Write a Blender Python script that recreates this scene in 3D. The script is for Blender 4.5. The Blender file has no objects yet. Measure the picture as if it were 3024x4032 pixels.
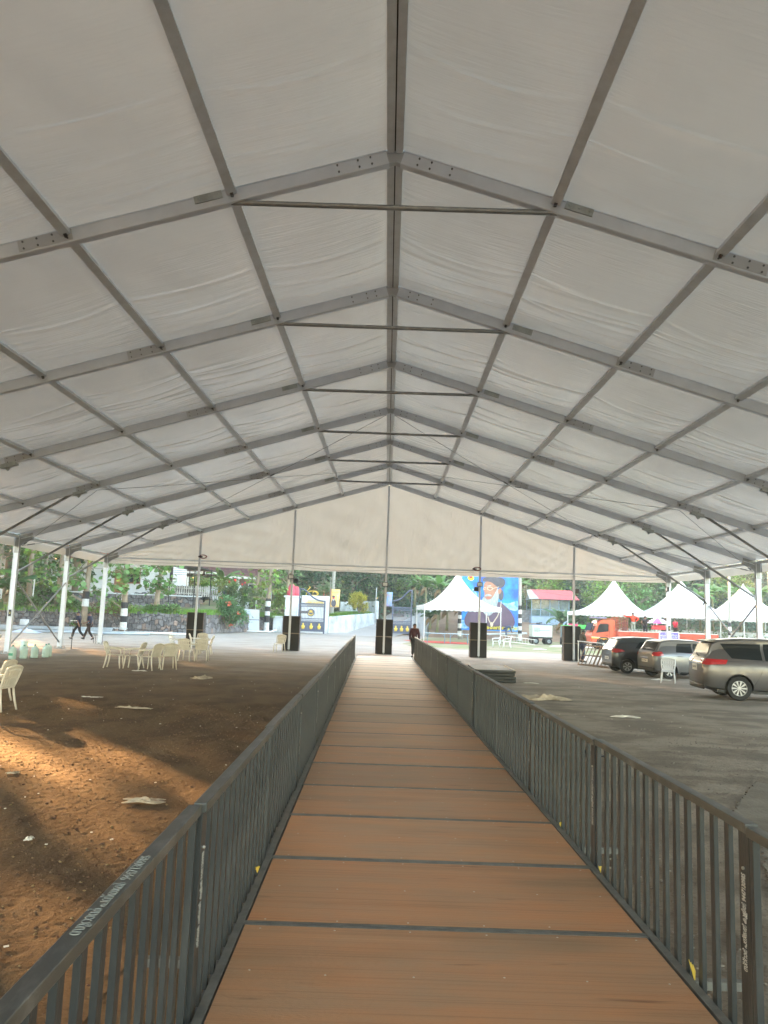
import bpy, bmesh, math, random
import numpy as np
from mathutils import Vector, Matrix

# ------------------------------------------------------------------ camera, sky, sun, exposure
SC = bpy.context.scene
COL = SC.collection
cam_d = bpy.data.cameras.new('camera')
cam = bpy.data.objects.new('camera', cam_d); COL.objects.link(cam); SC.camera = cam
cam_d.sensor_fit = 'HORIZONTAL'; cam_d.sensor_width = 36.0; cam_d.lens = 36.03
cam_d.clip_start = .05; cam_d.clip_end = 900
PITCH, YAW, ROLL = .1324, -.0088, .036
_f = Vector((math.sin(YAW), math.cos(YAW), 0)); _r = Vector((math.cos(YAW), -math.sin(YAW), 0)); _z = Vector((0, 0, 1))
_fw = _f*math.cos(PITCH) + _z*math.sin(PITCH); _up = -_f*math.sin(PITCH) + _z*math.cos(PITCH)
_R = _r*math.cos(ROLL) + _up*math.sin(ROLL); _U = -_r*math.sin(ROLL) + _up*math.cos(ROLL)
_M = Matrix((_R, _U, -_fw)).transposed().to_4x4(); _M.translation = Vector((0, 0, 2.096))
cam.matrix_world = _M

SUN_EL, SUN_DIR = math.radians(11.0), Vector((-.62, .785, 0)).normalized()
W = bpy.data.worlds.new("World"); SC.world = W; W.use_nodes = True
wn = W.node_tree.nodes; wl = W.node_tree.links; wn.clear()
sky = wn.new('ShaderNodeTexSky'); sky.sky_type = 'NISHITA'; sky.sun_disc = False
sky.sun_elevation = SUN_EL; sky.sun_rotation = math.atan2(SUN_DIR.x, SUN_DIR.y)
sky.air_density = 1.0; sky.dust_density = 1.6; sky.ozone_density = 1.0; sky.altitude = 50
bg = wn.new('ShaderNodeBackground'); bg.inputs[1].default_value = .15
wo = wn.new('ShaderNodeOutputWorld'); tint = wn.new('ShaderNodeMix'); tint.data_type = 'RGBA'; tint.blend_type = 'MULTIPLY'; tint.inputs['Factor'].default_value = 1; tint.inputs['B'].default_value = (1.14, .99, .83, 1)
wl.new(sky.outputs[0], tint.inputs['A']); wl.new(tint.outputs['Result'], bg.inputs[0]); wl.new(bg.outputs[0], wo.inputs[0])
sun_d = bpy.data.lights.new('sun', 'SUN'); sun_d.energy = 4.2; sun_d.angle = math.radians(.9); sun_d.color = (1, .50, .18)
sun = bpy.data.objects.new('sun', sun_d); COL.objects.link(sun)
sun_vec = SUN_DIR*math.cos(SUN_EL) + _z*math.sin(SUN_EL)
sun.rotation_euler = sun_vec.to_track_quat('Z', 'Y').to_euler(); sun.location = (-30, 40, 20)
SC.view_settings.view_transform = 'Standard'; SC.view_settings.look = 'None'
SC.view_settings.exposure = 4.05; SC.view_settings.gamma = 1; SC.view_settings.use_curve_mapping = False
SC.cycles.max_bounces = 10; SC.cycles.diffuse_bounces = 5; SC.cycles.transmission_bounces = 6; SC.cycles.transparent_max_bounces = 8
SC.cycles.use_denoising = True; SC.cycles.sample_clamp_indirect = 8

# ------------------------------------------------------------------ helpers
RN = random.Random(11); NR = np.random.RandomState(5)
MATS = {}

def mat(name, col, rough=.6, metal=0., col2=None, scale=4., var=.0, bump=0., bscale=30., spec=.5, stretch=(1, 1, 1), island=0.,
        objrand=0., emit=0., transl=0., coat=0., alpha=1., detail=5., contrast=(.35, .65)):
    if name in MATS: return MATS[name]
    m = bpy.data.materials.new(name); m.use_nodes = True; MATS[name] = m
    N = m.node_tree.nodes; L = m.node_tree.links; b = N['Principled BSDF']; out = N['Material Output']
    b.inputs['Roughness'].default_value = rough; b.inputs['Metallic'].default_value = metal
    b.inputs['Specular IOR Level'].default_value = spec; b.inputs['Coat Weight'].default_value = coat
    b.inputs['Base Color'].default_value = (*col, 1); b.inputs['Alpha'].default_value = alpha
    tc = N.new('ShaderNodeTexCoord'); mp = N.new('ShaderNodeMapping'); mp.inputs['Scale'].default_value = stretch
    L.new(tc.outputs['Object'], mp.inputs['Vector']); cur = None
    if objrand:
        oi = N.new('ShaderNodeObjectInfo'); ml = N.new('ShaderNodeVectorMath'); ml.operation = 'SCALE'; ml.inputs[0].default_value = (37, 53, 71)
        L.new(oi.outputs['Random'], ml.inputs['Scale']); L.new(ml.outputs[0], mp.inputs['Location'])
    if col2 is not None or var:
        n = N.new('ShaderNodeTexNoise'); n.inputs['Scale'].default_value = scale; n.inputs['Detail'].default_value = detail
        n.inputs['Roughness'].default_value = .62
        L.new(mp.outputs[0], n.inputs['Vector']); r = N.new('ShaderNodeMapRange')
        r.inputs['From Min'].default_value = contrast[0]; r.inputs['From Max'].default_value = contrast[1]
        L.new(n.outputs['Fac'], r.inputs['Value']); mx = N.new('ShaderNodeMix'); mx.data_type = 'RGBA'
        c2 = col2 if col2 is not None else tuple(c*(1-var) for c in col)
        mx.inputs['A'].default_value = (*col, 1); mx.inputs['B'].default_value = (*c2, 1)
        L.new(r.outputs[0], mx.inputs['Factor']); cur = mx.outputs['Result']
    if island or objrand:
        h = N.new('ShaderNodeHueSaturation')
        if cur: L.new(cur, h.inputs['Color'])
        else: h.inputs['Color'].default_value = (*col, 1)
        amt = island or objrand
        if island: src = N.new('ShaderNodeNewGeometry').outputs['Random Per Island']
        else: src = oi.outputs['Random']
        r2 = N.new('ShaderNodeMapRange'); r2.inputs['To Min'].default_value = 1-amt; r2.inputs['To Max'].default_value = 1+amt
        L.new(src, r2.inputs['Value']); L.new(r2.outputs[0], h.inputs['Value'])
        if island:
            r3 = N.new('ShaderNodeMapRange'); r3.inputs['To Min'].default_value = .5-.07*amt; r3.inputs['To Max'].default_value = .5+.05*amt
            L.new(src, r3.inputs['Value']); L.new(r3.outputs[0], h.inputs['Hue'])
        cur = h.outputs[0]
    if cur: L.new(cur, b.inputs['Base Color'])
    if bump:
        n2 = N.new('ShaderNodeTexNoise'); n2.inputs['Scale'].default_value = bscale; n2.inputs['Detail'].default_value = 6
        L.new(mp.outputs[0], n2.inputs['Vector']); bp = N.new('ShaderNodeBump'); bp.inputs['Strength'].default_value = bump
        bp.inputs['Distance'].default_value = .02
        L.new(n2.outputs['Fac'], bp.inputs['Height']); L.new(bp.outputs[0], b.inputs['Normal'])
    if transl:
        t = N.new('ShaderNodeBsdfTranslucent'); t.inputs['Color'].default_value = (*col, 1)
        if cur: L.new(cur, t.inputs['Color'])
        ms = N.new('ShaderNodeMixShader'); ms.inputs[0].default_value = transl
        L.new(b.outputs[0], ms.inputs[1]); L.new(t.outputs[0], ms.inputs[2]); L.new(ms.outputs[0], out.inputs['Surface'])
    if emit:
        b.inputs['Emission Color'].default_value = (*col, 1); b.inputs['Emission Strength'].default_value = emit
    return m

def link(o, parent=None):
    COL.objects.link(o)
    if parent is not None: o.parent = parent
    return o
def tag(o, label=None, cat=None, group=None, kind=None):
    if label: o['label'] = label
    if cat: o['category'] = cat
    if group: o['group'] = group
    if kind: o['kind'] = kind
    return o
def thing(name, label, cat, loc=(0, 0, 0), rz=0., group=None):
    o = bpy.data.objects.new(name, None); o.empty_display_size = .2; COL.objects.link(o)
    o.location = loc; o.rotation_euler = (0, 0, rz); return tag(o, label, cat, group)
def inst(name, src, parent=None, loc=(0, 0, 0), rot=(0, 0, 0), scale=None):
    o = bpy.data.objects.new(name, src.data if hasattr(src, 'data') else src); link(o, parent)
    o.location = loc; o.rotation_euler = rot
    if scale: o.scale = scale
    return o
def copy_tree(o, parent=None):
    kids = list(o.children); c = o.copy(); COL.objects.link(c)
    if parent is not None: c.parent = parent
    for k in kids: copy_tree(k, c)
    return c
def rotz(a): return Matrix.Rotation(a, 3, 'Z')

class MB:
    def __init__(s): s.v = []; s.f = []
    def add(s, vs, fs):
        n = len(s.v); s.v += [tuple(v) for v in vs]; s.f += [tuple(i+n for i in f) for f in fs]; return s
    def box(s, c, d, rot=None):
        x, y, z = d[0]/2, d[1]/2, d[2]/2; c = Vector(c)
        vs = [Vector(p) for p in ((-x, -y, -z), (x, -y, -z), (x, y, -z), (-x, y, -z), (-x, -y, z), (x, -y, z), (x, y, z), (-x, y, z))]
        if rot is not None: vs = [rot @ v for v in vs]
        return s.add([v+c for v in vs], [(0, 3, 2, 1), (4, 5, 6, 7), (0, 1, 5, 4), (1, 2, 6, 5), (2, 3, 7, 6), (3, 0, 4, 7)])
    def beam(s, p, q, w, h, up=(0, 0, 1)):
        p, q = Vector(p), Vector(q); d = (q-p).normalized(); u = Vector(up)
        a = d.cross(u)
        if a.length < 1e-4: a = d.cross(Vector((0, 1, 0)))
        a.normalize(); b = a.cross(d).normalized(); vs = []
        for o in (p, q):
            for i, j in ((-1, -1), (1, -1), (1, 1), (-1, 1)): vs.append(o + a*(i*w/2) + b*(j*h/2))
        return s.add(vs, [(3, 2, 1, 0), (4, 5, 6, 7), (0, 1, 5, 4), (1, 2, 6, 5), (2, 3, 7, 6), (3, 0, 4, 7)])
    def path(s, pts, rs, n=8, cap=True):
        pts = [Vector(p) for p in pts]
        if not hasattr(rs, '__len__'): rs = [rs]*len(pts)
        base = len(s.v); ref = None
        for i, p in enumerate(pts):
            d = (pts[min(i+1, len(pts)-1)]-pts[max(i-1, 0)]).normalized()
            if ref is None: ref = d.cross(Vector((0, 0, 1)) if abs(d.z) < .9 else Vector((1, 0, 0))).normalized()
            a = (ref - d*ref.dot(d)).normalized(); ref = a; b = d.cross(a)
            for k in range(n):
                t = 2*math.pi*k/n; s.v.append(tuple(p + (a*math.cos(t)+b*math.sin(t))*rs[i]))
        for i in range(len(pts)-1):
            for k in range(n):
                k2 = (k+1) % n; s.f.append((base+i*n+k, base+i*n+k2, base+(i+1)*n+k2, base+(i+1)*n+k))
        if cap:
            s.f.append(tuple(base+k for k in range(n))[::-1]); s.f.append(tuple(base+(len(pts)-1)*n+k for k in range(n)))
        return s
    def tube(s, p, q, r, n=8, r2=None): return s.path([p, q], [r, r if r2 is None else r2], n)
    def lathe(s, prof, c=(0, 0, 0), n=16, axis='z', cap=True):
        base = len(s.v); c = Vector(c)
        for r, z in prof:
            for k in range(n):
                t = 2*math.pi*k/n; a, b = r*math.cos(t), r*math.sin(t)
                p = {'z': (a, b, z), 'y': (a, z, b), 'x': (z, a, b)}[axis]; s.v.append(tuple(c+Vector(p)))
        for i in range(len(prof)-1):
            for k in range(n):
                k2 = (k+1) % n; s.f.append((base+i*n+k, base+i*n+k2, base+(i+1)*n+k2, base+(i+1)*n+k))
        if cap: s.f.append(tuple(base+k for k in range(n))[::-1]); s.f.append(tuple(base+(len(prof)-1)*n+k for k in range(n)))
        return s
    def prism(s, poly, d0, d1, axis='y'):
        n = len(poly); base = len(s.v)
        for d in (d0, d1):
            for a, b in poly: s.v.append({'y': (a, d, b), 'x': (d, a, b), 'z': (a, b, d)}[axis])
        s.f.append(tuple(base+i for i in range(n))); s.f.append(tuple(base+n+i for i in range(n))[::-1])
        for i in range(n):
            j = (i+1) % n; s.f.append((base+i, base+j, base+n+j, base+n+i)[::-1])
        return s
    def grid(s, fn, nu, nv):
        base = len(s.v)
        for i in range(nu+1):
            for j in range(nv+1): s.v.append(tuple(fn(i/nu, j/nv)))
        for i in range(nu):
            for j in range(nv):
                a = base+i*(nv+1)+j; s.f.append((a, a+nv+1, a+nv+2, a+1))
        return s
    def build(s, name, m, parent=None, smooth=False, bevel=0., loc=None, solid=0., fix=True):
        me = bpy.data.meshes.new(name); me.from_pydata(s.v, [], s.f); me.materials.append(m)
        if fix:
            bm = bmesh.new(); bm.from_mesh(me); bmesh.ops.recalc_face_normals(bm, faces=bm.faces); bm.to_mesh(me); bm.free()
        if smooth: me.polygons.foreach_set('use_smooth', [True]*len(me.polygons))
        o = bpy.data.objects.new(name, me); link(o, parent)
        if loc: o.location = loc
        if solid:
            k = o.modifiers.new('solid', 'SOLIDIFY'); k.thickness = solid; k.offset = 0
        if bevel:
            k = o.modifiers.new('bevel', 'BEVEL'); k.width = bevel; k.segments = 2; k.limit_method = 'ANGLE'
        return o

def np_mesh(name, V, F, m, parent=None, smooth=False):
    me = bpy.data.meshes.new(name); V = np.asarray(V, np.float32); F = np.asarray(F, np.int32); k = F.shape[1]
    me.vertices.add(len(V)); me.vertices.foreach_set('co', V.ravel()); me.loops.add(F.size); me.loops.foreach_set('vertex_index', F.ravel())
    me.polygons.add(len(F)); me.polygons.foreach_set('loop_start', np.arange(0, F.size, k, dtype=np.int32))
    me.polygons.foreach_set('loop_total', np.full(len(F), k, np.int32))
    if smooth: me.polygons.foreach_set('use_smooth', np.ones(len(F), bool))
    me.update(calc_edges=True); me.materials.append(m)
    o = bpy.data.objects.new(name, me); return link(o, parent)
def apply_mods(o):
    dg = bpy.context.evaluated_depsgraph_get(); ev = o.evaluated_get(dg); me = bpy.data.meshes.new_from_object(ev)
    o.modifiers.clear(); o.data = me; return o
def text(name, body, size, mw, m, parent=None, ext=.001, align='CENTER', bold=0.):
    c = bpy.data.curves.new(name, 'FONT'); c.body = body; c.size = size; c.extrude = ext; c.align_x = align; c.align_y = 'CENTER'; c.offset = bold
    c.resolution_u = 2
    t = bpy.data.objects.new(name, c); COL.objects.link(t); dg = bpy.context.evaluated_depsgraph_get()
    me = bpy.data.meshes.new_from_object(t.evaluated_get(dg)); bpy.data.objects.remove(t); me.materials.clear(); me.materials.append(m)
    o = bpy.data.objects.new(name, me); link(o, parent); o.matrix_local = mw; return o
def frame_mat(pos, xa, ya):
    xa = Vector(xa).normalized(); ya = Vector(ya); ya = (ya-xa*xa.dot(ya)).normalized(); za = xa.cross(ya)
    M = Matrix((xa, ya, za)).transposed().to_4x4(); M.translation = Vector(pos); return M

def vnoise(x, y, s=1., seed=0):
    r = np.random.RandomState(seed); g = r.rand(64, 64); x = np.asarray(x)*s+1000; y = np.asarray(y)*s+1000
    xi = np.floor(x).astype(int); yi = np.floor(y).astype(int); fx = x-xi; fy = y-yi; fx = fx*fx*(3-2*fx); fy = fy*fy*(3-2*fy)
    a = g[xi % 64, yi % 64]; b = g[(xi+1) % 64, yi % 64]; c = g[xi % 64, (yi+1) % 64]; d = g[(xi+1) % 64, (yi+1) % 64]
    return (a*(1-fx)+b*fx)*(1-fy)+(c*(1-fx)+d*fx)*fy

LEAF6 = np.array([(0, 0, 0), (.30, .28, .06), (.32, .62, .03), (0, 1, -.06), (-.32, .62, .03), (-.30, .28, .06)], np.float32)
LEAF4 = np.array([(0, 0, 0), (.28, .5, .08), (0, 1, 0), (-.28, .5, .08)], np.float32)
def leaves(name, P, size, m, parent=None, kind6=False, droop=.3, seed=1, jit=.35, up=.6):
    """one mesh of separate leaf blades at the points P"""
    r = np.random.RandomState(seed); n = len(P); T = LEAF6 if kind6 else LEAF4
    nrm = r.normal(size=(n, 3)); nrm[:, 2] = np.abs(nrm[:, 2])+up; nrm /= np.linalg.norm(nrm, axis=1)[:, None]
    d = r.normal(size=(n, 3)); d[:, 2] -= droop; d -= nrm*(d*nrm).sum(1)[:, None]; d /= np.linalg.norm(d, axis=1)[:, None]
    x = np.cross(d, nrm); s = size*(1+jit*(r.rand(n)*2-1))
    V = P[:, None, :] + s[:, None, None]*(T[None, :, 0:1]*x[:, None, :]*1.3 + T[None, :, 1:2]*d[:, None, :] + T[None, :, 2:3]*nrm[:, None, :])
    k = len(T)
    if kind6: base = np.array([(0, 1, 2, 3), (0, 3, 4, 5)])
    else: base = np.array([(0, 1, 2), (0, 2, 3)])
    F = (np.arange(n)[:, None, None]*k + base[None]).reshape(-1, base.shape[1])
    return np_mesh(name, V.reshape(-1, 3), F, m, parent)
def blob(c, r, n, seed, clump=.5, shell=.45, gap=.35):
    """n points in an ellipsoid crown, gathered into clumps with gaps between"""
    q = np.random.RandomState(seed); k = max(6, int(n**.5*clump)); cc = q.normal(size=(k, 3)); cc /= np.linalg.norm(cc, axis=1)[:, None]
    cc *= (q.rand(k, 1)**shell); a = q.randint(0, k, n); p = cc[a] + q.normal(size=(n, 3))*(gap*.5)*(.6+.8*q.rand(k))[a][:, None]
    return p*np.array(r)+np.array(c)
# ------------------------------------------------------------------ ground
def ground_mat(name, bump=1.0):
    m = bpy.data.materials.new(name); m.use_nodes = True; N = m.node_tree.nodes; L = m.node_tree.links; b = N['Principled BSDF']
    b.inputs['Roughness'].default_value = .85; b.inputs['Specular IOR Level'].default_value = .35
    tc = N.new('ShaderNodeTexCoord'); sx = N.new('ShaderNodeSeparateXYZ'); L.new(tc.outputs['Object'], sx.inputs[0])
    def noise(s, d=5, st=(1, 1, 1)):
        mp = N.new('ShaderNodeMapping'); mp.inputs['Scale'].default_value = st; L.new(tc.outputs['Object'], mp.inputs['Vector'])
        n = N.new('ShaderNodeTexNoise'); n.inputs['Scale'].default_value = s; n.inputs['Detail'].default_value = d; n.inputs['Roughness'].default_value = .65
        L.new(mp.outputs[0], n.inputs['Vector']); return n.outputs['Fac']
    def ramp(v, a, c):
        r = N.new('ShaderNodeMapRange'); r.interpolation_type = 'SMOOTHSTEP'; r.inputs['From Min'].default_value = a; r.inputs['From Max'].default_value = c; L.new(v, r.inputs['Value']); return r.outputs[0]
    def mix(f, a, c):
        x = N.new('ShaderNodeMix'); x.data_type = 'RGBA'; L.new(f, x.inputs['Factor'])
        for k, v in (('A', a), ('B', c)):
            if isinstance(v, tuple): x.inputs[k].default_value = (*v, 1)
            else: L.new(v, x.inputs[k])
        return x.outputs['Result']
    ad = N.new('ShaderNodeMath'); ad.operation = 'MULTIPLY_ADD'; L.new(noise(.25), ad.inputs[0]); ad.inputs[1].default_value = 6; L.new(sx.outputs[0], ad.inputs[2])
    side = ramp(ad.outputs[0], 2.0, 7.5)
    brown = mix(ramp(noise(1.3, 6, (1, .55, 1)), .38, .62), (.090, .052, .025), (.145, .092, .046))
    grey = mix(ramp(noise(.9, 6, (.7, 1, 1)), .4, .6), (.175, .147, .118), (.30, .26, .21))
    base = mix(side, brown, grey)
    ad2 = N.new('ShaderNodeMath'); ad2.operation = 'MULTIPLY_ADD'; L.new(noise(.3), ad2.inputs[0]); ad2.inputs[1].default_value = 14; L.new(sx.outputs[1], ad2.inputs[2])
    far = ramp(ad2.outputs[0], 26, 48)  # outdoor daylight put into the colour: ground pales towards the open end
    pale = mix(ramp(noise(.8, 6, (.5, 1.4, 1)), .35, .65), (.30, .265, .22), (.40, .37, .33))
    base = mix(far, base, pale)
    speck = ramp(noise(38, 3), .30, .52)
    dk = N.new('ShaderNodeMix'); dk.data_type = 'RGBA'; dk.blend_type = 'MULTIPLY'; dk.inputs['Factor'].default_value = .55
    L.new(base, dk.inputs['A']); L.new(mix(speck, (.45, .42, .4), (1, 1, 1)), dk.inputs['B']); L.new(dk.outputs['Result'], b.inputs['Base Color'])
    bp = N.new('ShaderNodeBump'); bp.inputs['Strength'].default_value = bump; bp.inputs['Distance'].default_value = .02
    L.new(noise(34, 9), bp.inputs['Height']); L.new(bp.outputs[0], b.inputs['Normal']); return m
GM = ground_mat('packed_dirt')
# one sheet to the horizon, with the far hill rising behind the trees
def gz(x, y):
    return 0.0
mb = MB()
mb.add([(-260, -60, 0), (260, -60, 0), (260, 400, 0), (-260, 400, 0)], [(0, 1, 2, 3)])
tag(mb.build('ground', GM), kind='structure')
# rough trodden soil near the walkway: real relief
def rough_patch(name, x0, x1, y0, y1, st, amp, seed):
    xs = np.arange(x0, x1+1e-6, st); ys = np.arange(y0, y1+1e-6, st); X, Y = np.meshgrid(xs, ys, indexing='ij')
    ch = sum(a*vnoise(X, Y, s, seed+i) for i, (s, a) in enumerate(((.7, .35), (2.4, .2), (6, .2), (12, .45), (21, 1.1), (37, 1.5))))
    Z = .012 + amp*ch/3.8
    ed = np.minimum(np.minimum(X-x0, x1-X), np.minimum(Y-y0, y1-Y)); Z = np.where(ed < .5, .004+(Z-.004)*np.clip(ed/.5, 0, 1), Z)
    n, m_ = X.shape; V = np.stack([X, Y, Z], -1).reshape(-1, 3); I = np.arange(n*m_).reshape(n, m_)
    F = np.stack([I[:-1, :-1], I[1:, :-1], I[1:, 1:], I[:-1, 1:]], -1).reshape(-1, 4)
    return tag(np_mesh(name, V, F, GM, smooth=False), kind='structure')
rough_patch('soil', -9.5, -1.45, 1.2, 18.0, .024, .026, 3)
rough_patch('gravel_ground', 1.9, 9.0, 2.0, 14.0, .04, .04, 13)
# loose stones lying on the bare ground
def pebbles(name, x0, x1, y0, y1, n, m_, seed, label, z0):
    r = np.random.RandomState(seed); P = np.stack([r.uniform(x0, x1, n), y0+(y1-y0)*r.rand(n)**1.5, np.full(n, z0)], 1); s_ = .004+.011*r.rand(n)**3
    O = np.array([(1, 0, 0), (-1, 0, 0), (0, 1, 0), (0, -1, 0), (0, 0, .7), (0, 0, -.7)], np.float32); a = r.rand(n)*6.28; ca, sa = np.cos(a), np.sin(a); k = np.stack([.8+.8*r.rand(n), .7+.5*r.rand(n), .6+.6*r.rand(n)], 1)
    V = O[None]*k[:, None]*s_[:, None, None]; V = np.stack([V[..., 0]*ca[:, None]-V[..., 1]*sa[:, None], V[..., 0]*sa[:, None]+V[..., 1]*ca[:, None], V[..., 2]], -1)+P[:, None]
    F = np.array([(0, 2, 4), (2, 1, 4), (1, 3, 4), (3, 0, 4), (2, 0, 5), (1, 2, 5), (3, 1, 5), (0, 3, 5)]); F = (np.arange(n)[:, None, None]*6+F[None]).reshape(-1, 3)
    return tag(np_mesh(name, V.reshape(-1, 3), F, m_), label, 'gravel', kind='stuff')
pebbles('soil_clods', -8.5, -1.5, 2.0, 17, 16000, mat('soil_clod', (.16, .10, .055), .9, island=.5), 5, 'small clods and stones in the brown soil left of the walkway', .030)
pebbles('loose_gravel', 1.95, 9, 2.5, 16, 15000, mat('gravel_grey', (.22, .19, .16), .9, island=.5), 6, 'loose gravel on the ground right of the walkway', .028)
# worn concrete slab right of the walkway with its broken edge
slab = [(2.3, 2.2), (9.0, 2.2), (9.0, 8.3), (6.9, 10.4), (5.0, 10.7), (4.3, 9.6), (3.9, 8.9), (3.6, 7.6), (3.1, 6.4), (2.8, 5.2), (2.5, 4.2)]
pts = []
for i in range(len(slab)):
    a, b2 = Vector(slab[i]), Vector(slab[(i+1) % len(slab)]); k = 26
    for j in range(k):
        p = a.lerp(b2, j/k); jt = .028 if i > 1 else 0; pts.append((p.x+RN.uniform(-jt, jt), p.y+RN.uniform(-jt, jt)))
tag(MB().prism(pts, .0, .045, 'z').build('pavement_slab', mat('worn_concrete', (.20, .185, .155), .9, col2=(.12, .10, .08), scale=1.6, bump=.9, bscale=24)), kind='structure')

# ------------------------------------------------------------------ wooden walkway
PLY = mat('plywood', (.50, .225, .098), .42, col2=(.39, .225, .125), scale=2.4, stretch=(.5, 1.7, 1), objrand=.24, bump=.15, bscale=60, contrast=(.34, .66), detail=9)
def _stains(m):
    N = m.node_tree.nodes; L = m.node_tree.links; b = N['Principled BSDF']; src = b.inputs['Base Color'].links[0].from_socket; mp = [n for n in N if n.bl_idname == 'ShaderNodeMapping'][0]
    for sc_, st, a, c, col_, f in ((9, (.10, 5, 1), .50, .72, (.66, .55, .47), .65), (1.1, (1, 1, 1), .52, .70, (.74, .78, .78), .9), (5.5, (.5, 1.2, 1), .66, .74, (.5, .42, .38), .9), (3.2, (.12, 6, 1), .66, .70, (1.35, 1.4, 1.45), .6)):
        m2 = N.new('ShaderNodeMapping'); m2.inputs['Scale'].default_value = st; L.new(mp.outputs[0], m2.inputs['Vector'])
        n = N.new('ShaderNodeTexNoise'); n.inputs['Scale'].default_value = sc_; n.inputs['Detail'].default_value = 7; L.new(m2.outputs[0], n.inputs['Vector'])
        r = N.new('ShaderNodeMapRange'); r.inputs['From Min'].default_value = a; r.inputs['From Max'].default_value = c; r.inputs['To Max'].default_value = f; L.new(n.outputs['Fac'], r.inputs['Value'])
        x = N.new('ShaderNodeMix'); x.data_type = 'RGBA'; x.blend_type = 'MULTIPLY'; L.new(r.outputs[0], x.inputs['Factor']); L.new(src, x.inputs['A']); x.inputs['B'].default_value = (*col_, 1); src = x.outputs['Result']
    oi = [n for n in N if n.bl_idname == 'ShaderNodeObjectInfo'][0]; ml = N.new('ShaderNodeMath'); ml.operation = 'MULTIPLY'; ml.inputs[1].default_value = 57.31; fr_ = N.new('ShaderNodeMath'); fr_.operation = 'FRACT'
    L.new(oi.outputs['Random'], ml.inputs[0]); L.new(ml.outputs[0], fr_.inputs[0]); x = N.new('ShaderNodeMix'); x.data_type = 'RGBA'; x.blend_type = 'MULTIPLY'; L.new(fr_.outputs[0], x.inputs['Factor']); L.new(src, x.inputs['A']); x.inputs['B'].default_value = (.90, 1.03, 1.16, 1); src = x.outputs['Result']
    L.new(src, b.inputs['Base Color'])
_stains(PLY)
STEEL = mat('painted_steel_dark', (.045, .050, .055), .45, metal=.35, col2=(.085, .09, .092), scale=5, stretch=(1, 1, .3), contrast=(.45, .75))
STEEL_E = mat('deck_edge_steel', (.105, .105, .10), .5, metal=.3, col2=(.17, .17, .16), scale=9)
WALK = .0163; DZ = .25
walk = thing('wooden_walkway', 'long raised walkway of reddish plywood sheets framed in dark steel, running to the far gable', 'walkway', (.497, 0, 0), WALK)
pan = MB().box((0, 0, -.009), (2.385, 1.180, .018)).build('deck_panel', PLY, walk, bevel=.003)
fr = MB()
for sy in (-1, 1): fr.box((0, sy*.6045, -.022), (2.42, .026, .048))
frame0 = fr.build('edge_frame', STEEL_E, pan)
scr = MB()
for ix in range(6):
    for iy in (-.56, 0, .56): scr.lathe([(.006, -.004), (.006, .0012), (.002, .002)], (-1.1+ix*.44+RN.uniform(-.03, .03), iy+RN.uniform(-.02, .02), 0), 8)
screw0 = scr.build('screws', mat('screw_zinc', (.6, .58, .52), .3, metal=.9), pan); screw0['kind'] = 'stuff'
PP = 1.247; first = 3.63 - 3*PP; n = 0
for i in range(28):
    y = first + PP*(i+.5)
    if i == 0: o, f2 = pan, frame0
    else:
        o = pan.copy(); COL.objects.link(o); o.parent = walk; f2 = frame0.copy(); COL.objects.link(f2); f2.parent = o
        if i < 9: s2 = screw0.copy(); COL.objects.link(s2); s2.parent = o
    o.location = (RN.uniform(-.004, .004), y, DZ+RN.uniform(-.002, .002)); o.rotation_euler = (0, RN.uniform(-.001, .001), RN.uniform(-.0012, .0012))
yend = first + 28*PP
for s in (-1, 1):
    MB().box((s*1.228, (first+yend)/2, DZ-.030), (.046, yend-first, .068)).build('side_beam', STEEL_E, walk)
MB().box((0, yend+.02, DZ/2-.01), (2.46, .03, DZ-.03)).build('end_beam', STEEL_E, walk)
for k in range(14):
    y = first + k*2*PP + PP
    MB().box((0, y, .115), (2.3, .06, .06)).build('cross_bearer', STEEL, walk)

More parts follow.
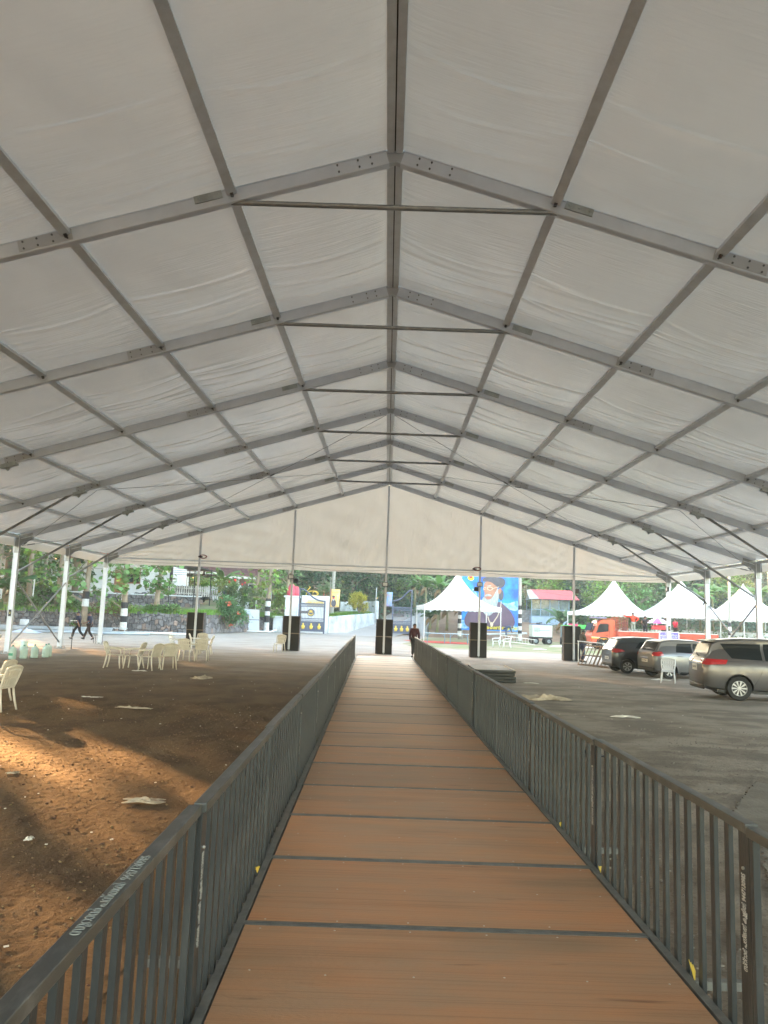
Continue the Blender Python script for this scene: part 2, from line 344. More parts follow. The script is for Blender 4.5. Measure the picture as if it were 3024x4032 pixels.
# ------------------------------------------------------------------ railings
RAIL = mat('rail_grey_paint', (.034, .038, .041), .40, metal=.3, col2=(.080, .084, .084), scale=3.5, stretch=(1, 1, .25), contrast=(.5, .8), bump=.1, bscale=80)
RTOP = mat('rail_top_worn', (.075, .078, .076), .38, metal=.4, col2=(.19, .19, .19), scale=6, stretch=(2, .7, 1), contrast=(.5, .78))
WHT = mat('stencil_white', (.40, .40, .38), .7)
TXT = 'സ്റ്റാർ പന്തൽ കുളിൽ 9447130985'
for s, nm in ((-1, 'left'), (1, 'right')):
    rl = thing('railing', 'dark steel baluster railing along the %s side of the wooden walkway' % nm, 'railing', (.497, 0, 0), WALK, 'railings of the walkway')
    j0 = 3.78 if s < 0 else 3.72; PL = 2.49; x = s*1.30
    bar = None; post = None; top = None; bot = None; stub = None
    jl = [j0 + PL*k for k in range(-2, 13)]
    for k, y in enumerate(jl[:-1]):
        dx = RN.uniform(-.018, .018); dz = RN.uniform(-.008, .008); pieces = []
        if top is None:
            top = MB().box((0, PL/2, 0), (.062, PL-.012, .045)).build('top_rail', RTOP, rl, bevel=.004)
            bot = MB().box((0, PL/2, 0), (.04, PL-.02, .04)).build('bottom_rail', RAIL, rl)
            post = MB().box((0, .058, 0), (.03, .105, .98)).build('post', RAIL, rl, bevel=.003)
            post2 = MB().box((0, -.022, 0), (.034, .034, .98)).build('post', RAIL, rl, bevel=.003)
            stub = MB().box((s*.22, 0, 0), (.42, .05, .045)).build('outrigger', STEEL_E, rl)
            bar = MB().box((0, 0, 0), (.024, .05, .94)).build('baluster', RAIL, rl, bevel=.002)
            objs = [top, bot, post, post2, stub]
        else:
            objs = []
            for q in (top, bot, post, post2, stub):
                c = q.copy(); COL.objects.link(c); c.parent = rl; objs.append(c)
        for q, loc in zip(objs, ((x+dx, y, 1.16+dz), (x+dx, y, .13+dz), (x+dx, y, .645+dz), (x+dx, y+PL-.005, .645+dz), (x, y+.9, .10))): q.location = loc
        for b_ in range(13):
            c = bar if (k == 0 and b_ == 0) else bar.copy()
            if c is not bar: COL.objects.link(c); c.parent = rl
            c.location = (x+dx, y+.105+.168*(b_+1)-.03, .66+dz)
        if k >= 1:
            if s < 0: Mx = frame_mat((x+dx+.0165, y+.06, .68), (0, 0, 1), (0, -1, 0)) if False else frame_mat((x+dx+.0175, y+.06, .74), (0, 0, 1), (-0, 1, 0))
            else: Mx = frame_mat((x+dx-.0175, y+.06, .74), (0, 0, 1), (0, -1, 0)) if k != 3 else frame_mat((x+dx-.0175, y+.06, .74), (0, 0, -1), (0, 1, 0))
            # keep the lettering facing the walkway
            n_ = Mx.to_3x3() @ Vector((0, 0, 1))
            if n_.x*(-s) < 0:
                xa = Mx.to_3x3() @ Vector((1, 0, 0)); ya = -(Mx.to_3x3() @ Vector((0, 1, 0))); Mx = frame_mat(Mx.translation, xa, ya)
            text('lettering', TXT, .052, Mx @ Matrix.Diagonal((.48, 1, 1, 1)), WHT, rl, bold=.0007)
            MB().lathe([(.008, -.006), (.008, .006), (.004, .008)], (0, 0, 0), 8, 'x').build('bolt', mat('screw_zinc', (0, 0, 0)), rl, loc=(x+dx-s*.017, y+.06, .97+dz))
    if s < 0:
        Mx = frame_mat((x, jl[1]+1.35, 1.1845), (0, 1, 0), (-1, 0, 0)); text('lettering', 'സൂറാൻ പന്തൽ  9447130985', .052, Mx, mat('scrawl_paint', (.20, .21, .20), .7), rl, bold=.0)
YEL = mat('yellow_ribbon', (.62, .45, .06), .6)
for k, (sx, y) in enumerate(((1, 4.35), (1, 6.05), (1, 7.3), (-1, 5.75))):
    m_ = MB()
    for q in range(3): m_.path([(0, 0, 0), (.008*(q-1), .01*q+.01*(k % 2), .035), (.018*(q-1)+.012*(k % 3-1), .02*q-.01*k, (.10, .05, .04, .03)[k]*(1-.2*q))], [.003, .005, .002], 5)
    o = m_.build('ribbon', YEL, loc=(.497+sx*1.262-WALK*y, y, .245))
    tag(o, ['yellow ribbon tied at the right walkway edge nearest the camera', 'second yellow ribbon from the camera on the right walkway edge', 'third yellow ribbon from the camera on the right walkway edge', 'yellow ribbon on the left walkway edge nearest the camera', 'second yellow ribbon on the left walkway edge', 'farthest yellow ribbon on the right walkway edge'][k], 'ribbon', 'ribbons tied along the walkway')
# ------------------------------------------------------------------ the big frame tent
TX, HR, HE, HW, TY, BAY = -.125, 9.30, 4.80, 15.04, 11.18, 5.0     # ridge / eave height of the membrane, half width, first frame ahead
SL = (HR-HE)/HW; ANG = math.atan(SL); LEN = math.hypot(HW, HR-HE)
ALU = mat('aluminium_frame', (.62, .65, .71), .42, metal=.15, col2=(.53, .56, .61), scale=2.5, stretch=(1, 1, 1), contrast=(.3, .7))
ALU2 = mat('aluminium_joint', (.42, .43, .46), .45, metal=.3, col2=(.42, .43, .44), scale=9)
GALV = mat('galvanised_steel', (.24, .25, .255), .42, metal=.5, col2=(.40, .41, .41), scale=4, stretch=(1, 3, 1), contrast=(.5, .75))
GALV2 = mat('galvanised_shoe', (.40, .42, .41), .45, metal=.3, col2=(.28, .30, .29), scale=6)
PURL = mat('purlin_aluminium', (.62, .65, .68), .45, metal=.1, col2=(.54, .56, .58), scale=5)
BOLT = mat('bolt_steel', (.12, .12, .12), .4, metal=.8)
def membrane(name, tr, st, bump, rough=.34, coat_=.45):
    m = bpy.data.materials.new(name); m.use_nodes = True; N = m.node_tree.nodes; L = m.node_tree.links; b = N['Principled BSDF']
    b.inputs['Roughness'].default_value = rough; b.inputs['Specular IOR Level'].default_value = .9; b.inputs['Coat Weight'].default_value = coat_; b.inputs['Coat Roughness'].default_value = .22
    tc = N.new('ShaderNodeTexCoord')
    def noise(s, stt, d=4, w=None):
        mp = N.new('ShaderNodeMapping'); mp.inputs['Scale'].default_value = stt; L.new(tc.outputs['Object'], mp.inputs['Vector'])
        n = N.new('ShaderNodeTexNoise'); n.inputs['Scale'].default_value = s; n.inputs['Detail'].default_value = d; n.inputs['Distortion'].default_value = .3
        L.new(mp.outputs[0], n.inputs['Vector']); return n.outputs['Fac']
    mx = N.new('ShaderNodeMix'); mx.data_type = 'RGBA'; mx.inputs['A'].default_value = (.80, .785, .745, 1); mx.inputs['B'].default_value = (.72, .70, .655, 1)
    r = N.new('ShaderNodeMapRange'); r.inputs['From Min'].default_value = .38; r.inputs['From Max'].default_value = .66
    L.new(noise(.6, (1, 1, 1), 6), r.inputs['Value']); L.new(r.outputs[0], mx.inputs['Factor']); L.new(mx.outputs['Result'], b.inputs['Base Color'])
    a1 = noise(1.0, st); a2 = noise(2.2, tuple(q*1.4 for q in st), 6); gate = N.new('ShaderNodeMapRange')
    gate.inputs['From Min'].default_value = .42; gate.inputs['From Max'].default_value = .68; gate.inputs['To Min'].default_value = .12; L.new(noise(.35, (1, 1, 1), 2), gate.inputs['Value'])
    ad = N.new('ShaderNodeMath'); ad.operation = 'ADD'; L.new(a1, ad.inputs[0]); L.new(a2, ad.inputs[1])
    ml = N.new('ShaderNodeMath'); ml.operation = 'MULTIPLY'; L.new(ad.outputs[0], ml.inputs[0]); L.new(gate.outputs[0], ml.inputs[1])
    bp = N.new('ShaderNodeBump'); bp.inputs['Strength'].default_value = bump; bp.inputs['Distance'].default_value = .09
    L.new(ml.outputs[0], bp.inputs['Height']); L.new(bp.outputs[0], b.inputs['Normal'])
    t = N.new('ShaderNodeBsdfTranslucent'); t.inputs['Color'].default_value = (.92, .88, .80, 1); L.new(bp.outputs[0], t.inputs['Normal'])
    ms = N.new('ShaderNodeMixShader'); ms.inputs[0].default_value = tr; L.new(b.outputs[0], ms.inputs[1]); L.new(t.outputs[0], ms.inputs[2])
    L.new(ms.outputs[0], N['Material Output'].inputs['Surface']); return m
FAB = membrane('roof_membrane', .048, (.5, 7, .5), .26, .27)
GFAB = membrane('gable_membrane', .15, (3.0, .5, .7), .5, .6, 0)

tent = thing('frame_tent', 'huge white clear-span event tent with aluminium frames and a ridged membrane roof', 'tent', (TX, 0, 0))
def roofz(x): return HR - abs(x)*SL
# membrane panels, one per bay and side
def membrane_panel(seed):
    nu, nv = 110, 170; u = np.linspace(0, 1, nu+1); v = np.linspace(0, 1, nv+1); U, V = np.meshgrid(u, v, indexing='ij')
    X = .09+U*(HW-.09); Yy = .065+V*(BAY-.13)
    r = np.random.RandomState(seed)
    cell = np.abs(np.sin(np.pi*U*6)); Z = -.07*np.sin(np.pi*V)**.8*cell*.0
    Z = Z - .115*np.sin(np.pi*V)**.9*(.12+.88*cell**.45)                                  # wind-lifted bellies between the purlins
    for k in range(r.randint(35, 80) if seed > 99 else 10):                                                        # tension creases running down the slope
        c = r.rand()**.6; ph = r.uniform(-.03, .03); u0 = (r.randint(0, 7)/6+r.uniform(-.045, .045)) if k % 3 else r.rand(); lw = r.uniform(.025, .075); w = r.uniform(.007, .014); a = r.uniform(.010, .026)*r.choice([-1, 1, 1])
        yc = .30+.66*c + r.uniform(-.35, .35)*(U-u0) + .006*np.sin(U*31+k)
        Z = Z + a*np.exp(-((V-yc)/w)**2)*np.exp(-((U-u0)/lw)**2)
    for k in range(3):                                                         # one long fold across the whole panel
        yc = (.52, .7, .86)[k] + .02*np.sin(U*6*np.pi+k) + .03*np.abs(np.sin(U*6*np.pi/1)); Z = Z + (.022, .012, .014)[k]*np.exp(-((V-yc)/.014)**2)*(.3+.7*cell)
    Zz = HR - X*SL + Z
    return X, Yy, Zz
for i in range(-4, 6):
    y0 = TY+BAY*i
    for s in (-1, 1):
        X, Yy, Zz = membrane_panel((100 if i >= 0 else 60)+i*7+s); n_, m_ = X.shape
        Vv = np.stack([X*s, Yy, Zz], -1).reshape(-1, 3); I = np.arange(n_*m_).reshape(n_, m_)
        F = np.stack([I[:-1, :-1], I[1:, :-1], I[1:, 1:], I[:-1, 1:]], -1).reshape(-1, 4)
        if s > 0: F = F[:, ::-1]
        o = np_mesh('roof_panel', Vv, F, FAB, tent, smooth=True); o.location = (0, y0, 0)
# rafters with the keder profile, splice plates and bolts
rw, rh = .12, .245
def rafter_mesh(s):
    m = MB(); n = Vector((math.sin(ANG)*s, 0, math.cos(ANG))); d = Vector((math.cos(ANG)*s, 0, -math.sin(ANG)))
    o = Vector((0, 0, HR+.012)); m.beam(o+d*.16-n*(rh/2+.0), o+d*(LEN-.1)-n*(rh/2), rw, rh, n)
    for k in (-.104, .104): m.beam(o+d*.16-n*(rh/2+k), o+d*(LEN-.1)-n*(rh/2+k), rw+.022, .026, n)
    return m, o, d, n
rf = {}; sp = {}; bl = {}
for s in (-1, 1):
    m, o, d, n = rafter_mesh(s); rf[s] = m.build('rafter', ALU, tent, bevel=.004)
    pm = MB(); bm_ = MB()
    for t in (LEN*2/6+.35, LEN*4/6+.35):
        for sy in (-1, 1):
            pm.beam(o+d*(t-.42)-n*(rh/2)+Vector((0, sy*(rw/2+.014), 0)), o+d*(t+.42)-n*(rh/2)+Vector((0, sy*(rw/2+.014), 0)), .008, rh-.06, n)
            for a in (-.34, -.12, .12, .34):
                for b_ in (-.055, .055):
                    c = o+d*(t+a)-n*(rh/2+b_)+Vector((0, sy*(rw/2+.024), 0)); bm_.lathe([(.017, -.008), (.017, .008)], c, 6, 'y')
    for sy in (-1, 1):
        for a in (.42, .62, .95):
            for b_ in (-.055, .055): bm_.lathe([(.016, -.008), (.016, .010)], o+d*a-n*(rh/2+b_)+Vector((0, sy*(rw/2+.012), 0)), 6, 'y')
    sp[s] = pm.build('splice_plate', ALU2, rf[s]); bl[s] = bm_.build('bolts', BOLT, rf[s]); bl[s]['kind'] = 'stuff'
ap = MB(); 
for sy in (0,):
    ap.prism([(-.46, -.36), (-.46, -.115), (0, .022), (.46, -.115), (.46, -.36), (0, -.225)], -.058, .058, 'y')
apex = ap.build('apex_joint', ALU2, tent, bevel=.004, loc=(0, 0, HR))
# posts, knee brackets, base plates
pm = MB().box((0, 0, (HE-.1)/2+.02), (.20, .115, HE-.14)); 
for k in (-.09, .09): pm.box((k, 0, (HE-.1)/2+.02), (.024, .135, HE-.14))
post_m = pm.build('post', ALU, tent, bevel=.004)
bp = MB().box((0, 0, .012), (.42, .34, .024)).box((0, 0, .09), (.16, .02, .14)).box((0, .09, .05), (.12, .015, .08)).box((0, -.09, .05), (.12, .015, .08)); 
for a in (-.16, .16):
    for b_ in (-.12, .12): bp.lathe([(.014, 0), (.014, .06), (.03, .065), (.03, .09)], (a, b_, .02), 8)
base_m = bp.build('base_plate', GALV, tent)
kb = {}
for s in (-1, 1):
    kb[s] = MB().prism([(s*.14, -.62), (s*.15, .02), (-s*.02, .05), (-s*.62, .222), (-s*.62, -.06), (-s*.30, -.16), (-s*.115, -.34), (-s*.11, -.62)], -.066, .066, 'y').build('corner_bracket', GALV, tent, bevel=.005, loc=(s*HW, 0, HE-.13))
def dup(o, loc):
    c = copy_tree(o, tent); c.location = loc; return c
YS = [TY+BAY*i for i in range(-4, 7)]
for k, y in enumerate(YS):
    for s in (-1, 1):
        if k == 0: r_, p_, b_, q_ = rf[s], (post_m if s < 0 else dup(post_m, (0, 0, 0))), (base_m if s < 0 else dup(base_m, (0, 0, 0))), kb[s]
        else: r_, p_, b_, q_ = dup(rf[s], (0, 0, 0)), dup(post_m, (0, 0, 0)), dup(base_m, (0, 0, 0)), dup(kb[s], (0, 0, 0))
        r_.location = (0, y, 0); p_.location = (s*HW, y, 0); b_.location = (s*HW, y, 0); q_.location = (s*HW, y, HE-.13)
    a_ = apex if k == 0 else dup(apex, (0, 0, 0)); a_.location = (0, y, HR)
# purlins between the frames, with end cleats; the ridge is a pair with a dark slot
pu = MB().box((0, 0, 0), (.15, BAY-.14, .085)).build('purlin', PURL, tent, bevel=.003)
cl = MB().box((0, -BAY/2+.1, -.045), (.05, .05, .035)).box((0, BAY/2-.1, -.045), (.05, .05, .035)).lathe([(.025, -.09), (.025, -.05)], (0, BAY/2-.1, 0), 8).lathe([(.025, -.09), (.025, -.05)], (0, -BAY/2+.1, 0), 8).build('cleat', BOLT, pu)
rd = MB()
for s in (-1, 1): rd.box((s*.068, 0, 0), (.112, BAY-.14, .085))
rid = rd.build('ridge_beam', PURL, tent, bevel=.003); MB().box((0, 0, .012), (.02, BAY-.14, .03)).build('ridge_slot', mat('slot_dark', (.02, .02, .02), .8), rid)
cap = MB().box((0, 0, .075), (.24, BAY-.13, .02)).build('ridge_cap', FAB, rid)
ev = MB().box((0, 0, 0), (.11, BAY-.14, .10)).build('eave_beam', PURL, tent, bevel=.003)
first_ = True
for i in range(-4, 6):
    yc = TY+BAY*i+BAY/2
    for s in (-1, 1):
        for k in range(1, 6):
            o = pu if first_ else dup(pu, (0, 0, 0)); first_ = False
            o.location = (s*k*HW/6, yc, HR-k*HW/6*SL-.072); o.rotation_euler = (0, s*ANG, 0)
        o = ev if (i == -4 and s < 0) else dup(ev, (0, 0, 0)); o.location = (s*(HW+.0), yc, HE-.09)
    o = rid if i == -4 else dup(rid, (0, 0, 0)); o.location = (0, yc, HR-.05)
# tie bars under the ridge with their galvanised shoes
tb = MB().tube((-2.66, 0, 0), (2.66, 0, 0), .042, 12).build('tie_bar', GALV, tent, smooth=False)
shoes = []
for s in (-1, 1):
    n = Vector((math.sin(ANG)*s, 0, math.cos(ANG))); d = Vector((math.cos(ANG)*s, 0, -math.sin(ANG)))
    m = MB(); c = Vector((s*2.86, 0, .035))
    m.beam(c-d*.22, c+d*.22, .17, .12, n); c2 = Vector((s*2.80, 0, .0)); m.beam(c2-d*.14, c2+d*.1, .05, .09, n); m.tube((s*2.6, 0, 0), (s*2.82, 0, -.0), .022, 8)
    for a in (-.16, 0, .16):
        for sy in (-1, 1): m.lathe([(.016, -.01), (.016, .01)], c+d*a+Vector((0, sy*.092, .01)), 6, 'y')
    shoes.append(m.build('tie_shoe', GALV2, tb))
for k, y in enumerate(YS[3:-1]):
    o = tb if k == 0 else dup(tb, (0, 0, 0)); o.location = (0, y, 8.335+RN.uniform(-.01, .01)); o.rotation_euler = (0, RN.uniform(-.003, .005), 0)
# knee braces from post to rafter
for k in range(len(YS)-1):
    y = YS[k]
    for s in (-1, 1):
        a = Vector((s*10.72, y, 5.93)); b_ = Vector((s*14.86, y, 3.33)); d = (b_-a).normalized()
        MB().tube(a, b_, .045, 10).build('knee_brace', GALV, tent)
        n = Vector((math.sin(ANG)*s, 0, math.cos(ANG))); dd = Vector((math.cos(ANG)*s, 0, -math.sin(ANG)))
        c = Vector((s*10.62, y, roofz(10.62)-rh-.005)); m = MB().beam(c-dd*.22, c+dd*.22, .17, .12, n); m.beam(c-n*.03-dd*.0, c-n*.12+dd*.1, .05, .1, n)
        m.tube(c-n*.05, a, .025, 8); m.build('brace_shoe', GALV2, tent)
        MB().box((s*14.9, y, 3.30), (.05, .05, .22)).build('brace_lug', GALV, tent)
# wind bracing crosses in the side bay 4-5, and cables under the roof
for s in (-1, 1):
    for (ya, za, yb, zb) in ((YS[8], .35, YS[9], 3.02), (YS[8], 3.05, YS[9], .30)):
        off = .05 if za < 1 else -.03
        MB().tube((s*HW+off, ya+.08, za), (s*HW+off, yb-.08, zb), .034, 10).build('cross_brace', GALV, tent)
CAB = mat('steel_cable', (.16, .16, .16), .5, metal=.6)
def cable(p, q, sag=.02):
    p, q = Vector(p), Vector(q); m = MB(); pts = [p.lerp(q, t/8)-Vector((0, 0, sag*math.sin(math.pi*t/8))) for t in range(9)]
    m.path(pts, .009, 5); c = p.lerp(q, .93); m.beam(c, p.lerp(q, .97), .04, .04); m.build('brace_cable', CAB, tent)
zc = lambda x: roofz(x)-.30
for s in (-1, 1):
    p2, p4 = s*HW/3, s*HW*2/3
    cable((s*.15, YS[7], zc(0)), (p2, YS[8], zc(p2))); cable((p2, YS[8], zc(p2)), (p4, YS[9], zc(p4)))
    cable((p4, YS[7], zc(p4)), (p2, YS[8], zc(p2))); cable((p2, YS[8], zc(p2)), (s*.15, YS[9], zc(0)))
    cable((p4, YS[7], zc(p4)), (s*(HW-.2), YS[8], 4.35)); cable((p4, YS[9], zc(p4)), (s*(HW-.2), YS[8], 4.35))
# eave skirts on the sides
def skirt(x, y0, y1, z1, z0, seed):
    def fn(u, v): return (x + (.02*math.sin(u*29+seed)+.03*math.sin(u*7))*(v), y0+(y1-y0)*u, z1-(z1-z0)*v-.03*math.sin(math.pi*u)*v)
    return MB().grid(fn, 40, 5).build('eave_skirt', GFAB, tent, smooth=True)
for i in range(-4, 6):
    for s in (-1, 1): skirt(s*(HW+.115), TY+BAY*i+.02, TY+BAY*(i+1)-.02, HE-.03, 4.33, i+s)
# far gable: posts, rail, fabric panels and the skirt
GY = YS[-1]; GP = HW/3
for k in range(-2, 3):
    x = k*GP; z1 = roofz(x)-.26
    m = MB().box((0, 0, z1/2+.05), (.105, .105, z1-.1)).box((0, -.055, z1/2+.05), (.05, .02, z1-.1)); m.build('gable_post', ALU, tent, bevel=.004, loc=(x, GY, 0))
    g = MB().box((0, 0, .01), (.24, .22, .02)).box((0, 0, .07), (.07, .07, .12)); g.build('gable_base', GALV, tent, loc=(x, GY, 0))
for k in range(-3, 3):
    x0, x1 = k*GP, (k+1)*GP
    def fn(u, v, x0=x0, x1=x1, k=k):
        x = x0+.03+(x1-x0-.06)*u; zt = roofz(x)-.10; z = 4.62+(zt-4.62)*v
        w = .03*math.sin((u*1.5+v*2.2)*9+k)*math.sin(math.pi*u)*(1-v*.3)+.022*math.sin((u*3.1-v*1.5)*14+2*k)*(.2+u)*(1-v)+.012*math.sin(u*60+v*9+k)*(1-v)**2
        return (x, .07+w, z)
    MB().grid(fn, 60, 24).build('gable_panel', GFAB, tent, smooth=True, loc=(0, GY, 0))
    def fs(u, v, x0=x0, x1=x1, k=k): return (x0+.0+(x1-x0)*u, .075+.02*math.sin(u*11+k)*v, 4.56-(.275+.012*math.sin(u*9+k))*v)
    MB().grid(fs, 40, 4).build('gable_skirt', GFAB, tent, smooth=True, loc=(0, GY, 0))
    MB().box(((x0+x1)/2, .0, 4.60), (x1-x0-.11, .06, .07)).build('gable_rail', ALU, tent, loc=(0, GY, 0))
def sagline(p, q, sag, r, n=12): 
    p, q = Vector(p), Vector(q); return [p.lerp(q, t/n)-Vector((0, 0, sag*math.sin(math.pi*t/n))) for t in range(n+1)]
wire_mat = mat('dark_wire', (.12, .10, .08), .7)
for k in range(-3, 3): MB().path(sagline((k*GP, GY-.08, 4.47+.05*(k % 2)), ((k+1)*GP, GY-.08, 4.44+.06*((k+1) % 2)), .07+.04*(k % 3), 0), .007, 5).build('hanging_wire', wire_mat, tent)
# labels on posts
lab = mat('label_black', (.03, .03, .035), .6)
for s, i in ((-1, 8), (1, 10)):
    o = MB().box((0, 0, 0), (.11, .004, .26)).build('sticker', lab, tent, loc=(s*HW, YS[i]-.073, 1.62 if s < 0 else 1.9))
    MB().box((0, -.004, .03), (.08, .003, .02)).box((0, -.004, -.02), (.06, .003, .025)).build('print', mat('label_print', (.6, .55, .2), .6), o)
# ------------------------------------------------------------------ plastic chairs
CREAM = mat('cream_plastic', (.70, .65, .56), .38, col2=(.62, .57, .48), scale=6)
WPL = mat('white_plastic', (.78, .79, .80), .35)
def chair_proto(m, arms):
    t = thing('plastic_chair', 'chair', 'chair')
    def q(u, v):
        x = (u-.5)*.44*(1+.06*v); y = -.22+.44*v; z = .435-.03*math.sin(math.pi*u)*math.sin(math.pi*min(1, v*1.2))-.05*max(0, .12-v)/.12*.6
        return (x, y, z)
    o = MB().grid(q, 10, 10).build('seat', m, t, smooth=True, solid=.012)
    # backrest: frame + vertical slats fanned from the seat to a curved top
    mb = MB()
    def back(u, h): # u -1..1, h 0..1
        return Vector((u*(.20+.035*math.sin(h*2.2)), .215+.13*h+.02*(1-u*u)*1.0, .44+.42*h-.045*u*u*h))
    mb.path([back(-1, h/6) for h in range(7)]+[back(-1+k/5, 1) for k in range(1, 10)]+[back(1, 1-h/6) for h in range(7)], .023, 7)
    mb.build('backrest', m, t, smooth=True)
    sl = MB()
    for k in range(5):
        u = -.66+.33*k
        pts = [back(u, h/6) for h in range(7)]
        for a, b in zip(pts[:-1], pts[1:]): sl.beam(a, b, .070, .008, (0, -1, .3))
    for h in (.08, .5, .86): 
        pts = [back(-.9+1.8*k/8, h) for k in range(9)]
        for a, b in zip(pts[:-1], pts[1:]): sl.beam(a, b, .008, .05, (0, -.3, 1))
    sl.build('slats', m, t)['kind'] = 'stuff'
    for sx in (-1, 1):
        MB().path([(sx*.20, -.19, .43), (sx*.225, -.21, .2), (sx*.24, -.24, 0)], [.026, .024, .019], 6).build('leg', m, t, smooth=True)
        MB().path([(sx*.19, .21, .46), (sx*.215, .25, .2), (sx*.235, .30, 0)], [.026, .024, .019], 6).build('leg', m, t, smooth=True)
        if arms:
            MB().path([(sx*.215, .30, .69), (sx*.27, .18, .655), (sx*.285, -.05, .645), (sx*.27, -.22, .62), (sx*.245, -.24, .5), (sx*.225, -.21, .40)], [.016, .02, .026, .024, .018, .018], 7).build('armrest', m, t, smooth=True)
    return t
c_arm = chair_proto(CREAM, True); c_warm = chair_proto(WPL, True); c_wno = chair_proto(WPL, False); c_cno = chair_proto(CREAM, False)
used = set()
def chair(src, x, y, face, label, group=None):
    o = src if id(src) not in used else copy_tree(src)
    used.add(id(src)); o.location = (x, y, .012); o.rotation_euler = (0, 0, math.radians(face+90)); o['label'] = label
    if group: o['group'] = group
G1, G2 = 'chairs in the front row of four', 'chairs gathered by the left speaker'
chair(c_arm, -9.05, 26.1, 5, 'cream plastic armchair, leftmost in the front row of four, facing right', G1)
chair(c_arm, -8.45, 26.15, 178, 'cream plastic armchair facing the leftmost chair of the front row', G1)
chair(c_arm, -7.78, 25.75, 160, 'cream plastic armchair third from left in the front row, nearest to camera', G1)
chair(c_arm, -7.35, 26.4, 118, 'cream plastic armchair at the right end of the front row, its back turned', G1)
chair(c_warm, -9.35, 34.9, -5, 'pale armchair farthest left in the group by the left speaker', G2)
chair(c_warm, -8.9, 36.6, 20, 'white armchair tilted to the right behind the pale one', G2)
chair(c_arm, -7.85, 30.8, 82, 'cream armchair with its back turned, left of the near pair by the speaker', G2)
chair(c_arm, -7.3, 31.0, 96, 'cream armchair with its back turned, right of the near pair by the speaker', G2)
chair(c_arm, -9.0, 38.2, 100, 'cream armchair standing close in front of the left speaker', G2)
chair(c_arm, -8.2, 35.4, 185, 'armchair facing left at the right side of the chair group', G2)
chair(c_cno, -5.42, 39.6, -98, 'single armless cream chair beside the second gable post speaker')
chair(c_wno, 10.2, 28.3, -112, 'white armless plastic chair standing between the silver car and the people carrier')
chair(c_warm, 8.05, 57.3, 175, 'left of two white armchairs on the grass before the poster board', 'white chairs on the grass')
chair(c_warm, 8.75, 56.6, 165, 'right of two white armchairs on the grass before the poster board', 'white chairs on the grass')
chair(c_arm, -7.42, 15.0, 172, 'nearer of two cream chairs cut by the left edge of the picture', 'chairs at the left edge')
chair(c_arm, -8.15, 16.3, 176, 'farther of two cream chairs cut by the left edge of the picture', 'chairs at the left edge')
chair(c_arm, -14.25, 27.9, 200, 'cream chair beside the water bottles at the far left edge')

# ------------------------------------------------------------------ loudspeaker stacks behind the gable posts
BOX = mat('speaker_black', (.018, .018, .020), .6, bump=.3, bscale=120)
GRL = mat('speaker_grille', (.012, .012, .013), .75, bump=.5, bscale=300)
EDG = mat('speaker_edge', (.16, .06, .04), .6)
def speaker():
    t = thing('loudspeaker', 'x', 'loudspeaker')
    MB().box((0, 0, .455), (.88, .60, .905)).build('cabinet', BOX, t, bevel=.012)
    for s in (-1, 1): MB().box((s*.213, -.306, .455), (.405, .012, .86)).build('grille', GRL, t, bevel=.004)
    for s in (-1, 1): MB().box((s*.436, -.304, .455), (.012, .014, .90)).build('corner_strip', EDG, t)
    for s in (-1, 1): MB().box((s*.445, .0, .5), (.012, .2, .10)).build('handle', BOX, t)
    return t
sp0 = speaker(); MST = mat('strap_tan', (.30, .22, .13), .7)
names = ['leftmost gable post', 'second gable post, by the lone chair', 'middle gable post', 'fourth gable post', 'rightmost gable post']
for k in range(5):
    x = TX+(k-2)*GP+(-.06, .06, .0, -.0, -.04)[k]; y = GY+.45
    for h in (0, 1):
        o = sp0 if (k == 0 and h == 0) else copy_tree(sp0)
        o.location = (x, y, .012+h*.925); o.rotation_euler = (0, 0, RN.uniform(-.04, .04)); o['group'] = 'loudspeakers stacked at the gable posts'
        o['label'] = ('upper' if h else 'lower') + ' black loudspeaker of the stack at the ' + names[k]
    tag(MB().box((x, y-.325, .925), (.90, .012, .022)).build('strap', MST), 'tan strap round the speaker stack at the ' + names[k], 'strap', 'straps on the speaker stacks')
# ------------------------------------------------------------------ floodlights, reels on the gable posts
LAMP = mat('lamp_glass', (.75, .76, .74), .25); BLK = mat('black_metal', (.02, .02, .022), .5)
def flood(x, y, z, rz, tilt, label):
    t = thing('floodlight', label, 'floodlight', (x, y, z), rz, 'floodlights on the tent posts')
    R = Matrix.Rotation(tilt, 3, 'X')
    MB().box((0, -.12, 0), (.30, .06, .24), R).build('housing', BLK, t, bevel=.015); MB().box(Vector((0, -.12, 0))+R @ Vector((0, -.034, 0)), (.23, .006, .17), R).build('lens', LAMP, t)
    MB().beam((-.16, -.12, 0), (-.16, -.02, -.16), .012, .03).beam((.16, -.12, 0), (.16, -.02, -.16), .012, .03).beam((-.16, -.02, -.16), (.16, -.02, -.16), .03, .012).build('bracket', BLK, t)
for k, (gx, z) in enumerate(((-5.02, 3.90), (0, 3.68), (5.02, 3.86))):
    flood(TX+gx-.03, GY-.07, z, 0, -.12, 'black floodlight with pale lens on the %s gable post' % ('second', 'middle', 'fourth')[k])
flood(TX+5.02-.2, GY+.1, 3.62, 2.6, .1, 'side floodlight turned away on the fourth gable post'); flood(TX-5.02+.12, GY+.12, 3.72, 2.8, .1, 'small back floodlight behind the second gable post')
flood(HW+TX-.28, 36.05, 3.22, 1.1, -.5, 'floodlight tilted down on the second side post at the right')
flood(HW+TX+.22, 36.3, 3.55, -1.9, .2, 'floodlight turned outward on the second side post at the right'); flood(HW+TX-.2, 41.0, 3.95, 1.4, 0, 'floodlight edge-on at the right corner post')
